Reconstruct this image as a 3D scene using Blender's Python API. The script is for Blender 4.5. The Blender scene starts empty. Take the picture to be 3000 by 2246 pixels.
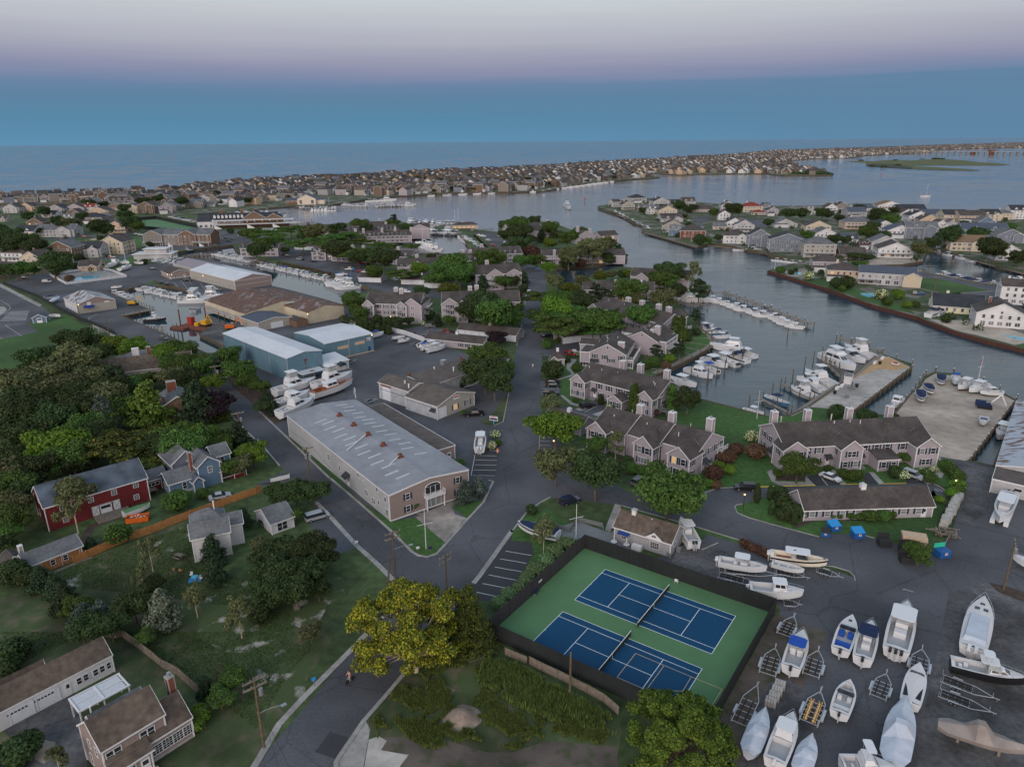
import bpy, math, random
from math import radians as RD, sin, cos, pi, atan2, hypot, sqrt
from mathutils import Vector, Matrix, noise
from mathutils.geometry import tessellate_polygon
random.seed(7)
SC = bpy.context.scene
COL = SC.collection
CF, CPITCH, CROLL, CH = 2098.04, 0.326993, -0.0080155, 73.424
_cp, _sp = cos(CPITCH), sin(CPITCH)
VF = Vector((0, _cp, -_sp)); _r0 = Vector((1, 0, 0)); _u0 = Vector((0, _sp, _cp))
VR = _r0*cos(CROLL) + _u0*sin(CROLL); VU = _u0*cos(CROLL) - _r0*sin(CROLL)
cam_d = bpy.data.cameras.new("camera"); cam = bpy.data.objects.new("camera", cam_d); COL.objects.link(cam)
cam_d.sensor_width = 36; cam_d.lens = CF/3000*36; cam_d.clip_start = 1; cam_d.clip_end = 60000
cam.matrix_world = Matrix(((VR.x, VU.x, -VF.x, 0), (VR.y, VU.y, -VF.y, 0), (VR.z, VU.z, -VF.z, CH), (0, 0, 0, 1)))
SC.camera = cam
SC.view_settings.view_transform = 'Standard'; SC.view_settings.look = 'None'
SC.view_settings.exposure = 0.0; SC.view_settings.gamma = 1
def srgb(r, g, b):
 f = lambda c: (c/255/12.92) if c/255 <= .04045 else ((c/255+.055)/1.055)**2.4
 return (f(r), f(g), f(b), 1)
W = bpy.data.worlds.new("World"); SC.world = W; W.use_nodes = True
nt = W.node_tree; nt.nodes.clear()
def nd(t, ty, **k):
 n = t.nodes.new(ty)
 for a, b in k.items():
  if a.startswith('i_'):
   n.inputs[int(a[2:]) if a[2:].isdigit() else a[2:]].default_value = b
  else: setattr(n, a, b)
 return n
def ramp(t, stops, interp='LINEAR'):
 n = t.nodes.new('ShaderNodeValToRGB'); cr = n.color_ramp; cr.interpolation = interp
 while len(cr.elements) > 1: cr.elements.remove(cr.elements[-1])
 cr.elements[0].position, cr.elements[0].color = stops[0][0], stops[0][1]
 for p, c in stops[1:]:
  e = cr.elements.new(p); e.color = c
 return n
tc = nd(nt, 'ShaderNodeTexCoord'); sep = nd(nt, 'ShaderNodeSeparateXYZ')
nt.links.new(tc.outputs['Generated'], sep.inputs[0])
mp = nd(nt, 'ShaderNodeMapping'); mp.inputs['Scale'].default_value = (3, 3, 55)
nt.links.new(tc.outputs['Generated'], mp.inputs[0])
nz = nd(nt, 'ShaderNodeTexNoise'); nz.inputs['Scale'].default_value = 1.3; nz.inputs['Detail'].default_value = 5
nt.links.new(mp.outputs[0], nz.inputs['Vector'])
def mth(t, op, a, b=None, c=None, clamp=False):
 n = t.nodes.new('ShaderNodeMath'); n.operation = op; n.use_clamp = clamp
 for i, v in enumerate((a, b, c)):
  if v is None: continue
  if isinstance(v, (int, float)): n.inputs[i].default_value = v
  else: t.links.new(v, n.inputs[i])
 return n.outputs[0]
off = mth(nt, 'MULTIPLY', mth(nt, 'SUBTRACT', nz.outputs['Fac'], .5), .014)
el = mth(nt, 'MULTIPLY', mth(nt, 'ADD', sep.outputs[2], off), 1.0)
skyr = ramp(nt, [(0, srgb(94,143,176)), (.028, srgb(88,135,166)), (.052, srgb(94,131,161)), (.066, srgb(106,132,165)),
 (.085, srgb(141,145,172)), (.112, srgb(170,172,187)), (.135, srgb(186,190,199)), (.165, srgb(200,207,211)), (.30, srgb(205,216,224)), (.6, srgb(182,203,224)), (1, srgb(160,188,216))])  # upper stops, above the view, brightened to light the ground
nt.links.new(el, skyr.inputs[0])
# a bank of cloud low over the sea, its top edge crisper to the right
n5 = nd(nt, 'ShaderNodeTexNoise'); n5.inputs['Scale'].default_value = 7; n5.inputs['Detail'].default_value = 6
mp5 = nd(nt, 'ShaderNodeMapping'); mp5.inputs['Scale'].default_value = (1, 1, 4); nt.links.new(tc.outputs['Generated'], mp5.inputs[0]); nt.links.new(mp5.outputs[0], n5.inputs['Vector'])
edge = mth(nt, 'MULTIPLY_ADD', n5.outputs['Fac'], .012, .0635)
bank = mth(nt, 'MULTIPLY_ADD', mth(nt, 'SUBTRACT', edge, sep.outputs[2]), 420, .5, clamp=True)
side = mth(nt, 'MULTIPLY_ADD', sep.outputs[0], 1.7, .12, clamp=True)
bmix = nd(nt, 'ShaderNodeMixRGB'); bmix.inputs[2].default_value = srgb(96,131,162)
nt.links.new(mth(nt, 'MULTIPLY', mth(nt, 'MULTIPLY', bank, side), .75), bmix.inputs[0]); nt.links.new(skyr.outputs[0], bmix.inputs[1])
# afterglow, boosted to light the ground: the western half of the sky (behind the camera) is brighter and warmer towards the horizon
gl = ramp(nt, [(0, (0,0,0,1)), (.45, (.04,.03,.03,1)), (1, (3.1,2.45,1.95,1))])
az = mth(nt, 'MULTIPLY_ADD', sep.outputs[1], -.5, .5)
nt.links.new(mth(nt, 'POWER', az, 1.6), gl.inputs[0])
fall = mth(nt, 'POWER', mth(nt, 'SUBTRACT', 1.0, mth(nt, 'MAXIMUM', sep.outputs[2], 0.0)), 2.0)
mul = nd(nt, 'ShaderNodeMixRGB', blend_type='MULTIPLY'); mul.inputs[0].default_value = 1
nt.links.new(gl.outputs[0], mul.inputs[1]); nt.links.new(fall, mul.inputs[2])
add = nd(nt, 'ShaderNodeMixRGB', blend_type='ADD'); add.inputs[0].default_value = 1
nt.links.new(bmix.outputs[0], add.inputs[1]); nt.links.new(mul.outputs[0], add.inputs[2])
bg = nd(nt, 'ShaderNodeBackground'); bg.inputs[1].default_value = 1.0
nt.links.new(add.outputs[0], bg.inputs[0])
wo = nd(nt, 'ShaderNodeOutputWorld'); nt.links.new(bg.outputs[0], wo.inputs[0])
sd = bpy.data.lights.new("sun", 'SUN'); sd.energy = 1.8; sd.angle = RD(35); sd.color = (1, .86, .78)  # added lamp, imitates soft afterglow from the west after sunset, brightens the ground
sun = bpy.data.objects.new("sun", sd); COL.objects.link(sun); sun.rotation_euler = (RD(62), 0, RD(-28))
KT = 750/2212
TL = {r+str(i+1): (750*i, y) for r, y in (('A',400),('B',900),('C',1400),('E',1796)) for i in range(4)}
def Spx(t, x, y):
 if t == 'D': return x*3000/2212, y*3000/2212
 a, b = TL[t]; return a+x*KT, b+y*KT
def G(t, x, y, z=0.0):
 px, py = Spx(t, x, y); d = VF*CF + VR*(px-1500) - VU*(py-1123)
 s = (z-CH)/min(d.z, -6.0); return Vector((d.x*s, d.y*s, z))
def PP(s, z=0.0):
 out = []; t = None
 for w in s.replace(';', ' ').split():
  if ',' not in w: t = w; continue
  x, y = w.split(','); out.append(G(t, float(x), float(y), z))
 return out
def proj(p):
 d = Vector(p) - Vector((0, 0, CH)); z = d.dot(VF)
 return 1500+CF*d.dot(VR)/z, 1123-CF*d.dot(VU)/z
MC = {}
def mat(name, col, rough=.8, var=.25, scale=1.0, metal=0, spec=.3, bump=0, bscale=None, col2=None, dist=None, attr=False, emit=None, detail=4, thresh=(.4, .6), stretch=None, crack=0):
 if name in MC: return MC[name]
 m = bpy.data.materials.new(name); m.use_nodes = True; t = m.node_tree; b = t.nodes['Principled BSDF']
 b.inputs['Roughness'].default_value = rough; b.inputs['Metallic'].default_value = metal
 b.inputs['Specular IOR Level'].default_value = spec
 c = (col[0], col[1], col[2], 1)
 geo = nd(t, 'ShaderNodeNewGeometry'); vec = geo.outputs['Position']
 if stretch:
  mpn = nd(t, 'ShaderNodeMapping'); mpn.inputs['Scale'].default_value = stretch[:3]
  if len(stretch) > 3: mpn.inputs['Rotation'].default_value = (0, 0, stretch[3])
  t.links.new(vec, mpn.inputs[0]); vec = mpn.outputs[0]
 n1 = nd(t, 'ShaderNodeTexNoise'); n1.inputs['Scale'].default_value = scale; n1.inputs['Detail'].default_value = detail
 t.links.new(vec, n1.inputs['Vector'])
 c2 = col2 or tuple(min(1, x*(1+var)) for x in c[:3])
 c1 = c if col2 else tuple(x*(1-var) for x in c[:3])
 r = ramp(t, [(thresh[0] if col2 else .3, (*c1[:3], 1)), (thresh[1] if col2 else .7, (*c2[:3], 1))])
 t.links.new(n1.outputs['Fac'], r.inputs[0]); o = r.outputs[0]
 if dist:   # second, larger noise with darker/lighter patches
  n2 = nd(t, 'ShaderNodeTexNoise'); n2.inputs['Scale'].default_value = dist[0]; n2.inputs['Detail'].default_value = 3
  t.links.new(vec, n2.inputs['Vector'])
  r2 = ramp(t, [(.35, (dist[1],)*3+(1,)), (.65, (dist[2],)*3+(1,))]); t.links.new(n2.outputs['Fac'], r2.inputs[0])
  mx = nd(t, 'ShaderNodeMixRGB', blend_type='MULTIPLY'); mx.inputs[0].default_value = 1
  t.links.new(o, mx.inputs[1]); t.links.new(r2.outputs[0], mx.inputs[2]); o = mx.outputs[0]
 if crack:   # cracks, seams and tarred joints
  for sc, wd, dk in ((crack, .009, .72), (crack*3.3, .014, .86)):
   v = nd(t, 'ShaderNodeTexVoronoi', feature='DISTANCE_TO_EDGE'); v.inputs['Scale'].default_value = sc; mv = nd(t, 'ShaderNodeMixRGB', blend_type='ADD'); mv.inputs[0].default_value = 2.2
   t.links.new(vec, mv.inputs[1]); t.links.new(n1.outputs['Color'], mv.inputs[2]); t.links.new(mv.outputs[0], v.inputs['Vector'])
   rc = ramp(t, [(wd*.5, (dk,)*3+(1,)), (wd, (1,1,1,1))]); t.links.new(v.outputs['Distance'], rc.inputs[0])
   mx = nd(t, 'ShaderNodeMixRGB', blend_type='MULTIPLY'); mx.inputs[0].default_value = 1; t.links.new(o, mx.inputs[1]); t.links.new(rc.outputs[0], mx.inputs[2]); o = mx.outputs[0]
 if attr:
  a = nd(t, 'ShaderNodeAttribute', attribute_name='tint')
  mx = nd(t, 'ShaderNodeMixRGB', blend_type='MULTIPLY'); mx.inputs[0].default_value = 1
  t.links.new(o, mx.inputs[1]); t.links.new(a.outputs['Color'], mx.inputs[2]); o = mx.outputs[0]
  oi = nd(t, 'ShaderNodeObjectInfo'); hs = nd(t, 'ShaderNodeHueSaturation')
  t.links.new(mth(t, 'MULTIPLY_ADD', oi.outputs['Random'], .05, .475), hs.inputs['Hue'])
  t.links.new(mth(t, 'MULTIPLY_ADD', oi.outputs['Random'], .5, .75), hs.inputs['Value'])
  t.links.new(o, hs.inputs['Color']); o = hs.outputs[0]
 t.links.new(o, b.inputs['Base Color'])
 if bump:
  nb = nd(t, 'ShaderNodeTexNoise'); nb.inputs['Scale'].default_value = bscale or scale*4; nb.inputs['Detail'].default_value = 4
  t.links.new(vec, nb.inputs['Vector'])
  bp = nd(t, 'ShaderNodeBump'); bp.inputs['Strength'].default_value = bump; bp.inputs['Distance'].default_value = .1
  t.links.new(nb.outputs['Fac'], bp.inputs['Height']); t.links.new(bp.outputs[0], b.inputs['Normal'])
 if emit:
  b.inputs['Emission Color'].default_value = (*emit[:3], 1); b.inputs['Emission Strength'].default_value = emit[3]
 MC[name] = m; return m
M = {}
def dm(k, *a, **kw): M[k] = mat(k, *a, **kw)
dm('grass', (.045,.072,.026), .95, .35, .6, bump=.6, bscale=6, dist=(.05,.6,1.3))
dm('lawn', (.040,.092,.022), .95, .3, .9, detail=8, bump=.5, bscale=8, dist=(.03,.7,1.2))
dm('rough_ground', (.046,.070,.026), .95, .3, .4, col2=(.10,.088,.058), thresh=(.48,.7), detail=8, bump=.8, bscale=5, dist=(.08,.5,1.2))
dm('sandy_grass', (.046,.070,.026), .95, .3, .3, col2=(.30,.28,.25), thresh=(.56,.66), bump=.6, bscale=5, detail=7)
dm('asphalt', (.066,.069,.079), .88, .14, 2.5, dist=(.055,.72,1.3), bump=.2, detail=8, crack=.07)
dm('old_asphalt', (.066,.066,.070), .9, .28, 1.2, dist=(.11,.55,1.6), bump=.4, detail=9, crack=.12)
dm('new_asphalt', (.036,.037,.042), .85, .12, 5, dist=(.1,.9,1.1))
dm('concrete', (.27,.26,.25), .9, .15, 1.5, dist=(.3,.75,1.1), bump=.2)
dm('stained_concrete', (.26,.235,.21), .9, .25, .5, dist=(.15,.6,1.15), bump=.3)
dm('sand', (.33,.285,.24), .95, .18, .4, dist=(.06,.75,1.15), bump=.4, bscale=3)
dm('orange_sand', (.36,.23,.12), .95, .15, .5, bump=.4)
dm('grey_sand', (.32,.30,.28), .95, .18, .5, dist=(.08,.7,1.2), bump=.5, bscale=4)
dm('beach', (.40,.36,.30), .95, .1, .2)
dm('dirt', (.085,.070,.060), .95, .3, .5, col2=(.05,.055,.03), thresh=(.5,.66), detail=8, dist=(.12,.7,1.3), bump=.5)
dm('mound', (.20,.155,.125), .95, .2, 1.2, dist=(.5,.75,1.15), bump=.8, bscale=3)
dm('yard', (.046,.066,.026), .95, .3, .07, col2=(.15,.14,.13), thresh=(.5,.6), detail=5, dist=(.2,.7,1.2))
dm('soil', (.055,.040,.032), .95, .3, 1, bump=.5)
dm('marsh', (.075,.085,.03), .95, .3, .03, stretch=(1,3,1))
dm('marsh_dark', (.03,.036,.02), .95, .3, .05)
dm('line_white', (.50,.51,.53), .7, .12, 3)
dm('line_court', (.75,.78,.8), .6, .04, 3)
dm('line_yellow', (.70,.55,.04), .7, .1, 2)
dm('line_orange', (.55,.30,.07), .7, .1, 2)
dm('line_tan', (.55,.40,.22), .7, .05, 2)
dm('court_green', (.072,.160,.074), .85, .05, .3, dist=(.05,.9,1.1))
dm('court_blue', (.001,.044,.108), .85, .05, .3, dist=(.08,.92,1.08))
dm('bulkhead_wood', (.085,.065,.045), .9, .35, 1.2, bump=.4)
dm('rust_steel', (.070,.030,.022), .85, .3, 1.0, bump=.4)
dm('dock_wood', (.17,.155,.135), .9, .2, 1.5, bump=.3)
dm('new_wood', (.42,.27,.13), .85, .15, 2)
dm('old_wood', (.16,.135,.11), .9, .25, 2, bump=.3)
dm('pile_wood', (.10,.075,.05), .9, .3, 3)
dm('brick_red', (.16,.055,.035), .9, .25, 5)
REG = []
def tag(o, label=None, cat=None, group=None, kind=None):
 if label: o['label'] = label
 if cat: o['category'] = cat
 if group: o['group'] = group
 if kind: o['kind'] = kind
 return o
def link(name, data, parent=None):
 o = bpy.data.objects.new(name, data); COL.objects.link(o)
 if parent is not None: o.parent = parent; CHD.setdefault(parent.name, []).append(o)
 return o
CHD = {}
def thing(name, label, cat, loc=(0,0,0), rz=0, group=None, s=1.0):
 o = link(name, None); o.empty_display_size = .5; o.location = loc; o.rotation_euler = (0, 0, rz)
 if s != 1: o.scale = (s, s, s)
 return tag(o, label, cat, group)
def copy_kids(o, parent):
 c = o.copy(); COL.objects.link(c)
 if parent is not None: c.parent = parent
 for ch in CHD.get(o.name, ()): copy_kids(ch, c)
 return c
def copy_tree(o): return copy_kids(o, None)
def protos(o): return o
def place(proto, loc, rz, label, group, s=None, name=None, used={}):
 if proto.name not in used: o = proto; used[proto.name] = 1
 else: o = copy_tree(proto)
 o.location = loc; o.rotation_euler = (0, 0, rz)
 if s is not None: o.scale = s if isinstance(s, tuple) else (s, s, s)
 if label: o['label'] = label
 if group: o['group'] = group
 return o
class MB:
 def __init__(s): s.v = []; s.f = []; s.mi = []; s.col = []
 def poly(s, pts, m=0):
  n = len(s.v); s.v += [tuple(p) for p in pts]; s.f.append(tuple(range(n, n+len(pts)))); s.mi.append(m)
 def faces(s, vs, fs, m=0):
  n = len(s.v); s.v += [tuple(p) for p in vs]
  for q in fs: s.f.append(tuple(i+n for i in q)); s.mi.append(m)
 def box(s, x0, x1, y0, y1, z0, z1, m=0, M4=None):
  vs = [Vector(p) for p in ((x0,y0,z0),(x1,y0,z0),(x1,y1,z0),(x0,y1,z0),(x0,y0,z1),(x1,y0,z1),(x1,y1,z1),(x0,y1,z1))]
  if M4: vs = [M4 @ v for v in vs]
  s.faces(vs, [(0,3,2,1),(4,5,6,7),(0,1,5,4),(1,2,6,5),(2,3,7,6),(3,0,4,7)], m)
 def bar(s, a, b, r=.05, m=0, n=4, r2=None):
  a, b = Vector(a), Vector(b); d = b-a
  if d.length < 1e-6: return
  d.normalize(); u = d.cross(Vector((0,0,1)) if abs(d.z) < .9 else Vector((1,0,0))).normalized(); w = d.cross(u)
  r2 = r if r2 is None else r2; vs = []
  for c, rr in ((a, r), (b, r2)):
   for i in range(n):
    t = 2*pi*(i+.5)/n; vs.append(c + (u*cos(t)+w*sin(t))*rr)
  fs = [(i, (i+1) % n, n+(i+1) % n, n+i) for i in range(n)] + [tuple(range(n-1, -1, -1)), tuple(range(n, 2*n))]
  s.faces(vs, fs, m)
 def tube(s, pts, r=.05, m=0, n=5, rr=None):
  for i in range(len(pts)-1):
   s.bar(pts[i], pts[i+1], rr[i] if rr else r, m, n, rr[i+1] if rr else r)
 def cyl(s, x, y, z0, z1, r, m=0, n=8, r2=None): s.bar((x,y,z0), (x,y,z1), r, m, n, r2)
 def extr(s, loop, z0, z1, m=0, top=True, mt=None):   # loop of xy, CCW
  n = len(loop); lo = [(p[0],p[1],z0) for p in loop]; hi = [(p[0],p[1],z1) for p in loop]
  s.faces(lo+hi, [(i,(i+1)%n,n+(i+1)%n,n+i) for i in range(n)], m)
  if top: s.poly(hi, m if mt is None else mt)
 def loft(s, rings, m=0, cap=True, closed=True):
  n = len(rings[0]); vs = [p for r in rings for p in r]; fs = []
  for k in range(len(rings)-1):
   for i in range(n if closed else n-1):
    j = (i+1) % n; fs.append((k*n+i, k*n+j, (k+1)*n+j, (k+1)*n+i))
  if cap: fs += [tuple(range(n-1,-1,-1)), tuple((len(rings)-1)*n+i for i in range(n))]
  s.faces(vs, fs, m)
 def mesh(s, name, mats, smooth=False, fix=True):
  me = bpy.data.meshes.new(name); me.from_pydata(s.v, [], s.f)
  for m in (mats if isinstance(mats, (list, tuple)) else [mats]): me.materials.append(M[m] if isinstance(m, str) else m)
  if any(s.mi): me.polygons.foreach_set('material_index', s.mi)
  if smooth: me.polygons.foreach_set('use_smooth', [True]*len(s.f))
  if s.col:
   a = me.color_attributes.new('tint', 'FLOAT_COLOR', 'POINT'); a.data.foreach_set('color', s.col)
  me.update(); return me
 def build(s, name, mats, parent=None, smooth=False): return link(name, s.mesh(name, mats, smooth), parent)
def ccw(pts):
 a = sum(pts[i][0]*pts[(i+1)%len(pts)][1]-pts[(i+1)%len(pts)][0]*pts[i][1] for i in range(len(pts)))
 return pts if a > 0 else pts[::-1]
SHEETS = []
def sheet(name, pts, m, z=0.004, holes=()):
 bb = (min(p[0] for p in pts), max(p[0] for p in pts), min(p[1] for p in pts), max(p[1] for p in pts))
 if abs(z) > .001:
  while any(abs(z-q[4]) < .0015 and q[0] < bb[1] and q[1] > bb[0] and q[2] < bb[3] and q[3] > bb[2] for q in SHEETS): z += .002
  SHEETS.append((*bb, z))
 mb = MB(); lp = [[Vector((p[0], p[1], 0)) for p in pts]] + [[Vector((p[0], p[1], 0)) for p in h] for h in holes]
 tr = tessellate_polygon(lp); fl = [v for l in lp for v in l]
 vs = [(v.x, v.y, z) for v in fl]; fs = []
 for a, b, c in tr:
  n = (fl[b]-fl[a]).cross(fl[c]-fl[a]).z
  fs.append((a, b, c) if n > 0 else (a, c, b))
 mb.faces(vs, fs); return tag(mb.build(name, m), kind='structure')
def strip(mb, pts, w, z0, z1, m=0):
 n = len(pts); L = []; R = []
 for i in range(n):
  a = pts[max(0, i-1)]; b = pts[min(n-1, i+1)]; d = Vector((b[0]-a[0], b[1]-a[1])); d.normalize() if d.length > 0 else None
  nx, ny = -d.y*w/2, d.x*w/2
  L.append((pts[i][0]+nx, pts[i][1]+ny)); R.append((pts[i][0]-nx, pts[i][1]-ny))
 vs = [(*p, z1) for p in L]+[(*p, z1) for p in R]+[(*p, z0) for p in L]+[(*p, z0) for p in R]; fs = []
 for i in range(n-1):
  fs += [(i, n+i, n+i+1, i+1), (2*n+i, i, i+1, 2*n+i+1), (n+i, 3*n+i, 3*n+i+1, n+i+1)]
 fs += [(0, 2*n, 3*n, n), (n-1, 2*n-1, 4*n-1, 3*n-1)]
 mb.faces(vs, fs, m)
def curb(name, s, w=.35, h=.12, m='concrete'):
 mb = MB(); strip(mb, PP(s) if isinstance(s, str) else s, w, -.05, h); return tag(mb.build(name, m), kind='structure')
# ================================================================ ground, water
WZ = -1.3
def water():
 m = bpy.data.materials.new('water'); m.use_nodes = True; t = m.node_tree; b = t.nodes['Principled BSDF']
 b.inputs['Base Color'].default_value = (.012,.036,.055,1); b.inputs['Roughness'].default_value = .12; b.inputs['IOR'].default_value = 1.42
 geo = nd(t, 'ShaderNodeNewGeometry'); mpn = nd(t, 'ShaderNodeMapping'); mpn.inputs['Scale'].default_value = (.5, 1.1, 1); mpn.inputs['Rotation'].default_value = (0,0,RD(12))
 t.links.new(geo.outputs['Position'], mpn.inputs[0])
 n1 = nd(t, 'ShaderNodeTexNoise'); n1.inputs['Scale'].default_value = 1.3; n1.inputs['Detail'].default_value = 6; n1.inputs['Roughness'].default_value = .6
 n2 = nd(t, 'ShaderNodeTexNoise'); n2.inputs['Scale'].default_value = .008; n2.inputs['Detail'].default_value = 4; n2.inputs['Distortion'].default_value = 1.5
 n3 = nd(t, 'ShaderNodeTexNoise'); n3.inputs['Scale'].default_value = .12; n3.inputs['Detail'].default_value = 4
 t.links.new(mpn.outputs[0], n1.inputs['Vector']); t.links.new(geo.outputs['Position'], n2.inputs['Vector']); t.links.new(mpn.outputs[0], n3.inputs['Vector'])
 r = ramp(t, [(.38, (.02,)*3+(1,)), (.62, (1,)*3+(1,))]); t.links.new(n2.outputs['Fac'], r.inputs[0])
 bp = nd(t, 'ShaderNodeBump'); bp.inputs['Distance'].default_value = .35
 # calm inside the canals, breeze-rippled on the open river and bay
 sx = nd(t, 'ShaderNodeSeparateXYZ'); t.links.new(geo.outputs['Position'], sx.inputs[0])
 op = mth(t, 'DIVIDE', mth(t, 'ADD', mth(t, 'MULTIPLY', sx.outputs[1], .12), mth(t, 'ADD', sx.outputs[0], -5.0)), 70.0, clamp=True)
 op = mth(t, 'MAXIMUM', op, mth(t, 'DIVIDE', mth(t, 'SUBTRACT', sx.outputs[1], 650.0), 300.0, clamp=True))
 st = mth(t, 'MULTIPLY', mth(t, 'MULTIPLY_ADD', r.outputs[0], .35, .3), mth(t, 'MULTIPLY_ADD', op, .92, .08))
 t.links.new(st, bp.inputs['Strength'])
 hsum = mth(t, 'ADD', mth(t, 'MULTIPLY', n1.outputs['Fac'], .55), mth(t, 'MULTIPLY', n3.outputs['Fac'], 2.2))
 t.links.new(hsum, bp.inputs['Height']); t.links.new(bp.outputs[0], b.inputs['Normal'])
 t.links.new(mth(t, 'MULTIPLY_ADD', mth(t, 'MULTIPLY', r.outputs[0], op), .12, .04), b.inputs['Roughness'])
 M['water'] = m
water()
mb = MB(); mb.poly([(-30000,-300,WZ),(30000,-300,WZ),(30000,45000,WZ),(-30000,45000,WZ)]); tag(mb.build('water', 'water'), kind='structure')
mb = MB(); mb.poly([(-30000,-300,WZ-3),(30000,-300,WZ-3),(30000,45000,WZ-3),(-30000,45000,WZ-3)]); tag(mb.build('seabed', 'soil'), kind='structure')
canal1 = PP("A1 920,1335 1140,1432 1290,1495 1050,1550 1200,1612; B1 1500,265 1790,400 1900,392 1935,335 1722,232 1850,150 1960,170 2060,120; A1 2122,1622 1835,1432 1680,1345 1480,1290 1210,1290 1110,1318",)
canal2 = PP("A1 1500,1005 1680,975 2012,935 2045,980 2160,1020; A2 0,1060 120,1090 470,1180 720,1240 900,1290 1000,1310 880,1365 800,1440 750,1455 600,1410 280,1325 130,1290 120,1190 0,1150; A1 2010,1095 1560,1030 1320,1090 1290,1070")
basin = PP("A2 1180,960 1200,925 1300,890 1450,850 1480,835 1530,820 1740,842 1800,900 1835,955 1850,1025 1600,1035 1530,1010 1400,1010 1200,990")
main = PP("D -200,450; A1 0,640 600,640 1100,640 1400,690 1960,650 1990,668 2030,690 2110,700 2165,770; A2 20,775 60,790 400,770 500,765 900,742 1200,735 1290,742 1500,778 1850,775 1865,800 2090,825 2100,770; A3 0,765 170,715 430,775 640,860 960,960 995,1045 995,1065 910,1078 700,1115 370,1135 400,1200 440,1270 555,1265 700,1190 940,1125 1250,1150 1720,1290 1690,1345 1400,1400 1500,1520 1570,1580; B3 1600,60 1640,190 1720,245 1745,310 1680,370 1480,480 1230,590 1440,690 1600,785 1930,870 2212,945; B4 180,935 345,860 740,580 960,395 1240,490 1235,530 730,905 1080,940 1240,740 1300,690 1350,600 1440,560 1600,575 1850,650 2140,800 2110,850 1740,1325 1950,1370 2060,1080 2300,700 2900,60; E4 4200,600 4200,2600; E1 -1500,2600; C1 -1500,600; B1 -900,0")
def land(name, outer, holes=(), m='grass', wall='bulkhead_wood', wh=0.0):
 sheet(name, outer, m, 0.0, holes)
 for lp, rev in [(outer, False)]+[(h, True) for h in holes]:
  pts = ccw([(p[0],p[1]) for p in lp]);
  b = MB(); n = len(pts)
  for i in range(n):
   a, c = pts[i], pts[(i+1) % n]
   b.poly([(a[0],a[1],-5),(c[0],c[1],-5),(c[0],c[1],-.001),(a[0],a[1],-.001)])
  strip(b, pts+[pts[0]], .45, -.3, .16)
  tag(b.build('bulkhead', wall), kind='structure')
land('ground', main, [canal1, canal2, basin])
penin = PP("A3 745,600 745,622 850,660 960,690 1000,715 1060,755 1150,775 1120,810 1240,855 1590,955 1700,925 1900,945 2050,985 2212,1010; A4 0,1020 320,1085 200,1100 0,1160")
penin += PP("A4 500,1310 900,1455 1300,1562 1360,1590; B4 1600,205 1900,290 2300,385 2900,600; A4 3600,900 3600,600 2212,640 1440,640 1300,612 1000,580 300,600 0,600; A3 1800,585 1230,535 1050,525 850,585")
_m = MB(); strip(_m, PP("A4 0,1160 500,1310 900,1455 1300,1562 1360,1590; B4 1600,205 1900,290 2300,385 2900,600"), .8, -3, .24); tag(_m.build('steel_bulkhead', 'rust_steel'), kind='structure')
lagoon = PP("A4 850,1112 1160,1105 1340,1075 1350,1040 1390,972 1480,975 1640,1020 1850,1080 1990,1130 2212,1180 2500,1260 2500,1320 2212,1262 2050,1277 1900,1276 1700,1245 1500,1203 1340,1167 1060,1167 900,1135")
land('peninsula_ground', penin, [lagoon], 'yard')
barrier = PP("D -400,440; D 0,440 180,440; A1 560,640 1100,640 1400,690 1955,655 2060,655 2212,640; A2 30,625 330,600 520,610 750,575 1000,535 1200,515 1480,500 1560,490 1850,482 2212,478; A3 0,482 300,468 430,442 560,412 700,402 850,388 1000,372 1160,362 1278,354 1270,345 1160,338 1170,312 1240,322 1420,332 1600,326 2212,318; A4 0,325 140,337 550,331 545,318 460,300 330,285 230,245 170,212 400,192 700,186 850,166 1180,150 1400,137 1500,115 1800,107 2212,98 3300,82; A4 3300,66 2212,57 1500,80 900,102 0,133; A3 1880,165 1200,207 0,252; A2 2212,280 1100,335 400,375; A1 2100,400 1200,482 200,522 0,530 -600,560")
land('barrier_island_ground', [Vector((p[0], p[1]+.02, 0)) for p in barrier], [], 'yard')
# the first seam: the island's ground joins the near ground on the left
def bandpoly(s, off):
 a = PP(s); return a
ocean_edge = PP("D -400,441; A1 -600,560 0,530 200,522 1200,482 2100,400; A2 400,375 1100,335 2212,280; A3 1200,207 1880,165; A4 0,133 900,102 1500,80 2212,57")
bm_ = MB(); strip(bm_, [(p[0]-8, p[1]-10) for p in ocean_edge], 70, -1.5, .06); tag(bm_.build('beach', 'beach'), kind='structure')
sheet('marsh_island', PP("A4 665,210 810,207 900,212 1040,200 1240,205 1400,195 1480,192 1700,205 1840,222 1990,228 2095,240 2000,247 1860,248 1250,245 1270,252 1560,268 1760,280 1845,290 1780,293 1500,288 1240,278 1050,268 850,252 845,225 740,218"), 'marsh', WZ+.35)
sheet('marsh_edge', PP("A4 850,240 960,232 1100,238 1250,262 1240,277 1050,268 850,253"), 'marsh_dark', WZ+.6)
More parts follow.
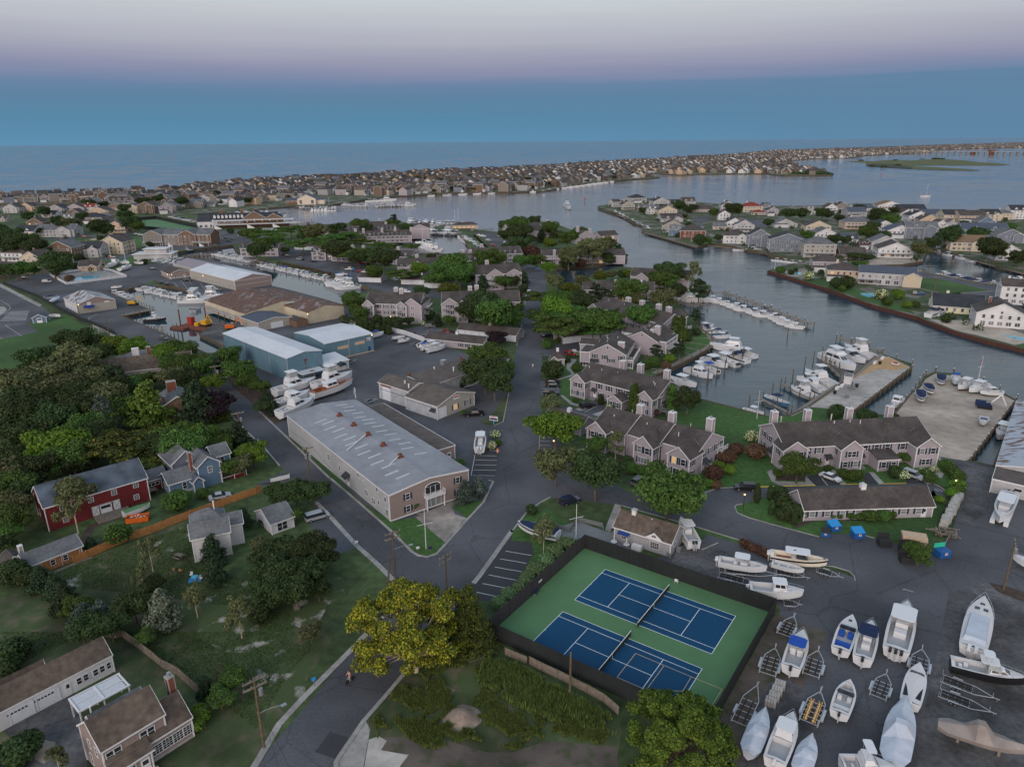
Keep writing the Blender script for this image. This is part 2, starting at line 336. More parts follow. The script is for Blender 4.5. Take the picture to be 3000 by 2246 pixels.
# ================================================================ roads and lots
sheet('main_road', PP("A3 60,1100 62,1105 128,1225 135,1300 120,1345 60,1560; B3 85,150 40,330 0,600 -30,800; B2 2150,960 2120,1030; B2 2090,1100 2100,1300 2080,1400; C2 2050,30 1965,210 1830,355 1640,570 1560,650 1480,682 1400,665 1340,630; C2 1190,478 900,220 640,0; B2 0,870; B1 2212,870 2150,800 1960,640 1810,520 1790,410 1500,270 1040,65; B1 1000,0 840,60 770,100 800,150 950,225 1240,360 1350,420; B1 1790,700 1980,920 2212,1150; B2 0,1130 210,1375; C2 520,210 620,310 860,575 1050,745 1190,885; E2 850,300 -5,1310 -60,1400; E2 620,1420 690,1290 720,1240 930,930 1170,655 1350,435 1700,75; C2 1930,850; C3 0,470 120,305 240,215 310,165; C3 560,60 900,130 1040,150; B3 240,1100 250,640 265,300; B3 285,160 310,0; A3 290,1380 300,1200 240,1170 150,1100 140,1090"), 'asphalt', .012)
# lots, lawns, paths (each sheet 4 mm above the one below)
sheet('marina_lot', PP("A1 2010,1095; A2 0,1150 130,1190 130,1290 280,1325 600,1410 750,1455 790,1450 870,1600; B2 1160,210 1460,262 1870,420 2160,560; B2 2185,740 2135,1000 2100,1080 2110,1100 2100,1380; C2 2055,30 1965,210 1640,570 1400,665 1190,475 640,0; B2 0,865; B1 2212,865 1960,640 1810,520 1850,392 1935,330 2060,115; A1 2122,1625 1835,1435 1680,1345 1480,1290 1330,1240 1210,1290 1110,1318 920,1335 1140,1432 1290,1495 1050,1550; B1 1000,5 800,90; A1 700,1590 520,1490 200,1330 30,1265 200,1205 440,1180 600,1100 760,1090 850,1140 1000,1170 1180,1115 1330,1095 1560,1035"), 'asphalt', .008)
sheet('school_lot', PP("A1 -300,1180 0,1290 350,1460 500,1570 460,1640 250,1600; B1 230,130 325,210 180,245 0,275 -400,330"), 'asphalt', .008)
sheet('school_lot_island', PP("A1 -60,1461 40,1470 60,1495 40,1520 0,1545 -60,1550"), 'concrete', .016)
sheet('sports_field', PP("B1 -400,330 0,275 180,245 325,210 250,140 480,90 560,60 760,180 980,290 900,380 300,500 0,560 -400,640"), 'lawn', .008)
sheet('field_path', PP("A1 0,1272 330,1450 360,1457 340,1470 0,1300 -60,1270"), 'concrete', .016)
sheet('left_street', PP("A1 -400,960 0,1010 400,1060 640,1090 860,1075 1050,1055 1290,1000 1400,975 1660,945 2010,920 2060,850 1600,840 1560,880 1200,870 1300,960 1100,1010 840,1055 620,1060 420,1030 0,985"), 'asphalt', .008)
sheet('club_lot', PP("A1 1600,830 2160,800 2212,850; A2 0,850 100,835 60,900 0,905; A1 2212,905 2045,925 1680,970 1400,990 1380,960 1620,935 1600,880"), 'asphalt', .016)
sheet('putting_lot', PP("A1 630,880 760,870 1100,855 1180,850 1200,830 1000,838 640,862 380,885 0,930 0,948 400,905"), 'asphalt', .012)
sheet('club_lawn', PP("A1 600,890 760,880 1100,862 1240,870 1240,940 1060,945 880,900 640,925 240,960 250,900"), 'lawn', .008)
sheet('club_sand_trap', PP("A1 765,890 850,873 980,855 1040,852 1095,875 1060,888 900,885 800,898"), 'beach', .014)
sheet('hull_lawn', PP("A1 640,1085 820,1075 1180,1045 1180,1105 900,1138 850,1135 720,1105"), 'lawn', .014)
sheet('clubhouse_tennis_ground', PP("A1 1140,730 1350,715 1700,790 1800,850 1600,850 1220,790"), 'court_green', .014)
sheet('pool_deck', PP("A1 440,1205 640,1180 820,1140 1090,1200 580,1270"), 'concrete', .016)
sheet('barge_quay', PP("B1 1722,232 1935,335 1925,190 2060,115 1960,170 1850,150"), 'old_asphalt', .02)
# condominium grounds between canal and avenue
sheet('canal_lot', PP("A2 110,1000 180,970 300,960 420,985 600,1040 900,1100 1010,1130 1120,1160 1110,1230 1280,1300 1400,1340 1500,1400 1440,1480 1350,1380 1000,1320 960,1290 700,1210 480,1140 240,1075 100,1040"), 'asphalt', .012)
sheet('garage_lot', PP("A2 1180,1240 1260,1340 1560,1400 1820,1420 1700,1330 1440,1310"), 'asphalt', .014)
sheet('courtyard_lot', PP("B2 1165,212 1290,190 1470,150 1600,185 1760,230 1990,300 2090,350 2050,380 1860,300 1460,262"), 'asphalt', .014)
sheet('north_lot', PP("A2 1880,830 2090,830 2212,960; A3 0,960 60,1105 0,1105; A2 2150,1010 2060,950 1960,880"), 'asphalt', .010)
sheet('north_drive', PP("A3 0,950 80,1000 150,1090 60,1105"), 'asphalt', .014)
sheet('inlet_park', PP("A3 150,1100 230,1130 290,1180 300,1250 240,1250"), 'asphalt', .009)
# right of the avenue
sheet('side_drive_one', PP("A3 230,1500 300,1420 430,1440 620,1440 700,1400 720,1470 600,1560; B3 420,110 270,170"), 'asphalt', .009)
sheet('side_drive_two', PP("B3 265,345 330,330 440,315 640,260 800,200 900,170 960,200 700,300 600,370 450,395 450,430 265,420"), 'asphalt', .013)
sheet('condo_parking', PP("B3 248,620 420,612 415,740 245,770"), 'asphalt', .017)
sheet('front_drive', PP("B3 400,850 590,880 700,800 850,870 760,945 540,930 300,900"), 'asphalt', .013)
sheet('corner_parking', PP("B3 235,1080 420,1110 420,1230 235,1240"), 'asphalt', .017)
sheet('access_road', PP("C3 310,165 560,60 900,130 1300,100 1560,110 1690,110 1780,85 1950,78 2212,75; C4 0,72 400,70 650,62 1190,48 1430,48 1500,85 1555,130 1540,180 1480,185; C4 1400,60 1430,100 1350,200 -60,170; C3 1990,225 1925,250 1945,300 2212,388; C4 0,395 440,508 520,475 830,495 1100,565 1480,610; C4 1600,430 1680,170 1700,0 2212,0 2900,200 2900,1327; E4 2600,2000 -100,2000 -280,1250 -50,700 100,200; C4 100,1100 -1000,700; C3 1640,545 1690,480 2000,545 1620,430 1340,350 950,235 560,190"), 'asphalt', .008)
sheet('garage_lawn', PP("C3 1990,225 1925,250 1945,300 2212,388; C4 0,395 440,508 520,475 830,495 920,520 1170,580 1400,560 1450,420 1540,190 1400,200 0,170 -100,200"), 'lawn', .016)
sheet('road_verge', PP("C3 945,240 1340,352 1620,432 2000,548 2212,610; C4 0,620 60,650 0,640; C3 1990,575 1680,480 1640,520 1400,440 925,310"), 'lawn', .016)
sheet('verge_tip', PP("C4 440,752 560,765 700,805 745,850 752,880 735,855 640,820 540,795"), 'grass', .016)
sheet('townhouse_lawn', PP("B3 1640,790 1930,870 2212,950; B4 -30,940 200,930 330,860 420,865 600,880 720,905 1080,940 1300,990 1460,1330 1520,1330 1690,1500 1560,1560 1430,1520 660,1530 410,1540 0,1550; B3 2140,1550 1960,1560 1760,1570 1640,1620 1600,1560 1900,1350 1880,1150 1700,1050 1390,1000 1390,900 1610,830"), 'lawn', .004)
sheet('front_lawn', PP("B3 425,620 560,600 520,780 590,850 420,760"), 'lawn', .006)
sheet('gate_lawn', PP("B3 260,480 450,470 530,560 400,615 260,615"), 'lawn', .006)
sheet('dock_lawn', PP("B3 1400,440 1650,380 1740,290 1640,200 1490,300 1330,420 1200,540 1210,575 1480,480"), 'lawn', .006)
for i, s in enumerate(["B4 -10,1420 30,1400 70,1450 60,1500 330,1510 310,1460 340,1455 410,1540 110,1545 30,1500",
 "B4 540,1405 575,1405 680,1530 630,1535", "B4 870,1425 915,1425 1010,1525 960,1528", "B4 1310,1455 1380,1470 1420,1520 1380,1530 1320,1500", "B4 1460,1390 1520,1440 1500,1475 1440,1460",
 "B3 475,440 560,450 540,480 500,520 540,575 580,580 400,628 395,620 520,580 470,530",
 "B3 415,758 440,760 520,820 600,850 590,865 500,835", "B3 540,885 620,850 650,880 590,895", "B3 690,925 850,870 870,880 740,940",
 "B3 640,1215 700,1225 600,1240 570,1270 600,1300 700,1335 700,1350 600,1325 540,1290 535,1255 560,1225"]):
 sheet('footpath', PP(s), 'concrete', .020+.001*i)
sheet('townhouse_drive', PP("B4 330,1460 540,1410 620,1535 410,1540"), 'new_asphalt', .022)
sheet('townhouse_drive', PP("B4 800,1430 880,1430 950,1525 850,1528"), 'new_asphalt', .024)
sheet('townhouse_drive', PP("B4 1180,1450 1300,1450 1370,1525 1200,1525"), 'new_asphalt', .026)
sheet('mulch_bed', PP("B4 60,1450 330,1440 320,1495 80,1495"), 'soil', .030)
sheet('mulch_bed', PP("C4 320,360 400,345 800,345 1090,345 1080,360 800,370 400,370 260,430 200,430"), 'soil', .022)
sheet('clubhouse_bed', PP("B3 570,1290 800,1280 1100,1330 1100,1440 860,1440 600,1320"), 'soil', .012)
# peninsula pieces in the river
sheet('sand_pier', PP("B4 345,858 600,690 960,430 1040,425 1230,515 730,898 600,880 430,866"), 'grey_sand', .014)
sheet('orange_sand', PP("B4 740,620 960,440 1040,430 1215,515 1100,545 960,530 840,575"), 'orange_sand', .018)
sheet('pier_walk', PP("B4 180,930 740,560 960,397 1005,412 755,605 350,868 215,942"), 'dock_wood', .022)
sheet('sand_lot', PP("B4 1090,935 1250,740 1320,690 1360,620 1440,575 1600,590 1850,660 2125,805 2100,855 1740,1310 1700,1330 1650,1400 1480,1330 1350,1050"), 'sand', .014)
sheet('gravel_drive', PP("B4 1480,1290 1740,1330 1950,1375 1930,1520; C4 1940,100 1900,300 1700,420 1650,180 1690,50"), 'old_asphalt', .018)
sheet('storage_dirt', PP("C4 1560,1000 1500,1327; E4 1450,400 1300,1050 1280,1500 2300,1500 2700,300; C4 2212,1100 1900,900"), 'old_asphalt', .018)
sheet('gravel_patch', PP("E4 0,600 200,560 400,760 500,1000 420,1100 200,1300 -250,1400 -150,900"), 'old_asphalt', .022)
sheet('dirt_verge', PP("C4 1900,900 2050,930 2400,1040 2400,1110 2212,1070 1990,985"), 'soil', .026)
sheet('clubhouse_yard', PP("C3 1380,720 1430,600 1640,520 1640,545 1990,700 1780,760 2212,950 2212,1130 1480,810"), 'old_asphalt', .014)
# storage building surroundings
sheet('street_verge', PP("B2 300,1110 340,1130 720,1470; C2 715,10 900,200 1180,380 1300,350 1370,340 1640,560 1590,640 1490,672 1420,665 1350,620 1190,470 900,210 640,-20; B2 290,1130"), 'lawn', .016)
sheet('corner_lawn', PP("C2 1690,250 1730,240 1900,200 1965,190 1960,212 1830,350"), 'lawn', .016)
sheet('front_apron', PP("C2 1190,380 1370,340 1720,185 1760,200 1690,250 1720,310 1830,350 1640,565 1380,340 1250,370"), 'stained_concrete', .012)
for i, s in enumerate(["C2 1385,310 1500,285 1590,270 1690,320 1600,350", "C2 1405,345 1600,360 1710,315 1800,360 1640,400 1540,420 1450,390", "C2 1470,410 1620,400 1790,365 1750,430 1640,550"]):
 mb = MB(); strip_pts = PP(s); mb.extr(ccw([(p.x, p.y) for p in strip_pts]), .0, .05+.02*i); tag(mb.build('concrete_slab', 'stained_concrete'), kind='structure')
sheet('sign_lawn', PP("B2 1935,995 2060,900 2130,800 2185,745 2150,950 2125,1000 2060,1020 1980,1015"), 'rough_ground', .016)
sheet('tree_strip', PP("B1 1860,470 1900,400 1935,340 2130,520; B2 60,660 200,830 215,995 160,1010 0,880; B1 2200,850 1990,660 1880,560"), 'soil', .016)
sheet('willow_lawn', PP("B2 1180,180 1160,205 870,60 820,30 860,0 1170,90"), 'grass', .016)
sheet('parking_bays', PP("B2 1900,1235 2105,1240 2090,1400 2060,1465 1855,1455"), 'new_asphalt', .013)
sheet('court_parking', PP("C3 0,540 165,555 190,650 150,750 60,900 0,970; C2 2140,1060 1900,1060 1800,1100 1930,850 2212,500"), 'new_asphalt', .016)
sheet('court_verge', PP("C3 0,455 120,305 320,270 560,480 630,500 0,1060 -60,1040 30,940 190,645 165,555 0,540"), 'lawn', .018)
# left residential lots
sheet('house_drive', PP("C2 520,230 620,310 860,575 870,600 680,672 620,600 510,480 440,370"), 'asphalt', .016)
sheet('back_lot', PP("C1 -100,1050 560,830 640,745 1000,600 1650,350 1660,760 1850,900 2212,950; C2 500,900; E2 700,150 0,1290 -200,1600; E1 800,1500 -900,1500 -900,700"), 'rough_ground', .004)
sheet('sandy_patch', PP("C1 1850,880 2050,860 2212,900; C2 0,900 560,880 620,820 760,870 780,1030 620,1100 500,1327; E2 300,100 250,450 0,620; E1 2100,420 1700,200 1740,0; C1 1720,1000"), 'sandy_grass', .008)
sheet('sandy_patch', PP("C1 520,840 650,790 720,790 700,980 600,1000"), 'sandy_grass', .009)
sheet('sandy_patch', PP("E2 140,450 330,250 420,450 430,760 280,900 100,700"), 'sandy_grass', .010)
sheet('sandy_patch', PP("C1 1320,560 1650,350 1670,520 1560,600 1400,740 1330,640"), 'sandy_grass', .011)
sheet('rear_drive', PP("E1 0,960 380,760 640,660 700,900 760,1327 230,1400 100,1100"), 'old_asphalt', .012)
sheet('rear_patch', PP("E1 270,1150 380,1090 480,1110 470,1200 380,1300 300,1260"), 'sand', .016)
sheet('barn_walk', PP("C1 670,560 760,410 1050,330 1040,350 830,420 740,570"), 'soil', .014)
sheet('garden_street', PP("B2 0,1530 230,1420 290,1465 210,1375 350,1500; C2 0,60 180,30 60,75"), 'asphalt', .013)
# weed lot
sheet('weed_lot', PP("E2 1000,880 1170,660 1430,430 1800,330 2212,430; E3 150,450 500,690 920,900 950,1000 850,1600 -1200,1600; E2 980,1150 960,960"), 'rough_ground', .014)
sheet('dirt_lot', PP("E2 1000,1080 1500,1050 2000,1200; E3 0,1200 300,1100 900,1150 950,1600 -1300,1600"), 'dirt', .018)
sheet('sand_track', PP("E2 975,1090 1060,1060 1130,1100 1080,1180 1240,1210 1320,1220 1240,1327 1200,1420 920,1420"), 'grey_sand', .022)
sheet('corner_apron', PP("E2 950,930 985,1000 970,1100 910,1420 720,1420 690,1290 720,1235 850,1080"), 'concrete', .024)
sheet('road_patch', PP("E2 640,1022 820,1075 700,1262 510,1195"), 'new_asphalt', .016)
sheet('road_patch', PP("C2 870,320 960,310 1005,345 930,368 850,350"), 'old_asphalt', .016)
sheet('road_patch', PP("C2 750,235 790,225 835,255 790,278"), 'old_asphalt', .0165)
# peninsula surfaces
sheet('peninsula_street', PP("A4 1075,1172 1340,1172 1500,1207 1700,1250 1900,1282 2050,1282 2212,1262 2500,1330 2500,1420 2212,1500 1900,1470 1760,1440 1400,1330 1250,1290 1270,1200 1140,1203 1060,1180"), 'asphalt', .006)
sheet('park_lawn', PP("A4 1145,1205 1500,1235 1900,1328 1900,1335 1560,1360 1450,1340 1220,1285"), 'lawn', .014)
sheet('corner_lawn', PP("A4 1780,1420 1830,1410 2000,1400 2100,1450 1960,1460 1800,1450"), 'lawn', .014)
sheet('island_street', PP("A3 1575,690 1720,690 1720,730 1650,740 1650,790 1590,790"), 'asphalt', .006)
sheet('island_street', PP("A3 2040,715 2212,715; A4 0,760 -10,790; A3 2100,780"), 'asphalt', .007)
sheet('island_street', PP("A4 560,960 640,950 640,1000 600,1010 560,1000"), 'asphalt', .008)
sheet('point_lawn', PP("A3 1560,905 1700,870 1750,880 1700,925 1590,940"), 'lawn', .009)
sheet('point_patio', PP("A4 140,1160 350,1130 390,1185 300,1225 160,1200"), 'stained_concrete', .009)
sheet('point_lawn', PP("A4 280,1240 520,1215 900,1360 1200,1480 1290,1540 1000,1470 500,1300"), 'lawn', .010)
sheet('cove_beach', PP("A4 620,1065 850,1070 1000,1050 1340,1062 1340,1078 1160,1105 850,1115 700,1085 620,1090"), 'sand', .010)
sheet('river_beach', PP("B4 1380,100 1480,110 1700,110 2000,160 2212,230 2400,330 2212,320 2140,325 1600,190"), 'sand', .012)
sheet('ocean_beach', PP("A4 1350,640 1440,642 1900,640 1880,660 1500,665"), 'beach', .012)
sheet('pool_lawn', PP("B4 2140,325 2212,310 2400,350 2400,400 2212,370"), 'lawn', .016)
# parking lines, gutters, kerbs
def lines(name, m, w, segs, z=.026):
 for i, s in enumerate(segs):
  p = PP(s); mb = MB(); strip(mb, p, w, z-.003, z+.0005*(i % 2)); tag(mb.build(name, m), kind='structure')
lines('parking_line', 'line_white', .12, ["B2 1910,1280 2080,1284", "B2 1900,1318 2082,1322", "B2 1890,1360 2080,1364", "B2 1880,1405 2075,1408", "B2 1870,1450 2062,1455", "B2 1900,1238 1858,1455", "B2 1965,1236 2110,1241",
 "C2 2158,630 2212,640; C3 0,640 168,668", "C2 2108,697 2212,715; C3 0,713 125,737", "C2 2063,767 2212,795; C3 0,793 82,808", "C2 2010,835 2212,875; C3 0,875 38,882", "C2 1958,910 2195,957", "C2 1905,985 2120,1030",
 "B3 248,650 300,652", "B3 248,674 300,676", "B3 248,700 405,703", "B3 250,728 300,729", "B3 250,752 300,753", "B3 235,1155 330,1156", "B3 235,1192 330,1194", "B3 240,1120 300,1121", "B3 628,905 735,853",
 "B4 420,1422 515,1537", "B4 1440,1570 1480,1572 1510,1590 1470,1590 1440,1570", "B2 1480,195 1560,175", "B2 1540,212 1620,190", "B2 1590,225 1660,207",
 "A1 450,1305 550,1285", "A1 620,1270 700,1290", "A1 830,1245 860,1260", "A1 1500,1260 1540,1300", "A1 1570,1250 1620,1320", "A1 1730,1270 1790,1345",
 "B1 45,155 185,247", "B1 45,155 210,135", "B1 -20,250 20,275", "A1 5,1415 80,1460 90,1485 40,1535"])
for i in range(8): lines('crosswalk_bar', 'line_white', .5, ["A1 %d,%d %d,%d" % (0+12*i, 1590-i*11, 225+4*i, 1592-i*11+ -6)])
lines('kerb_paint', 'line_yellow', .32, ["B3 2145,1553 2212,1552; B4 0,1551 410,1541"], .13)
lines('kerb_paint', 'line_orange', .32, ["B4 650,1533 858,1530", "B4 985,1527 1195,1525"], .13)
for s, w in [("C2 520,210 620,310 860,575 1050,745 1190,885 1205,905", .9), ("E2 1090,30 850,290 420,720 200,960 -5,1310 -80,1420", .9), ("C2 2212,455; C3 0,475; C2 2212,455 1930,850 1880,910", .9),
   ("E2 1350,435 1170,655 930,930 720,1240 690,1290 700,1420", .6), ("B2 0,870 640,1480; C2 640,0 900,220 1190,478 1340,630 1400,668 1480,682 1560,655 1640,570 1830,355 1965,210 2050,30 2010,20", .5),
   ("C3 -5,470 120,305 240,215 330,165", .35), ("B3 235,1250 240,1100", .25), ("B3 85,150 40,330", .3), ("B2 2185,740 2135,990 2060,1022", .3), ("B1 1790,700 1980,920 2212,1150; B2 0,1130 205,1370", .4),
   ("B1 840,60 775,90 765,110 800,150 950,225 1240,360 1355,420", .4), ("C3 1640,620 1700,595 1780,560", .2), ("C3 945,238 1340,352 1620,432 2000,548", .2), ("C3 1640,140 1770,88 1950,79 2145,79", .2),
   ("C3 1990,225 1940,232 1925,250 1945,300 2050,345 2212,390; C4 0,392 440,508", .2), ("C4 440,752 560,765 700,805 745,850 752,885", .2), ("C4 830,495 920,520", .2), ("C4 1430,48 1500,85 1553,130", .2),
   ("C4 1165,960 1260,985", .15), ("A1 0,1272 355,1455", .5), ("A4 1220,1290 1450,1345 1560,1362 1900,1336 1970,1330", .3), ("A4 1780,1420 1800,1450 1960,1470", .3), ("A3 130,1090 155,1120 230,1135", .3), ("A3 128,1330 110,1450 90,1475 30,1490", .3),
   ("B3 265,240 268,345 300,355", .3), ("B3 400,870 760,970", .25)]:
 curb('kerb', s, w)
CO = Vector((10.281, 102.648, 0)); CTH = -.611487
def CV(u, v, z=0): return Vector((CO.x+u*cos(CTH)-v*sin(CTH), CO.y+u*sin(CTH)+v*cos(CTH), z))
def crect(u0, u1, v0, v1): return [CV(u0, v0), CV(u1, v0), CV(u1, v1), CV(u0, v1)]
sheet('court_surface', crect(-6.6, 28.8, -15.8, 15.05), 'court_green', .024)
for dv in (0, -14.859):
 sheet('court_paint', crect(0, 23.77, dv, dv+10.97), 'court_blue', .028)
 def cl(u0, u1, v0, v1, m='line_court', z=.032, w=.075):
  if abs(u1-u0) < .01: r = crect(u0-w/2, u0+w/2, v0, v1)
  else: r = crect(u0, u1, v0-w/2, v0+w/2)
  sheet('court_line', r, m, z)
 for v in (0, 1.37, 9.6, 10.97): cl(0, 23.77, dv+v, dv+v)
 for u in (0, 23.77): cl(u, u, dv, dv+10.97, z=.036)
 for u in (5.485, 18.285): cl(u, u, dv+1.37, dv+9.6, z=.036)
 cl(5.485, 18.285, dv+5.485, dv+5.485)
 for u in (0.1, 23.67): cl(u-.1, u+.1, dv+5.485, dv+5.485, z=.040)
sheet('fence_dirt', crect(28.9, 37, -28, 15), 'dirt', .012)
_q = [G('E3',*p) for p in ((1068,346),(907,552),(1240,552),(1315,450),(1160,662),(1550,548),(1475,672),(1815,655),(1730,790))]
for a, b in ((0,1),(0,3),(1,4),(3,4),(2,2),(3,5),(5,6),(4,6),(5,7),(7,8)):
 if a != b: mb = MB(); strip(mb, [_q[a], _q[b]], .07, .036, .041); tag(mb.build('court_line', 'line_tan'), kind='structure')
# ================================================================ building kit
dm('siding_mauve', (.275,.247,.275), .85, .06, 2, dist=(.1,.93,1.05))
dm('siding_grey', (.25,.25,.265), .85, .08, 2)
dm('siding_pale', (.34,.34,.35), .85, .08, 2, dist=(.2,.85,1.08))
dm('siding_white', (.50,.50,.52), .8, .06, 2, dist=(.2,.85,1.05))
dm('siding_cream', (.42,.36,.27), .85, .06, 2)
dm('siding_yellow', (.55,.52,.36), .85, .06, 2)
dm('siding_tan', (.42,.31,.22), .85, .08, 2)
dm('siding_blue', (.085,.14,.21), .85, .08, 2)
dm('siding_slate', (.13,.15,.19), .85, .08, 2)
dm('siding_greige', (.27,.255,.23), .85, .08, 2)
dm('siding_taupe', (.21,.165,.155), .85, .06, 2)
dm('cedar', (.13,.085,.06), .9, .25, 3)
dm('cedar_grey', (.17,.15,.135), .9, .2, 3)
dm('cedar_orange', (.30,.13,.055), .9, .3, 4)
dm('barn_red', (.115,.014,.016), .8, .15, 2, dist=(.15,.85,1.1))
dm('steel_blue', (.09,.165,.215), .6, .07, 1, dist=(.12,.92,1.06), stretch=(1,1,.2))
dm('steel_wall', (.29,.30,.31), .6, .05, 1, dist=(.15,.9,1.05))
dm('block_wall', (.35,.37,.40), .9, .12, .8, dist=(.3,.8,1.05))
dm('cream_steel', (.42,.37,.28), .7, .08, .7, dist=(.15,.85,1.05))
dm('plaster_cream', (.50,.42,.36), .85, .08, 1)
dm('roof_brown', (.052,.044,.042), .92, .22, 1.6, dist=(.25,.8,1.3), detail=6)
dm('roof_black', (.028,.031,.038), .92, .25, 1.6, dist=(.25,.8,1.25))
dm('roof_grey', (.10,.105,.115), .92, .2, 1.6, dist=(.25,.8,1.2))
dm('roof_tan', (.15,.10,.065), .92, .2, 1.6)
dm('roof_cedar', (.085,.065,.052), .92, .3, 1.2, dist=(.2,.75,1.3))
dm('roof_red', (.16,.03,.02), .9, .2, 1.6)
dm('roof_slate_blue', (.055,.068,.095), .85, .2, 1.6)
dm('roof_barn', (.058,.072,.092), .7, .2, .4, dist=(.3,.7,1.35), stretch=(1,1,1))
dm('roof_white_metal', (.47,.49,.53), .5, .05, 1, dist=(.1,.9,1.04), bump=.1)
dm('roof_grey_metal', (.205,.212,.235), .6, .10, .5, dist=(.12,.88,1.12))
dm('roof_mauve_metal', (.20,.18,.205), .7, .08, .6)
dm('roof_rust', (.11,.064,.05), .9, .35, .25, col2=(.22,.205,.21), thresh=(.56,.7), detail=7, dist=(.6,.7,1.2), stretch=(1.6,.5,1,.78))
dm('roof_patchy', (.31,.33,.36), .75, .3, .3, col2=(.11,.075,.06), thresh=(.5,.6), detail=7, stretch=(1.6,.5,1,.78))
dm('roof_brown_mem', (.085,.072,.066), .9, .1, .6, dist=(.3,.9,1.15))
dm('roof_peeling', (.32,.35,.40), .9, .3, .5, col2=(.13,.085,.07), thresh=(.5,.6), detail=8, stretch=(.6,1.8,1,.8))
dm('trim', (.54,.54,.56), .7, .04, 2)
dm('shutter', (.012,.028,.050), .7, .1, 2)
dm('panel_white', (.50,.52,.56), .7, .06, 1)
dm('glass', (.018,.022,.028), .08, .2, .5, spec=.6)
dm('glass_pale', (.14,.15,.16), .2, .3, .3, spec=.5)
dm('glass_lit', (.3,.2,.1), .3, .1, 1, emit=(1,.62,.25,.4))
dm('lamp', (.9,.8,.5), .4, .02, 1, emit=(1,.6,.22,3.5))
dm('awning_blue', (.010,.035,.16), .8, .1, 2)
dm('skylight', (.36,.38,.41), .35, .06, 2)
dm('dark', (.02,.02,.022), .8, .1, 2)
dm('steel', (.32,.33,.35), .35, .08, 3, metal=.6)
dm('aluminium', (.38,.40,.43), .4, .1, 3, metal=.3)
dm('rust', (.13,.045,.03), .9, .3, 3)
dm('red', (.40,.02,.02), .6, .1, 2)
dm('porch_grey', (.16,.17,.175), .85, .1, 1)
WC = {}
def bxm(key, mats, *boxes):
 if key not in WC:
  mb = MB()
  for b in boxes: mb.box(*b)
  WC[key] = mb.mesh(key[0], mats)
 return WC[key]
def winset(kind, w, h, pane):
 t = .09
 fr = [(-w/2-t, w/2+t, -.07, 0, -t, 0), (-w/2-t, w/2+t, -.07, 0, h, h+t), (-w/2-t, -w/2, -.07, 0, 0, h), (w/2, w/2+t, -.07, 0, 0, h)]
 if kind in 'wg': fr.append((-w/2, w/2, -.05, 0, h/2-.03, h/2+.03))
 if kind == 'g':
  n = max(1, round(w/.45))
  fr += [(-w/2+w*i/n-.02, -w/2+w*i/n+.02, -.045, 0, 0, h) for i in range(1, n)]
  fr += [(-w/2, w/2, -.045, 0, h*q-.02, h*q+.02) for q in (.25, .75)]
 if kind == '2': fr += [(-.06, .06, -.06, 0, 0, h), (-w/2, w/2, -.05, 0, h/2-.03, h/2+.03)]
 if kind == '3': fr += [(-w/6-.05, -w/6+.05, -.06, 0, 0, h), (w/6-.05, w/6+.05, -.06, 0, 0, h)]
 f = bxm(('window', kind, w, h), 'trim', *fr)
 p = bxm(('pane', w, h, pane), pane, (-w/2, w/2, -.035, 0, 0, h))
 return f, p
FACE = {'F': 0, 'R': pi/2, 'B': pi, 'L': -pi/2}
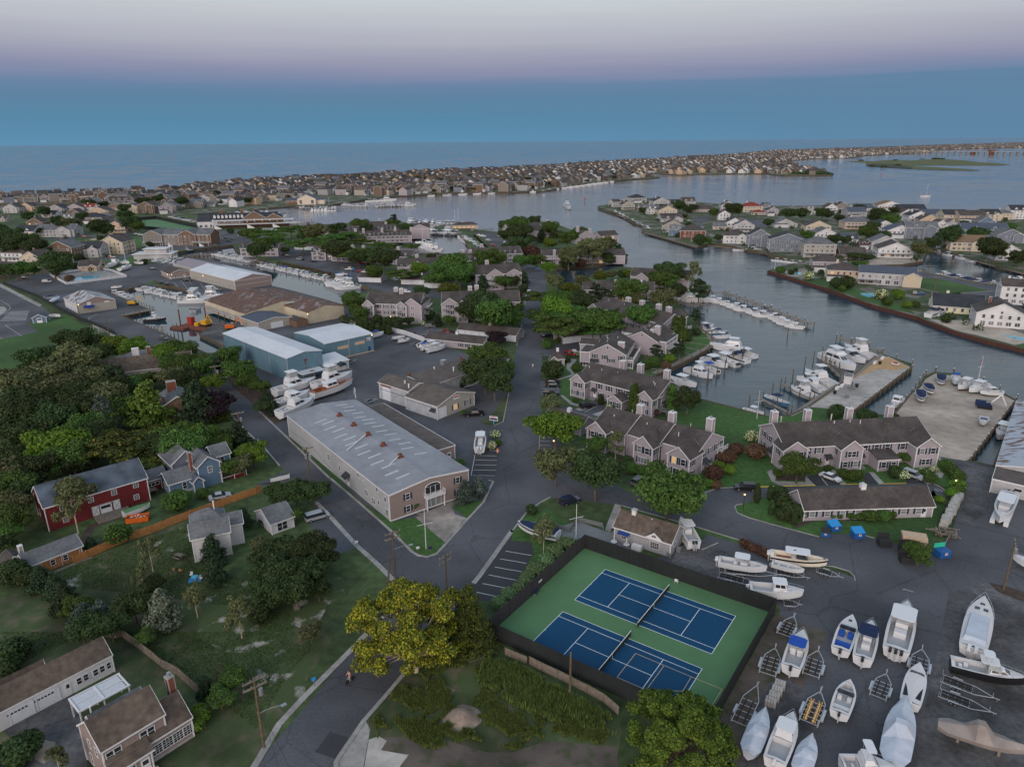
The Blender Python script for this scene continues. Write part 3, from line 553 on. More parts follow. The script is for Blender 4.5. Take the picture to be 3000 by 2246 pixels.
class Bd:
 def __init__(s, name, label, cat, p0, ang, group=None):
  s.root = thing(name, label, cat, (p0[0], p0[1], 0), RD(ang), group); s.n = 0; s.b = None
 def part(s, name, mb, mats, smooth=False): return mb.build(name, mats, s.root, smooth)
 def block(s, x0, y0, L, D, h, rise=0, axis='x', wall='siding_mauve', roof='roof_brown', z0=0, over=.35, trim=True, off=0, th=.16, corner=True):
  s.b = (x0, y0, L, D, z0, h); X1, Y1 = x0+L, y0+D; w = MB()
  w.box(x0, X1, y0, Y1, z0-.3 if z0 == 0 else z0, h)
  r = MB(); t = MB(); o = over
  if axis in 'xy':
   W_ = D if axis == 'x' else L; A0, A1 = (x0, X1) if axis == 'x' else (y0, Y1); B0 = y0 if axis == 'x' else x0
   mid = B0+W_/2+off; ml = mid-B0; mr = B0+W_-mid
   P = (lambda a, b, z: (a, b, z)) if axis == 'x' else (lambda a, b, z: (b, a, z))
   if rise > 0:
    w.faces([P(A0, B0, h), P(A0, B0+W_, h), P(A0, mid, h+rise), P(A1, B0, h), P(A1, B0+W_, h), P(A1, mid, h+rise)], [(0,1,2),(3,4,5),(0,1,4,3),(0,2,5,3),(1,2,5,4)])
   a0, a1 = A0-o, A1+o
   for e, d, sg in ((B0-o, ml+o, 1), (B0+W_+o, mr+o, -1)):
    sl = rise/(ml if sg > 0 else mr); ze = h+.03-sl*o
    q = [P(a0, e, ze), P(a1, e, ze), P(a1, mid, h+rise+.03), P(a0, mid, h+rise+.03)]
    up = [(p[0], p[1], p[2]+th) for p in q]
    r.faces(q+up, [(0,1,2,3),(4,5,6,7),(0,1,5,4),(1,2,6,5),(2,3,7,6),(3,0,4,7)])
    if trim:
     ee = e-.04*sg
     t.faces([P(a0-.03, ee, ze-.08), P(a1+.03, ee, ze-.08), P(a1+.03, ee, ze+th-.01), P(a0-.03, ee, ze+th-.01), P(a0-.03, ee+.12*sg, ze-.08), P(a1+.03, ee+.12*sg, ze-.08), P(a1+.03, ee+.12*sg, ze+th-.03), P(a0-.03, ee+.12*sg, ze+th-.03)],
       [(0,1,2,3),(4,5,6,7),(0,1,5,4),(0,3,7,4),(1,2,6,5),(3,2,6,7)])
     for aa, dd in ((a0-.05, .08), (a1+.05, -.08)):
      lo, hi = ze-.10, h+rise-.07; zt = ze+th-.02; zh = h+rise+.03+th-.02
      t.faces([P(aa, ee, lo), P(aa, mid, hi), P(aa, mid, zh), P(aa, ee, zt), P(aa+dd, ee, lo), P(aa+dd, mid, hi), P(aa+dd, mid, zh), P(aa+dd, ee, zt)], [(0,1,2,3),(4,5,6,7),(0,1,5,4),(3,2,6,7),(0,3,7,4)])
  elif axis == 'h':
   hl = max(.05, (L-D)/2) if L >= D else .05; rl = D/2
   cx, cy = x0+L/2, y0+D/2
   ra = [(cx-hl, cy), (cx+hl, cy)] if L >= D else [(cx, cy-(D-L)/2), (cx, cy+(D-L)/2)]
   e = [(x0-o, y0-o), (X1+o, y0-o), (X1+o, Y1+o), (x0-o, Y1+o)]; ze = h+.03; zr = h+rise
   A, B_ = (*ra[0], zr), (*ra[1], zr); E = [(*p, ze+th) for p in e]
   fs = [(0,1,5,4),(1,2,5),(2,3,4,5),(3,0,4)] if L >= D else [(0,1,4),(1,2,5,4),(2,3,5),(3,0,4,5)]
   r.faces(E+[A, B_], fs); r.faces([(*p, ze) for p in e]+E, [(3,2,1,0),(0,1,5,4),(1,2,6,5),(2,3,7,6),(3,0,4,7)])
   if trim: strip(t, [(e[i][0], e[i][1]) for i in (0,1,2,3,0)], .1, ze-.08, ze+th-.02)
  elif axis == 'f':
   r.box(x0-o, X1+o, y0-o, Y1+o, h+.005, h+.25)
   if trim: strip(t, [(x0-o, y0-o), (X1+o, y0-o), (X1+o, Y1+o), (x0-o, Y1+o), (x0-o, y0-o)], .12, h+.0, h+.3)
  elif axis in 'sS':   # single slope, rising towards the back ('s') or the front ('S')
   z1, z2 = (h, h+rise) if axis == 's' else (h+rise, h)
   w.faces([(x0,y0,h),(X1,y0,h),(X1,Y1,h),(x0,Y1,h),(x0,y0,z1),(X1,y0,z1),(X1,Y1,z2),(x0,Y1,z2)], [(0,1,5,4),(1,2,6,5),(2,3,7,6),(3,0,4,7)])
   k = (z2-z1)/D; q = [(x0-o, y0-o, z1-k*o+.03), (X1+o, y0-o, z1-k*o+.03), (X1+o, Y1, z2+.03), (x0-o, Y1, z2+.03)]
   up = [(p[0], p[1], p[2]+th) for p in q]; r.faces(q+up, [(0,1,2,3),(4,5,6,7),(0,1,5,4),(1,2,6,5),(2,3,7,6),(3,0,4,7)])
   if trim: t.box(x0-o-.03, X1+o+.03, y0-o-.05, y0-o+.05, z1-k*o-.06, z1-k*o+th)
  if corner and trim:
   c = .09
   for (x, y) in ((x0, y0), (X1, y0), (x0, Y1), (X1, Y1)): t.box(x-c, x+c, y-c, y+c, z0-.2, h-.05)
  s.part('wall', w, wall); s.part('roof', r, roof)
  if trim: s.part('trim', t, 'trim')
  return s
 def win(s, face, u, z, w=.9, h=1.3, kind='w', sh=False, pane='glass', n=1, step=2, name=None):
  x0, y0, L, D, _, _2 = s.b
  for i in range(n):
   uu = u+i*step
   if face == 'F': p = (x0+uu, y0-.005, z)
   elif face == 'B': p = (x0+L-uu, y0+D+.005, z)
   elif face == 'R': p = (x0+L+.005, y0+uu, z)
   else: p = (x0-.005, y0+D-uu, z)
   pn = 'glass_lit' if pane == 'auto' and random.random() < .015 else ('glass' if pane == 'auto' else pane)
   if pane == 'auto' and pn == 'glass' and random.random() < .3: pn = 'glass_pale'
   if kind in 'dG':
    if kind == 'd': me = bxm(('door', w, h), ['trim', 'glass'], (-w/2, w/2, -.06, 0, 0, h), (-w/2+.2, w/2-.2, -.075, -.06, h*.55, h*.85, 1))
    else:
     bs = [(-w/2, w/2, -.04, 0, h*q/4+.015, h*(q+1)/4-.015) for q in range(4)]+[(-w/2, w/2, -.02, 0, 0, h), (-w/2-.12, -w/2, -.08, 0, 0, h), (w/2, w/2+.12, -.08, 0, 0, h), (-w/2-.12, w/2+.12, -.08, 0, h, h+.12)]
     me = bxm(('garage_door', w, h), 'panel_white', *bs)
    o = link('door' if kind == 'd' else 'garage_door', me, s.root)
   else:
    f, pm = winset(kind, w, h, pn); o = link(name or 'window', f, s.root); link('pane', pm, o)
    if sh:
     k = .42; sm = bxm(('shutter', h), 'shutter', (-k/2, k/2, -.08, 0, -.05, h+.05))
     for q in (-1, 1):
      so = link('shutter', sm, o); so.location = (q*(w/2+.1+k/2+.01), 0, 0)
   o.location = p; o.rotation_euler = (0, 0, FACE[face])
  return s
 def chimney(s, x, y, z0, z1, w=1.2, d=1.0, m='siding_mauve', cap=True):
  mb = MB(); mb.box(x-w/2, x+w/2, y-d/2, y+d/2, z0, z1); c = .06
  for a, b in ((-1,-1),(1,-1),(1,1),(-1,1)): mb.box(x+a*w/2-c, x+a*w/2+c, y+b*d/2-c, y+b*d/2+c, z0, z1-.02, 1)
  mb.box(x-w/2-.1, x+w/2+.1, y-d/2-.1, y+d/2+.1, z1, z1+.15, 1)
  o = s.part('chimney', mb, [m, 'trim' if m != 'brick_red' else 'concrete'])
  if cap: q = MB(); q.cyl(x, y, z1+.15, z1+.6, .16, 0, 8); q.cyl(x, y, z1+.6, z1+.68, .26, 0, 8); c_ = q.build('flue', 'steel', o)
  return s
 def pipe(s, x, y, z, h=.5, r=.09): mb = MB(); mb.cyl(x, y, z-.3, z+h, r, 0, 6); mb.cyl(x, y, z+h, z+h+.08, r*1.5, 0, 6); s.part('vent_pipe', mb, 'trim'); return s
 def deck(s, x0, y0, L, D, z, m='porch_grey', rail=True, posts=True, rm='trim'):
  mb = MB(); mb.box(x0, x0+L, y0, y0+D, z-.2, z); s.part('deck', mb, m)
  if rail:
   r = MB(); pts = [(x0+.06, y0+D), (x0+.06, y0+.06), (x0+L-.06, y0+.06), (x0+L-.06, y0+D)]
   for a, b in zip(pts, pts[1:]):
    r.bar((*a, z+1), (*b, z+1), .05); r.bar((*a, z+.12), (*b, z+.12), .035); l = hypot(b[0]-a[0], b[1]-a[1]); n = max(2, int(l/.3))
    for i in range(n+1): r.bar((a[0]+(b[0]-a[0])*i/n, a[1]+(b[1]-a[1])*i/n, z), (a[0]+(b[0]-a[0])*i/n, a[1]+(b[1]-a[1])*i/n, z+1), .03 if i % 5 else .06, 0, 4)
   s.part('railing', r, rm)
  if posts and z > .6:
   for x in (x0+.15, x0+L-.15): q = MB(); q.box(x-.09, x+.09, y0+.05, y0+.23, 0, z-.2); s.part('post', q, rm)
  return s
 def awning(s, x, y, z, w, d, h=.7, m='roof_black', face='F'):
  mb = MB(); P = [(-w/2,0,h),(w/2,0,h),(w/2,-d,0),(-w/2,-d,0)]
  mb.faces(P+[(p[0],p[1],p[2]-.08) for p in P], [(0,1,2,3),(4,5,6,7),(0,1,5,4),(1,2,6,5),(2,3,7,6),(3,0,4,7)])
  mb.box(-w/2, w/2, -d-.04, -d, -.15, .03)
  o = s.part('awning', mb, m); o.location = (x, y, z); o.rotation_euler = (0, 0, FACE[face]); return s
 def lampf(s, x, y, z): mb = MB(); mb.box(x-.12, x+.12, y-.12, y+.12, z-.15, z+.15); s.part('wall_lamp', mb, 'lamp'); return s
# ================================================================ townhouses and condominiums on the right
def gable_front(b, x0, y0, L, D, apex, e=5.4, w=None, **k):
 b.block(x0, y0, L, D, e, apex, 'y', **k); return b
GT = 'grey shingled-roof mauve townhouse blocks by the water'
b = Bd('townhouse_row', 'longest mauve townhouse row facing the garages, four chimneys, white car in front', 'townhouse', G('B4',1285,1205,5.4), 5.7, GT)
b.block(-30.2, 3.2, 36, 13.6, 5.4, 3.3, 'x')
for u in (5.2, 8.3, 22.5, 25.2): b.win('F', u, 3.6, 1.1, 1.35, 'w', True, 'auto')
b.win('F', 19.7, 3.5, 1.2, 1.4, 'w', True); b.win('F', 29, 3.5, 1.2, 1.4, 'w', True); b.win('F', 27.8, 1, 1.2, 1.4, 'w', True, 'auto')
b.win('F', 8.0, .9, 1.2, 1.3, 'w', True); b.win('F', 10.6, .3, .95, 2.1, 'd'); b.win('F', 18.6, .3, .95, 2.1, 'd'); b.win('F', 5.0, .9, 1.6, 1.2, '2')
b.win('R', 3, 3.6, 1.1, 1.3, 'w', True, 'auto', 4, 3); b.win('R', 3, .9, 1.1, 1.3, 'w', True, 'auto', 4, 3); b.win('L', 2.5, 3.6, 1.1, 1.3, 'w', True, 'auto', 4, 3); b.win('L', 2.5, .9, 1.1, 1.3, 'w', True, 'auto', 3, 4)
b.awning(-19.6, 3.2, 2.5, 1.8, 1.1); b.awning(-11.6, 3.2, 2.5, 1.8, 1.1); b.awning(-25.1, 3.2, 2.4, 2.0, .7); b.awning(-30.2, 8, 2.6, 2.6, 1.3, face='L')
gable_front(b, -31.4, 1.6, 5.8, 5, 2.1); b.win('F', 1.6, 3.5, 1.1, 1.3, 'w', True, 'auto', 2, 2.7); b.win('F', 2.9, .8, 1.8, 1.3, '2', True); b.win('L', 2.5, 3.5, .9, 1.3, 'w', True); b.win('L', 3.5, .9, 1.3, 1.5, '3')
gable_front(b, -17.9, .6, 5.2, 5, 2.1); b.win('F', 2.6, 3.4, 2.0, 1.35, '2', True, 'auto'); b.win('F', 1.35, .9, 1.1, 1.3, 'w', True, 'auto', 2, 2.5); b.win('L', 2.4, 3.5, .9, 1.2, 'w', True); b.win('R', 2.4, 3.5, .9, 1.2, 'w', True)
gable_front(b, .2, 0, 5.5, 5.5, 2.1); b.win('F', 1.4, 3.5, 1.1, 1.35, 'w', True, 'auto', 2, 2.7); b.win('F', 2.7, .8, 1.9, 1.3, '2', True); b.win('R', 2.5, 3.5, .9, 1.3, 'w', True); b.win('L', 1.2, 3.5, .9, 1.3, 'w', True)
b.block(-9.2, -.7, 4.8, 4, 2.9, .8, 's'); b.win('F', 1.3, .9, 1.1, 1.3, 'w', True, 'auto', 2, 2.4)
for x in (-28.8, -20.3, -9.6, 1.0): b.chimney(x, 13.2, 7, 10.5, 1.4, 1.2)
for x, y in ((-15.6, 9), (-11.5, 9.2), (-9.3, 8.5)): b.pipe(x, y, 8.5)
for x, y in ((-26.2, 14.5), (-13.2, 14.5)): b.pipe(x, y, 7.3, 1.2, .14)
st = MB(); [st.box(x-.55, x+.55, .8+i*.35, 3.1, i*.08, .08+i*.08) for x in (-19.6, -11.6) for i in range(4)]
for x in (-19.6, -11.6): st.bar((x+.6, 0.8, 1), (x+.6, 3.1, 1.3), .04); st.bar((x-.6, 0.8, 1), (x-.6, 3.1, 1.3), .04)
b.part('steps', st, 'porch_grey')
# row 3 (three staggered units)
b = Bd('townhouse_row', 'mauve row of three stepped townhouses with three front gables behind the clubhouse trees', 'townhouse', G('B3',1055,1165,5.4), -42.7, GT)
for i, (x0, x1, yf, zr) in enumerate(((-13.6, -3.95, 2.0, 3.3), (-3.95, 5.1, 3.0, 3.3), (5.1, 14.4, 4.2, 3.3))):
 b.block(x0, yf, x1-x0, 12.6, 5.4, zr-.15*i, 'x', over=.12)
 L = x1-x0; b.win('F', L*.72, 3.5, 1.5, 1.4, '2', True, 'auto'); b.win('F', L*.75, .8, 1.2, 1.4, 'w', True); b.win('F', L*.5, .2, .95, 2.1, 'd'); b.awning(x0+L*.5, yf, 2.6, 1.8, 1.0)
 b.win('B', 2.2, 3.4, 1.4, 1.4, '2', False, 'auto', 3, 3); b.win('B', 2.2, .3, 1.6, 2, '2', False, 'glass', 3, 3)
 if i == 2: b.win('R', 3, 3.5, 1, 1.3, 'w', True, 'auto', 4, 3); b.win('R', 6, .6, 1, 1.3, 'w', True, 'auto', 2, 4); b.win('R', 3, .2, .95, 2.1, 'd'); b.awning(x1, 7.2, 2.5, 2.4, 1.2, face='R'); b.deck(x1-.2, 1.4+7.2, 1.6, 2.2, .6)
for x, w in ((-13.8, 5.6), (0, 5.1), (9.2, 5.5)):
 gable_front(b, x, 0 if x > 5 or x < -5 else 0, w, 6, 2.3); b.win('F', w*.3, 3.4, 1.1, 1.5, 'w', True, 'auto', 2, w*.42); b.win('F', w*.5, .8, 2.4, 1.4, '3', True, 'auto'); b.win('R', 1.6, 3.4, .95, 1.35, 'w', True); b.win('R', 1.6, .7, .95, 1.35, 'w', True); b.win('L', 4, 3.4, .95, 1.3, 'w', True)
b.deck(14.4, 14, 1.3, 3, 3)
for x, y in ((-5.2, 10.6), (3.4, 11.2), (12.3, 13.6)): b.chimney(x, y, 7, 10.6, 1.5, 1.3)
for x, y in ((-10, 6), (-1, 7), (7.3, 13.4), (8, 6.5), (-8.6, 12)): b.pipe(x, y, 7.4, .6)
# row 2
b = Bd('townhouse_row', 'mauve townhouse row with a black car parked at its front steps', 'townhouse', G('B3',690,632,5.4), -41.8, GT)
b.block(-4.8, 0, 27.2, 12.2, 5.4, 3.2, 'x')
for u in (7.5, 11, 14.6, 17.4): b.win('F', u, 3.5, 1.1, 1.4, 'w', True, 'auto')
b.win('F', 12, .8, 1.1, 1.3, 'w', True, 'glass_lit'); b.win('F', 6, .3, .95, 2.1, 'd'); b.win('F', 8.2, .8, 1.1, 1.3, 'w', True); b.awning(1.2, 0, 2.6, 1.8, 1.0)
b.win('R', 8.5, 3.5, 1, 1.3, 'w', True); b.win('R', 3.5, .2, .95, 2.1, 'd'); b.awning(22.4, 3.8, 2.5, 3.2, 1.3, face='R'); b.deck(22.4, 1.6, 2.4, 6, .9, rm='porch_grey')
gable_front(b, -5.7, -2.8, 5.1, 5.5, 2); b.win('F', 2.6, 3.4, 2.0, 1.3, '2', True, 'auto'); b.win('F', 1.5, .9, 1.1, 1.2, 'w', True, 'auto', 2, 2.3); b.win('R', 1.2, 3.4, .95, 1.3, 'w', True); b.win('L', 2.7, 3.4, .95, 1.3, 'w', True)
gable_front(b, 17.5, -2.8, 4.9, 5, 2); b.win('F', 2.4, 3.2, 1.7, 1.3, '2', True); b.win('F', 2.4, .8, 1.7, 1.2, '2', True); b.win('R', 1.2, 3.2, .95, 1.3, 'w', True)
b.block(8.6, -4.0, 4.7, 4.1, 2.9, 1.3, 'y'); b.win('F', 1.2, .8, .9, 1.4, 'w', True, 'glass', 2, 2.2); b.win('L', 1.4, .8, .9, 1.4, 'w', True)
for x, y in ((3.5, 11.3), (9.5, 11.6), (18.5, 11.6)): b.chimney(x, y, 5.5, 9.6, 1.5, 1.3)
for x, y in ((-3.9, 4), (0.7, 4), (6, 4.6), (18.6, 4), (19.6, 3)): b.pipe(x, y, 7.6)
st = MB(); [st.box(0, 2.2, -1.8+i*.35, -.1, i*.1, .1+i*.1) for i in range(4)]; b.part('steps', st, 'porch_grey')
b.block(11, 12, 6, 6, 4.2, 1.4, 'y')
# row 1 and 1b: end-on gables
b = Bd('townhouse_row', 'mauve end-on townhouse with wide gable and a red car at its left corner', 'townhouse', G('B3',680,375,5.4), -18.8, GT)
b.block(0, -1.6, 12.2, 17.5, 5.4, 3.2, 'y'); b.block(-3.3, -1.2, 3.3, 16, 5.0, 1.1, 'f', over=.2)
b.win('F', 1.5, .6, 3, 1, '3', True)
b.b = (0, -1.6, 12.2, 17.5, 0, 5.4)
b.win('F', 1.8, 3.5, .9, 1.3, 'w', True); b.win('F', 5.2, 3.4, .9, 1.3, 'w', True); b.win('F', 7.4, 2.4, 1.5, 1.2, '2', True); b.win('F', 10.9, 3.5, 1.1, 1.3, 'w', True); b.win('F', 1.6, .4, 1.0, 2, 'd'); b.win('F', 6.1, 7, .55, .8, 'p'); b.win('R', 2, .5, 1.8, 2, '2', False, 'glass', 4, 4); b.win('R', 2, 3.2, 1.8, 2, '2', False, 'auto', 4, 4)
b.awning(1.8, -1.6, 2.5, 3, 1.0); b.block(12.2, .3, 2.3, 15, 2.9, 0, 'f', over=.1); b.deck(12.2, .3, 2.4, 15, 3.1); b.chimney(9.8, 3.5, 4, 8.2, 2.1, 1.6); b.win('F', 1.1, .8, .9, 1.3, 'w', True)
b.block(-5.5, 8, 6, 5, 5.4, 1.2, 'x')
for x, y in ((5, 3), (4.4, 7), (7.5, 9), (3.5, 10)): b.pipe(x, y, 8)
b = Bd('townhouse_row', 'mauve end-on townhouse set back, with broad blank gable and tall side chimney', 'townhouse', G('B3',1010,250,5.4), -32, GT)
b.block(0, -2.5, 12, 16, 5.4, 3.1, 'y'); b.win('F', 6, 6.8, .55, .8, 'p'); b.block(12, -1, 2.6, 12, 5.2, 0, 'f', over=.1); b.win('F', 1.3, .8, 1, 1.6, 'w', False); b.win('R', 2, .5, 1.7, 2, '2', False, 'auto', 3, 3.6); b.win('R', 2, 3.2, 1.7, 1.7, '2', False, 'auto', 3, 3.6)
b.deck(14.6, -1, 1.7, 12, 3.0); b.chimney(9.6, 3.5, 4.5, 9.6, 1.7, 1.4); b.chimney(8.0, 2.4, 4.5, 8.4, 1.2, 1.2); b.chimney(-.2, -1.6, 2, 6.6, 1.3, 1.1); b.block(-6, 8, 6.5, 5, 4.4, 1.5, 'x', over=.2); b.win('F', 2.4, 1.5, 3.4, 2, '3')
for x, y in ((5, 3), (4.6, 8), (7, 6), (6.6, 1)): b.pipe(x, y, 8)
b = Bd('townhouse_row', 'mauve townhouse row with front gable at left and blue-awninged decks over the marina', 'townhouse', G('A3',670,1475,5.4), -56.2, GT)
b.block(-1, 3.8, 40.5, 12, 5.4, 3.2, 'x'); b.win('F', 10, 3.5, 1.4, 1.4, '2', True, 'auto', 9, 3.4); b.win('F', 10, .8, 1.4, 1.4, '2', True, 'auto', 9, 3.4); b.win('R', 2.5, 3.5, 1.1, 1.3, 'w', True, 'auto', 2, 3); b.win('R', 2, .7, 1.1, 1.3, 'w', True, 'auto', 3, 3)
gable_front(b, -.2, -.4, 6.8, 7, 2.2); b.win('F', 1.7, 3.5, 1.2, 1.4, 'w', True, 'auto', 2, 3.2); b.win('F', 1.7, .8, 1.2, 1.4, 'w', True, 'auto', 2, 3.2); b.win('L', 3.2, 3.5, .9, 1.3, 'w', True)
b.deck(39.5, 8, 4, 8, 3); b.awning(39.6, 10, 5, 3, 1.6, m='awning_blue', face='R')
for x, y in ((11, 12), (19, 12.4), (28, 13), (34, 12.6)): b.chimney(x, y, 6.5, 10, 1.8, 1.4)
for x in (3, 13, 22, 31): b.pipe(x, 8, 7.8)
b.block(27, 13, 9, 8, 5.4, 2.2, 'y')
b = Bd('townhouse_row', 'mauve townhouse half hidden in trees above the inlet, with an A-shaped gable window', 'townhouse', G('A3',613,1325,4.6), -8, GT)
b.block(0, 0, 10, 11, 4.8, 2.6, 'x', over=.3); b.block(6.8, -1.5, 27, 12, 5.2, 3.2, 'x'); b.win('F', 3, 2.9, 1.8, 1.5, '2', False, 'glass', 6, 4); b.win('F', 3, .6, 1.8, 1.8, '2', False, 'auto', 6, 4)
gable_front(b, 17.5, -4, 6, 5, 3); b.win('F', 3, 3, 3, 2.2, '3'); b.win('F', 3, .3, 3, 2.2, '3', False, 'glass_lit'); b.b = (0, 0, 10, 11, 0, 5); b.win('L', 5.5, 3, .7, .9, 'p')
for x, y in ((16, 1.5), (24, .5), (27, 1)): b.chimney(x, y, 5.5, 9.4, 2, 1.5)
b = Bd('townhouse_row', 'mauve riverside townhouse beyond the inlet trees, mostly its dark roof showing', 'townhouse', G('A3',1070,1215,5), -20, GT)
b.block(-3, 2, 30, 12, 5.2, 3.4, 'x'); b.block(0, -3, 7, 8, 5.4, 2.4, 'y'); b.win('F', 2, 3, 1.4, 1.5, '2', False, 'auto', 2, 3); b.win('F', 2, .6, 1.4, 1.5, '2', False, 'auto', 2, 3); b.chimney(14, 9, 7, 10.2, 1.6, 1.3); b.chimney(22, 9, 7, 10.2, 1.6, 1.3)
b = Bd('townhouse_row', 'long two-storey mauve row along the inlet bulkhead with balconies and two tall chimneys', 'townhouse', G('A3',255,1030,5), -2, GT)
b.block(0, 0, 52, 12, 5, 3, 'x', over=.3); b.win('F', 3.5, 2.9, 2, 1.6, '2', False, 'auto', 11, 4.2); b.win('F', 3.5, .4, 2, 1.9, '2', False, 'auto', 11, 4.2); b.win('L', 6, 3.5, 1, 1.3, 'w')
gable_front(b, 9.5, -3, 6, 4, 3); b.win('F', 3, 3.1, 2.4, 2, '2'); b.win('F', 3, .3, 3, 2, '3'); b.deck(10, -4.4, 5, 1.4, 2.9); b.deck(0, -2.5, 9, 2.5, 2.8)
b.b = (0,0,52,12,0,5); b.deck(25, -3, 16, 3, 2.8); b.chimney(8, -.6, 1, 8.6, 1.5, 1.2); b.chimney(31, -.6, 1, 9, 1.6, 1.2)
b = Bd('townhouse_row', 'gabled mauve house at the inlet corner behind the long row, with a tall white-trimmed chimney', 'townhouse', G('A3',560,870,5), 25, GT)
b.block(0, 0, 16, 14, 5.2, 4, 'y'); b.win('F', 4, 3, 1.6, 1.5, '2', False, 'auto', 3, 4); b.chimney(4, 6, 7, 12, 1.8, 1.4); b.chimney(14, 5, 5, 10, 1.6, 1.3)
b.block(18, -4, 16, 12, 5, 3, 'x'); b.win('F', 3, 2.8, 1.8, 1.6, '2', False, 'glass_lit', 3, 4)
b = Bd('townhouse_row', 'stepped mauve gables at the northern river tip with two side chimneys', 'townhouse', G('A3',170,800,5), 28, GT)
b.block(0, 0, 20, 13, 5, 4, 'y'); b.block(-18, 5, 18, 12, 5.4, 3.4, 'x'); b.win('F', 3, 3, 1.6, 1.5, '2', False, 'auto', 3, 4); b.block(-3, -16, 15, 13, 5, 3.6, 'y'); b.win('F', 4, 3, 1.6, 1.4, '2', False, 'auto', 2, 5); b.chimney(17, 4, 6, 11, 2, 1.5); b.chimney(12, -8, 4, 9.5, 1.6, 1.3); b.chimney(14, -13, 3, 8, 1.6, 1.3)
# condominiums left of the avenue
GC = 'mauve condominium blocks left of the avenue'
def condo3(label, p, ang, L, D, proj_, chims, h=7.9, rise=3.6):
 b = Bd('condominium', label, 'condominium', p, ang, GC); b.block(0, 0, L, D, h, rise, 'x')
 for z in (.8, 3.4, 6.0): b.win('F', 2.2, z, 1.2, 1.4, 'w', True, 'auto', max(1, int((L-2)/3.4)), 3.4); b.win('R', 2.4, z, 1.3, 1.4, '2' if z > 6 else 'w', False, 'auto', max(1, int(D/4)), 4); b.win('L', 2.4, z, 1.2, 1.4, 'w', True, 'auto', max(1, int(D/4)), 4)
 for x, y, l, d, r in proj_:
  b.block(x, y, l, d, h, r, 'y')
  for z in (.8, 3.4, 6.0): b.win('F', l/2, z, min(2.2, l*.45), 1.4, '2', True, 'auto'); b.win('R', 1.3, z, .9, 1.3, 'w', False)
  b.deck(x+.4, y-1.2, l*.4, 1.2, 3.1, posts=False); b.deck(x+.4, y-1.2, l*.4, 1.2, 5.7, posts=False)
 for x, y in chims: b.chimney(x, y, h+1, h+rise+1.8, 1.6, 1.3)
 b.lampf(L*.45, -.1, 2.4); b.lampf(L*.6, -.1, 5); return b
p = G('A2', 945, 1440, 7.9)
b = condo3('three-storey mauve condominium with balconies and paired chimneys nearest the blue boat sheds', p, -8, 24, 13, [(-.2, -2.8, 4.6, 5, 2), (14.5, -3.4, 4.4, 5, 1.8)], [(11.5, 8), (14.5, 6)])
b.block(17, -2.2, 8, 15, 7.9, 3.0, 'y'); [b.win('F', 4.2, z, 1.5, 1.4, '2', False, 'auto', 1) for z in (.8, 3.4, 6)]; [b.win('R', 3, z, 1.5, 1.4, '2', False, 'auto', 3, 4) for z in (.8, 3.4, 6)]; [b.deck(25, 3, 1.6, 8, z, posts=False) for z in (3.1, 5.7)]
b = condo3('three-storey mauve condominium with a tall gabled stair bay, partly behind the big avenue trees', G('A2', 1610, 1440, 7.9), 4, 33, 13, [(-.3, -1.5, 7, 6, 2.4), (6.5, -4.2, 4, 6, 2)], [(12, 8), (15, 10)])
b = condo3('three-storey mauve condominium showing a broad gable with a blue awning, left of the upper avenue', G('A2', 1900, 1195, 7.9), 14, 24, 15, [(5, -3, 9, 8, 3), (16, -1, 8, 7, 2.2)], [(8, 10)])
b = condo3('mauve condominium with a wide pediment gable and blue awning beside the basin', G('A2', 1225, 1130, 6), 8, 30, 14, [(4.5, -3, 13, 9, 3.4)], [(11, 9)], h=6.2)
b = condo3('mauve condominium low behind trees right of the basin with two slim chimneys', G('A2', 1570, 1080, 5), 6, 32, 12, [], [(15, 8), (20, 8)], h=5)
b = condo3('mauve condominium at the basin corner with a stepped gable facing the avenue', G('A2', 1850, 1030, 5.4), 16, 34, 14, [(8, -2, 14, 9, 4)], [(10, 10)], h=5.4)
b = condo3('mauve condominium row with a line of chimneys facing the yacht basin, left part', G('A2', 720, 870, 5.2), 10, 54, 12, [], [(12, 4), (18, 4), (32, 4), (42, 5), (54, 4)], h=5.2)
b = condo3('detached mauve gabled block between the basin and the bay marina', G('A2', 1335, 800, 7.4), 5, 15, 12, [], [], h=7.6)
b.block(-.5, -.3, 15.6, 12.6, 7.7, 3.2, 'y', corner=False)
b = condo3('long low dark-roofed condominium row along the bay shore behind the treetops', G('A2', 480, 830, 4.5), 14, 75, 13, [], [(60, 8)], h=4.6)
b = condo3('gabled mauve block at the right end of the bay-shore row', G('A2', 985, 780, 6), 10, 16, 12, [], [(8, 8)], h=6.2, rise=3.4)
b = condo3('mauve condominium among the honey locusts with a white-trimmed upper gable, left of the courtyard', G('A2', 480, 1000, 5), -6, 26, 12, [(4, -2, 6, 6, 2)], [(10, 7)], h=5, rise=3)
b = condo3('mauve condominium half buried in trees in the middle of the courtyard rows', G('A2', 650, 1010, 5), -20, 30, 12, [], [(12, 7), (20, 7)], h=5, rise=3)
b = condo3('mauve condominium with pale end gable near the basin dock, behind the lower locust trees', G('A2', 960, 1030, 5), -14, 30, 12, [], [(18, 8)], h=5, rise=3)
b = condo3('mauve condominium by the bridge-side canal lot with white dormer trim', G('A1', 2075, 970, 5), -4, 26, 12, [(5, -2, 6, 6, 2.4)], [(9, 7), (15, 7)], h=5.4, rise=3)
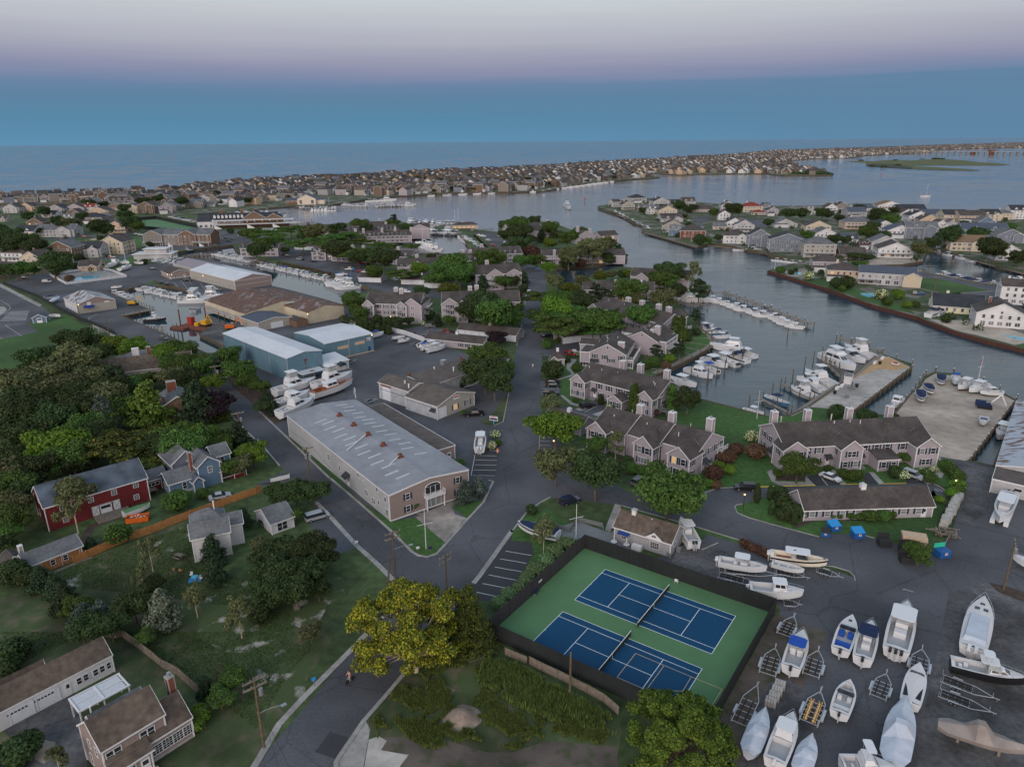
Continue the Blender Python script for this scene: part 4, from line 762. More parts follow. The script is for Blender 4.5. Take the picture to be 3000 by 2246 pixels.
# garages
GG = 'long low resident garages'
def garage(label, p, ang, L, D, h=2.6, rise=1.9, doors=5, side='F', wins=0, cup=True):
 b = Bd('garage_building', label, 'garage', p, ang, GG); b.block(0, 0, L, D, h, rise, 'x')
 if doors: b.win(side, L/doors/2, .05, L/doors-.35, 2.2, 'G', n=doors, step=L/doors)
 if wins: b.win('F', 1.6, .95, 1.1, 1.1, 'w', True, 'glass_pale', wins, (L-4.5)/max(1, wins-1))
 if cup:
  q = MB(); q.box(L*.5-.5, L*.5+.5, D/2-.5, D/2+.5, h+rise-.3, h+rise+.9); o = b.part('cupola', q, 'trim'); r = MB()
  r.faces([(L*.5-.6, D/2-.6, h+rise+.9), (L*.5+.6, D/2-.6, h+rise+.9), (L*.5+.6, D/2+.6, h+rise+.9), (L*.5-.6, D/2+.6, h+rise+.9), (L*.5, D/2, h+rise+1.4)], [(0,1,4),(1,2,4),(2,3,4),(3,0,4),(0,3,2,1)]); r.build('cupola_roof', 'skylight', o)
 b.win('L', D/2, .9, 1, 1.2, 'w', True); return b
b = garage('long low mauve garage building with eight shuttered windows behind the blue dumpsters', G('C4',325,270,2.8)+Vector((0,.3,0)), 2.6, 26.6, 7, doors=0, wins=8, rise=2.6); b.win('F', 24.8, .05, 1.1, 2.2, 'd')
b = garage('white-doored garage with a mauve gable end beside the avenue, below the round-crowned locust', G('B3',445,265,2.4), 26, 22, 7.5, doors=5)
b.win('L', 5, .9, .8, 1.3, 'w', True)
_a, _b = G('B3',680,975,4.3), G('B3',430,900,4.3); _p = G('B3',590,1112,0); garage('roadside garage mostly hidden under the round bright green tree at the avenue', _p+(_b-_a).normalized()*12, math.degrees(atan2(_a.y-_b.y, _a.x-_b.x)), 12, 6, doors=0)
garage('row of white garage doors behind the trees, nearer the canal', G('A2',1255,1235,2.6), -10, 21, 8, doors=7)
garage('short garage with two lit white doors, next to the longer door row', G('A2',1455,1265,2.6), -8, 14, 8, doors=3)
garage('white-doored garage row at the right of the courtyard parking', G('B2',1745,190,2.6), -24, 25, 7.5, doors=8)
b = garage('small mauve office-like garage with shuttered windows behind the boatyard fence', G('B2',1460,265,2.7), -22, 24, 7, doors=0, wins=0, rise=1.9); b.win('F', 15, .8, 1, 1.2, 'w', True, 'glass', 3, 2.8); b.win('R', 2.5, .8, 1, 1.2, 'w', True, 'glass', 2, 2.5)
garage('low white-doored garage by the canal lot under the locust trees', G('A2',330,945,2.6), -15, 24, 8, doors=6)
garage('small dark-roofed garage behind the sportfishing yachts', G('A2',885,1215,2.6), -12, 13, 8, doors=3)
# gatehouse kiosk and clubhouse
b = Bd('gatehouse', 'tiny mauve kiosk with a steep hipped roof and white cupola at the drive entrance', 'kiosk', G('B3',345,450,2.4), 2, None)
b.block(0, 0, 4.2, 4.2, 2.4, 2.6, 'h'); b.win('F', 1.1, .6, .7, 1.4, 'w', False, 'glass', 3, 1); b.win('L', 1.5, .3, .9, 2, 'd'); b.chimney(2.1, 2.1, 4.6, 5.7, .7, .7, 'trim', False); b.block(-.6, -.3, 2.6, 2, 2.3, 1.2, 'y')
b = Bd('clubhouse', 'grey one-storey clubhouse with blue awning beside the tennis court', 'clubhouse', G('C3',890,415,3), -33.5)
b.block(0, 0, 11.3, 6.4, 3, 2.1, 'x', wall='siding_grey', roof='roof_cedar'); b.win('F', 2.1, .9, 1.4, 1.1, 'g'); b.win('F', 8.2, .8, 1.7, 1.3, 'g'); b.awning(2.1, 0, 2.3, 2.3, 1.0, .5, 'awning_blue'); b.awning(0, 3.2, 2.1, 2.6, 1.2, .5, 'awning_blue', 'L')
q = MB(); q.box(2.2, 3, 2.6, 3.4, 4.7, 5.9); b.part('cupola', q, 'trim'); q = MB(); q.box(2.1, 3.1, 2.5, 3.5, 5.9, 6.05); b.part('cupola_roof', q, 'skylight')
q = MB(); q.faces([(6.4,-.45,3.0),(9.9,-.45,3.0),(8.15,-.45,4.35),(8.15,2.4,4.4)], [(0,1,2)]); b.part('pediment', q, 'trim'); q = MB(); q.faces([(6.3,-.5,2.98),(10,-.5,2.98),(8.15,-.5,4.5),(8.15,2.6,4.55)], [(0,3,2),(1,2,3)]); b.part('dormer_roof', q, 'roof_cedar')
q = MB(); q.cyl(0,0,0,0,0); q = MB(); q.poly([(8.15+.5*cos(t), -.48, 3.35+.5*sin(t)) for t in [pi*i/8 for i in range(9)]]); b.part('fanlight', q, 'glass_pale')
b.pipe(6.3, 2.8, 4.7, .4); q = MB(); q.box(4.1, 6, -1.3, -.3, 0, .95); b.part('bench_chest', q, 'trim'); q = MB(); q.box(11.6, 12.4, 2.3, 3.1, 0, .9); b.part('air_conditioner', q, 'steel')
b.win('R', 2.2, 1.4, 1.4, .6, 'p', False, 'glass_pale')
# ================================================================ boatyard buildings
b = Bd('storage_building', 'long boat storage building with pale metal roof, skylight panels and taupe street front', 'building', G('C2',1145,145,6), 36.9)
b.block(0, 0, 19.2, 56, 5.9, 1.05, 'y', wall='steel_wall', roof='roof_grey_metal', over=.15)
q = MB(); q.box(.1, 19.1, -.12, -.02, 0, 5.9); q.faces([(.1,-.12,5.9),(19.1,-.12,5.9),(9.6,-.12,6.9),(.1,-.02,5.9),(19.1,-.02,5.9),(9.6,-.02,6.9)], [(0,1,2),(3,4,5),(0,1,4,3)]); b.part('front_wall', q, 'siding_taupe')
q = MB(); q.box(0, 19.2, -.2, -.1, 0, .25); b.part('trim', q, 'trim'); q = MB(); q.faces([(0,-.3,5.75),(19.2,-.3,5.75),(19.2,-.3,6.05),(9.6,-.3,7.15),(0,-.3,6.05),(9.6,-.3,6.85)],[(0,5,3,4),(5,1,2,3)]); b.part('trim', q, 'trim')
b.b = (0, -.12, 19.2, 56, 0, 5.9)
for u in (4.2, 16.4): b.win('F', u, 3.7, .9, 1.3, 'w', True); b.win('F', u, .9, .9, 1.3, 'w', True)
b.win('F', 10.2, 3.1, 3.6, 1.9, '3', name='balcony_window'); b.win('F', 10.2, .1, 3.7, 2.3, '3', False, 'glass_pale', name='entrance_window')
q = MB(); n = 16; q.poly([(10.2+1.9*cos(pi*i/n), -.2, 5.05+.75*sin(pi*i/n)) for i in range(n+1)]); b.part('fan_window', q, 'trim')
q = MB(); q.poly([(10.2+1.6*cos(pi*i/n), -.22, 5.07+.55*sin(pi*i/n)) for i in range(n+1)]); b.part('pane', q, 'glass')
b.deck(8.0, -1.3, 4.6, 1.2, 3.0, 'trim', posts=False); q = MB(); q.box(8.1,8.3,-1.1,-.9,0,2.8); q.box(12.3,12.5,-1.1,-.9,0,2.8); b.part('post', q, 'trim')
b.b = (0, 0, 19.2, 56, 0, 5.9)
def lw(y, z, w, h, k='w'): b.win('L', 56-y, z, w, h, k)
for y, z, w, h, k in ((1.2,.9,1.2,1.3,'2'), (1.6,3.8,.7,1,'p'), (4.8,1.8,.6,1,'p'), (5.2,4.6,.6,.9,'p'), (7.2,1.0,1.2,1.3,'2'), (10.4,1.6,1.2,1.3,'2'), (11.5,4.3,.6,.3,'p'), (14,4.5,1.3,1,'3'), (24,2.4,1.1,1.2,'g'), (30,2.8,1.1,1.4,'g')): lw(y, z, w, h, k)
b.win('L', 56-19.6, .1, 1.1, 2.2, 'd'); b.awning(0, 19.6, 2.6, 2.4, 1.2, .9, 'roof_black', 'L')
pl = Bd.__new__(Bd)
SKY = MB(); SKY.box(-1.6, 1.6, -.3, .3, 0, .05); skm = SKY.mesh('skylight', 'skylight')
def zr(x): return 5.9+.03+.16+1.05*(1-abs(x-9.6)/9.6)
for side, xs, ys in (('L', 5.2, (45.2, 42.8, 39.4, 36.6, 33, 30.2, 27.2, 24, 20.6, 17.4, 14, 10.8, 7.4, 4.4)), ('R', 14.2, (52.6, 50.3, 47.4, 44.8, 41.4, 38.8, 36, 33.2, 29.6, 26.6, 22.8, 19.8, 16.6, 12.4))):
 for i, y in enumerate(ys):
  o = link('skylight', skm, b.root); xx = xs+(.5 if i % 2 else -.5); o.location = (xx, y, zr(xx)+.01); o.rotation_euler = (0, -atan2(1.05, 9.6)*(1 if side == 'L' else -1), 0)
for y in (12.6, 20.6, 28.4, 36.2, 44.6):
 q = MB(); q.cyl(9.6, y, 7.0, 7.9, .5, 0, 10); q.box(8.9, 10.3, y-.7, y+.7, 7.0, 7.2); b.part('roof_ventilator', q, 'rust')
q = MB(); q.bar((9, 28.4, 7.5), (2.2, 24.2, 6.7), .12, 0, 6); b.part('pipe', q, 'trim'); q = MB(); q.bar((9.2, 12.6, 7.5), (6, 10.6, 7.1), .12, 0, 6); b.part('pipe', q, 'trim')
q = MB(); q.cyl(19, 55, 6.9, 8.4, .1, 0, 6); b.part('dish_mast', q, 'trim')
q = MB(); rings = [[(19+(.35*k)*cos(2*pi*i/12)*.5-.4*k*k*.1, 54.6+.35*k*cos(2*pi*i/12)*.8, 9+.35*k*sin(2*pi*i/12)) for i in range(12)] for k in (.05,1,2,3,3.4)]; q.loft(rings, 0, False); b.part('satellite_dish', q, 'trim', True)
b.block(19.3, 17.5, 7.6, 37, 3.4, 1.4, 'f', wall='siding_taupe', roof='roof_brown_mem', over=.15)
b.win('F', 6, .2, 1, 2, 'd')
b = Bd('workshop', 'white block workshop with brown roof, garage door and greige gable front under a sign', 'building', G('B2',1565,855,4), 49.3)
b.block(0, 0, 14.8, 13, 4, 2.2, 'y', wall='siding_greige', roof='roof_brown_mem')
q = MB(); q.box(-.06, 0.0, .1, 12.9, 0, 3.9); b.part('side_wall', q, 'block_wall')
b.win('F', 1.9, .1, 2.9, 3.0, 'G'); b.win('F', 7, 1.1, 1.5, 1.5, 'g', True, 'glass_lit'); b.win('F', 12, 1.1, 1.5, 1.5, 'g', True, 'glass_pale')
q = MB(); q.box(6.4, 8.6, -.12, -.04, 4.1, 5.2); b.part('sign_board', q, 'panel_white'); q = MB(); q.box(6.6, 8.4, -.15, -.12, 4.6, 5.0); b.part('sign_stripe', q, 'red')
b.awning(0, 1.4, 2.4, 2, 1, .7, 'roof_black', 'L')
b.block(1.2, 13.2, 8, 13, 5.2, 1.5, 'y', wall='block_wall', roof='roof_brown_mem'); b.block(9.2, 13, 36, 12.5, 4.6, 1.2, 'x', wall='block_wall', roof='roof_brown_mem', off=2)
b.b = (1.2, 13.2, 8, 13, 0, 5.2); b.win('L', 3.2, .1, 3.4, 4, 'G'); q = MB(); q.box(1.0, 1.2, 20.8, 25.2, 4.4, 5.0); b.part('lintel', q, 'rust')
q = MB(); q.box(1.1, 1.19, 13.4, 26, 3.1, 3.2); q.box(-.1, -.06, .5, 12.8, 3.1, 3.2); b.part('stripe', q, 'awning_blue')
for x, y, h in ((3.4, 17, 1), (2.2, 14, 1), (19, 21, .6), (22, 15.5, 1), (27, 14.4, 2.6)): b.pipe(x, y, 5.9, h, .2)
for x, y in ((10, 22.5), (32, 22)): q = MB(); q.cyl(x, y, 5.4, 6.6, .5, 0, 8); b.part('roof_ventilator', q, 'rust')
q = MB(); q.box(24, 25.6, 22, 23.6, 5.6, 7.2); b.part('roof_unit', q, 'steel')
b = Bd('boat_shed', 'larger blue steel boat shed with pale ribbed roof and a faded red painted mark', 'boat shed', G('B2',265,445,7.6), 45.1)
b.block(0, 0, 12.8, 46.5, 7.6, 1, 'y', wall='steel_blue', roof='roof_white_metal', over=.2, trim=False)
q = MB(); q.box(5.8, 7.0, -.06, -.01, 5.6, 5.75); q.box(6.2, 6.6, -.06, -.01, 4.4, 5.6); q.box(6.0, 7.0, -.06, -.01, 3.2, 3.4); q.poly([(6.4+.7*cos(pi*i/8), -.05, 5.8+.45*sin(pi*i/8)) for i in range(9)]); b.part('painted_mark', q, 'rust')
q = MB(); q.box(-.06, 0, 12, 12.15, 0, 7.6); q.box(-.06, 0, 30, 30.15, 0, 7.6); q.box(-.1,.1,-.1,.1,0,7.6); b.part('downpipe', q, 'steel_wall')
q = MB(); q.box(2.5, 11, -4.6, -.1, 2.4, 2.6); b.part('lean_to_roof', q, 'roof_white_metal'); q = MB(); [q.box(x, x+.15, -4.5, -4.35, 0, 2.4) for x in (2.6, 6.6, 10.7)]; b.part('post', q, 'steel')
q = MB(); q.box(6.2, 7.8, -3.4, -2.4, 2.6, 2.65); b.part('painted_mark', q, 'rust')
b = Bd('boat_shed', 'blue steel boat shed with beige wall patches and red-and-white sign, behind the larger one', 'boat shed', G('B2',520,335,6.5)+Vector((2.4,2.4,0)), 43.7)
b.block(0, 0, 19.8, 22, 6.5, 1.0, 'x', wall='steel_blue', roof='roof_white_metal', over=.2, trim=False)
q = MB(); q.box(4.8, 9.2, -.06, -.01, 3.4, 4.5); q.box(12.0, 16, -.06, -.01, 3.7, 4.8); b.part('wall_patch', q, 'siding_tan')
q = MB(); q.box(17, 18.6, -.1, -.02, 4.4, 5.5); b.part('sign', q, 'panel_white'); q = MB(); q.box(17.1, 17.7, -.13, -.1, 4.6, 5.2); q.box(17.9, 18.5, -.13, -.1, 4.9, 5.1); b.part('sign_mark', q, 'red')
q = MB(); q.box(17.4, 18.3, -.05, 0, 0, 2.1); b.part('door', q, 'awning_blue'); q = MB(); q.box(9.3,9.45,-.06,0,0,6.5); q.box(-.1,19.9,-.08,-.0,0,.35); b.part('base_trim', q, 'siding_tan'); b.lampf(19.2, -.2, 6.2)
b = Bd('office_annex', 'small white office with a dark blue barrel awning in the corner of the blue sheds', 'office', G('B2',590,500,3)+Vector((.6,.2,0)), 43.8)
b.block(0, 0, 8.4, 9, 3, .8, 's', wall='siding_white', roof='roof_white_metal'); b.win('F', 1.6, .9, 1.2, 1.2, 'w', True)
q = MB(); q.loft([[(5.2+1.2*cos(pi*i/8), y, 2.2+1.0*sin(pi*i/8)) for i in range(9)] for y in (-2.4, 0)], 0, True, False); b.part('awning', q, 'shutter'); q = MB(); [q.box(x, x+.1, -2.4, -2.3, 0, 2.2) for x in (4, 6.3)]; b.part('post', q, 'shutter'); b.win('F', 5.2, .1, 1, 2.1, 'd')
# canal-side sheds
b = Bd('canal_shed', 'long shed between the two canals, mauve roof turning white at its near end', 'shed building', G('A1',2025,1245,5.2), 137.2)
b.block(0, -21, 52, 21, 5.0, 2.4, 'x', wall='siding_greige', roof='roof_white_metal', over=.2); b.block(36, -20.9, 46, 17.5, 4.8, 2.5, 'x', wall='siding_greige', roof='roof_mauve_metal', over=.2)
b.b = (0, -21, 52, 21, 0, 5); b.win('B', 4, .9, 1, 1.7, 'w', False, 'glass_pale', 14, 3.2); q = MB(); q.box(-.06, 0, -20.9, -.1, 0, 4.9); q.faces([(-.06,-20.9,4.9),(-.06,-.1,4.9),(-.06,-10.5,7.3)], [(0,1,2)]); b.part('end_wall', q, 'siding_taupe'); b.lampf(36, .2, 3.6)
q = MB(); q.box(-.1,-.05,-20,-.5,4.8,4.95); q.box(-.1,-.05,-20,-.5,2.4,2.5); b.part('trim', q, 'trim')
b = Bd('boat_barn', 'biggest rust-roofed boat building with cream steel end walls beside the barge', 'boat shed', G('A1',2110,1530,4.5), 135.1)
b.block(0, -36, 40, 36, 4.5, 2.6, 'x', wall='cream_steel', roof='roof_rust', over=.15, trim=False); b.block(-20, -36.4, 21, 18, 5.0, 1.8, 'x', wall='cream_steel', roof='roof_rust', over=.15, trim=False)
b.b = (0,-36,40,36,0,4.5); q = MB(); q.box(.4, 40, .0, .06, 0, 2.4); b.part('wall_base', q, 'concrete'); q = MB(); q.box(.6,1.8,.0,.1,.2,2.6); b.part('hatch', q, 'court_green')
for i in range(9): q = MB(); x = 6+i*3.6-20*(i > 5)*0; q.box(x, x+1, -27, -22.5, 6.4, 6.55); q2 = b.part('skylight', q, 'skylight'); q2.location = (-8, 4, -.35)
for x in (4, 9, 14, 20, 26): q = MB(); q.box(x, x+.25, .05, .3, -2, 1.0); b.part('pile', q, 'pile_wood')
b.block(-16, -13, 16, 15, 3.4, 1.2, 'x', wall='siding_greige', roof='roof_slate_blue', over=.15); q = MB(); q.box(-16.06, -16, -9, -3.5, .1, 2.6); b.part('garage_door', q, 'panel_white')
b.block(-22, -17, 7, 5, 2.6, 1.2, 'x', wall='cedar', roof='roof_brown', over=.1, trim=False); b.lampf(-21, -18.0, 4.6)
b = Bd('canal_store', 'white-sided shed with patchy metal roof and blue awning, left of the first canal', 'shed building', G('A1',665,1450,4.5), 44.3)
b.block(0, 0, 15.8, 21.5, 4.4, 2.6, 'y', wall='siding_pale', roof='roof_patchy', over=.2); q = MB(); q.box(.1, 15.7, -.06, 0, 0, 4.4); q.faces([(.1,-.06,4.4),(15.7,-.06,4.4),(7.9,-.06,6.95)], [(0,1,2)]); b.part('front_wall', q, 'siding_taupe'); q = MB(); q.box(.2,15.6,-.1,-.06,0,3.9); b.part('front_panel', q, 'siding_greige')
b.win('F', 1.4, .4, 1.2, 1.8, 'w'); b.win('F', 8.2, .2, 1, 2.2, 'd'); b.win('F', 12.6, .2, 3.4, 2.6, 'G'); b.awning(4.4, -.1, 2.6, 4.2, 1.3, .9, 'awning_blue'); b.win('F', 4.4, .4, 3, 1.6, '3', False, 'glass_lit'); q = MB(); q.box(4, 5.6, -.16, -.1, 3.4, 4.9); b.part('sign', q, 'panel_white'); q = MB(); q.box(11.2, 13.4, -.16, -.1, 3.6, 4.3); b.part('sign', q, 'panel_white'); b.lampf(.4, -.3, 4.3)
for i in range(6): q = MB(); q.box(-.08, -.02, 2+i*3.2, 3.6+i*3.2, .1, 3.2); b.part('side_door', q, 'panel_white')
b = Bd('canal_kiosk', 'small taupe gabled house with white porch rail beside the long canal shed', 'building', G('A1',1465,1190,3), 40)
b.block(0, 0, 11, 16, 3, 2.2, 'y', wall='siding_taupe', roof='roof_brown'); b.win('F', 3, .8, 1.2, 1.2, 'w'); b.win('F', 8, .3, 1, 2, 'd'); b.deck(0, -2.2, 11, 2.2, .5); b.win('F', 5.5, 3.4, .5, .8, 'p'); b.lampf(1, -.2, 2.6); b.win('L', 3, .9, 1, 1.2, 'w', False, 'glass_pale', 4, 3); b.lampf(-.1, 4, 2.4)
b = Bd('waterfront_shed', 'old waterfront shed with peeling grey roof and pale walls at the right edge', 'shed building', G('C4',1940,10,3), -38)
b.block(0, -.2, 26, 30, 3, .1, 'f', wall='siding_pale', roof='roof_brown_mem', over=.1); b.block(0, 7.5, 26, 52, 3.5, 2.4, 'y', wall='siding_pale', roof='roof_peeling', over=.2)
b.b = (0, -.2, 26, 30, 0, 3); b.win('F', 4.8, 1.6, 1.4, .6, 'p'); b.win('F', 9, .2, 1, 2, 'd')
# ================================================================ houses left of the street
b = Bd('barn', 'big dark red barn with a blue-grey roof, white-framed windows and white double doors', 'barn', G('C1',375,250,5.5), 43)
b.block(0, 0, 19.2, 9.5, 5.3, 3.0, 'x', wall='barn_red', roof='roof_barn', over=.25)
for u, z in ((3.1, 3.6), (8.2, 3.6), (12.6, 3.7), (16.9, 3.9), (16.6, 1.2), (3.2, 1)): b.win('F', u, z, .9, 1.0, 'g')
b.win('F', 10.6, .2, 2.2, 2.1, 'd'); q = MB()
for x in (8.0, 12.0):
 q.box(x, x+1.3, -.12, -.04, .2, 2.4);
b.part('sliding_door', q, 'trim'); q = MB()
for x in (8.0, 12.0):
 for a, c in (((x,.2),(x+1.3,2.4)),((x+1.3,.2),(x,2.4)),((x,.2),(x,2.4)),((x+1.3,.2),(x+1.3,2.4))): q.bar((a[0],-.16,a[1]),(c[0],-.16,c[1]), .05)
q.bar((7.9,-.16,2.45),(13.4,-.16,2.45),.07); b.part('door_brace', q, 'steel_wall'); q = MB(); q.box(8, 14.6, -3, -.1, 0, .35); [q.box(8, 14, -3.4-.4*i, -3-.4*i, 0, .25-.1*i) for i in range(2)]; b.part('ramp', q, 'old_wood')
b.win('L', 5, 4.8, .8, 1.2, 'g'); b.win('L', 3, 1, .9, 1.4, 'd')
b = Bd('barn_annex', 'small dark red shed with a row of four panes between the barn and blue house', 'shed', G('B1',1240,1530,2.8), 44)
b.block(0, 1.4, 5.2, 5, 2.7, 1.4, 'x', wall='barn_red', roof='roof_grey'); b.win('F', 2.3, 1.3, 2.6, .6, '3'); q = MB(); q.box(.3,2.4,-.8,1.2,.95,1.1); [q.box(x,x+.12,-.7,-.6,0,.95) for x in (.4,2.2)]; b.part('bench', q, 'old_wood')
b = Bd('farmhouse', 'blue farmhouse with white trim, a red brick chimney and a corner porch', 'house', G('B1',1460,1530,3), 42)
b.block(0, .2, 5.6, 5.5, 3, 1.8, 'x', wall='siding_blue', roof='roof_grey'); b.win('F', 3.2, .9, .8, 1.4); b.win('L', 2.5, .9, .8, 1.4); q = MB(); q.box(.1,5.5,.12,.18,-.1,.6); b.part('foundation', q, 'block_wall')
b.block(6.2, -.6, 4.8, 7.5, 5.3, 1.9, 'y', wall='siding_blue', roof='roof_grey'); b.win('F', 2.6, 3.3, .9, 1.4, 'w', False, 'glass_pale'); b.block(11, 2.6, 3.6, 5.2, 5.3, 1.7, 'x', wall='siding_blue', roof='roof_grey'); b.win('F', 1.8, 3.4, .8, 1.3)
b.block(10.9, -.5, 5.8, 3.2, 2.7, .7, 's', wall='dark', roof='roof_grey', corner=False); q = MB(); [q.box(x, x+.16, -.75, -.6, 0, 2.7) for x in (11, 13.8, 16.6)]; q.box(11, 16.7, -.7,-.62,.9,1.0); b.part('porch_post', q, 'trim'); q = MB(); [q.box(11+i*.25, 11.06+i*.25, -.7,-.64,.2,.95) for i in range(8,23)]; b.part('railing', q, 'red')
b.block(2.6, 5.5, 6.5, 8, 5, 2.4, 'y', wall='siding_slate', roof='roof_grey'); b.block(4.6, -1.6, 2, 2, 2.6, 1, 'y', wall='siding_blue', roof='roof_slate_blue'); b.chimney(5.6, 1.8, 0, 8.2, .7, .7, 'brick_red', False)
b = Bd('cottage', 'low cedar cottage with three white windows at the left end of the orange fence', 'cottage', G('C1',235,755,2.6), 50.5)
b.block(0, 0, 8.8, 4.6, 2.5, 1.4, 'x', wall='cedar_orange', roof='roof_grey'); [b.win('F', u, .8, .7, 1.0) for u in (1.7, 3.9, 6.0)]; q = MB(); q.bar((5.3,-.1,0),(5.3,-.1,1.9),.05); q.bar((5.3,-.1,1.9),(8.4,-.1,2.1),.05); q.bar((8.4,-.1,2.1),(8.4,-.1,1.2),.05); b.part('trim', q, 'trim')
b.block(-2.6, 3.4, 3.4, 3.2, 2.4, 1.2, 'y', wall='cedar_grey', roof='roof_brown'); b.chimney(.6, 4.4, 2, 4.6, .6, .6, 'concrete', False)
q = MB()
for i in range(5): q.box(2.5+i*.2, 9.2+i*.2, -1.2-.18*i, -1.1-.18*i, .1, .22)
b.part('lumber', q, 'old_wood')
b = Bd('white_house', 'white house with grey roofs half hidden by the dark oak at the back lawn', 'house', G('C1',1660,420,5.4), 25)
b.block(0, 0, 5.6, 4.6, 5.4, 2.2, 'h', wall='siding_white', roof='roof_grey'); b.win('L', 2.2, 3.2, .9, 1.5, 'w', True); b.win('L', 2.2, .6, .9, 1.5, 'w', True)
b.block(-.3, -3.8, 6.4, 4.2, 5.0, 1.8, 'x', wall='siding_white', roof='roof_grey'); b.win('L', 1.4, .7, .8, 1.7, 'w', True); b.win('L', 3, .7, .7, 1.7, 'w', True); b.block(5.4, -.6, 3.2, 3.6, 4.6, 1.5, 'x', wall='siding_white', roof='roof_grey'); b.pipe(4.2, 2.5, 7.0, 1.6, .12)
b = Bd('garage', 'small white garage with a weathered grey roof beside the silver minivan', 'garage', G('C2',130,395,2.5), 42)
b.block(0, 0, 4.6, 7, 2.5, 1.8, 'x', wall='siding_white', roof='roof_grey'); b.win('F', 2.2, .4, 2, 1.6, '2'); b.win('R', 2.5, .6, 1, 1.3)
b = Bd('shingle_house', 'dark shingled house with grouped white windows and a brick chimney at the bottom left', 'house', G('E1',890,1175,5.5), 50.7)
b.block(-.2, 0, 7.4, 6.4, 5.4, 2.5, 'x', wall='siding_taupe', roof='roof_cedar', over=.2); b.win('F', 1.2, 3.5, 1.7, 1.2, '2'); b.win('F', 5.2, 3.5, 1.7, 1.2, '2'); b.win('L', 2.4, 3.4, .6, 1.2, 'w'); b.win('L', 4.4, 3.4, .6, 1.2, 'w'); b.win('L', 2, .6, .6, 1.6, 'w')
b.block(.2, -1.6, 4.2, 1.9, 3, .9, 's', wall='siding_taupe', roof='roof_cedar'); b.win('F', 1.4, .9, 1.7, 1.4, 'g'); b.win('F', 3.4, .3, 1.1, 2, 'd')
b.block(4.4, -.6, 5.7, 6, 3.1, 2.4, 'x', wall='siding_taupe', roof='roof_cedar', over=.2); b.win('F', 1.1, .9, 1.2, 1.35, 'g', n=4, step=1.35); q = MB(); q.box(4.4,10.1,-.68,-.6,-.1,.35); b.part('foundation', q, 'concrete')
b.chimney(9.9, 3.2, 0, 7.6, .8, .8, 'brick_red'); b.block(1, 6.3, 6.4, 1.2, 5.0, .6, 'x', wall='siding_taupe', roof='roof_grey', over=.1)
q = MB(); q.box(3, 4.8, -3.6, -1.7, 0, .25); q.box(4.3,5.2,-3.8,-3.1,0,.6,1); b.part('stoop', q, ['concrete', 'brick_red'])
b.pipe(1.2, 5.8, 7, .5)
pg = thing('pergola', 'white pergola with slatted roof panels behind the dark shingled house', 'pergola', tuple(G('E1',600,750,2.9))[:2]+(0,), RD(49))
q = MB(); [q.box(x, x+.16, y, y+.16, 0, 2.9) for x in (0, 3.0, 6.2) for y in (0, -3.4)]; q.build('post', 'trim', pg)
q = MB(); q.box(-.1,6.5,0,.2,2.9,3.1); q.box(-.1,6.5,-3.5,-3.3,2.9,3.1); [q.box(x,x+.22,-3.4,.1,2.9,3.12) for x in (-.1,3.0,6.2)]; q.box(-.1,6.5,-1.7,-1.6,2.94,3.08); q.build('beam', 'trim', pg)
sm = MB(); sm.box(-1.4, 1.4, -.1, .1, 0, .06); sm = sm.mesh('slat', 'panel_white')
for c in (1.6, 4.65):
 for r in range(6):
  for h_ in (0, 1):
   o = link('slat', sm, pg); o.location = (c, -3.2+r*.26+h_*1.68, 2.98)
b = Bd('long_garage', 'long white clapboard garage with a brown shingle roof at the lower left edge', 'garage', G('E1',0,845,3), 50.8)
b.block(-3, 0, 17.0, 4.8, 2.9, 1.9, 'x', wall='siding_white', roof='roof_cedar', over=.15); b.win('F', 5.2, .15, 2.7, 2.1, 'G', n=2, step=3.2)
q = MB(); [q.box(.55+i*.42+j*3.2, .85+i*.42+j*3.2, -.06, -.045, 1.7, 1.95) for i in range(6) for j in range(2)]; b.part('door_panes', q, 'glass'); b.win('F', 10.9, .2, .8, 2, 'd')
[b.win('F', u, 1.0, .6, .95, 'w') for u in (12.4, 13.3, 14.6, 15.5)]; b.b = (-3, 0, 17, 4.8, 0, 2.9); b.win('F', 16.4, 1, .5, .95, 'w'); b.block(-2, 4.6, 9, 1.5, 2.6, 1.2, 'x', wall='siding_white', roof='roof_cedar', over=.1)
b = Bd('wood_house', 'low dark house deep in the trees with pale roofs and a big chimney', 'house', G('B1',960,560,3.2), 22)
b.block(0, 8, 22, 13, 3.2, 2.8, 'h', wall='siding_greige', roof='roof_grey'); b.block(-3, 0, 27, 9.5, 3, 3.4, 'x', wall='siding_greige', roof='roof_cedar'); b.win('F', 18, .6, 1.2, 1.6, 'w', False, 'glass_pale', 3, 2); b.chimney(7, 9, 5, 8, 2, 1.6, 'siding_white', False); b.chimney(11, 9.5, 5, 8, 1.2, 1.2, 'brick_red', False); q = MB(); q.box(17,18.6,1.4,2.6,4,4.2); b.part('skylight', q, 'glass_pale')
b = Bd('brown_house', 'tall brown gabled house with a wide brick chimney surrounded by trees', 'house', G('B1',1400,860,6), 30)
b.block(0, 0, 8, 11, 6, 2.2, 'y', wall='cedar', roof='roof_grey'); b.win('F', 4.5, 2.4, 1.9, 1, '2'); b.win('F', 1.2, .6, 1, 1.6); b.chimney(3.5, 7.5, 6, 10.5, 2.4, 1.6, 'brick_red', False); b.chimney(.8, 2, 5.5, 8.2, .9, .9, 'brick_red', False)
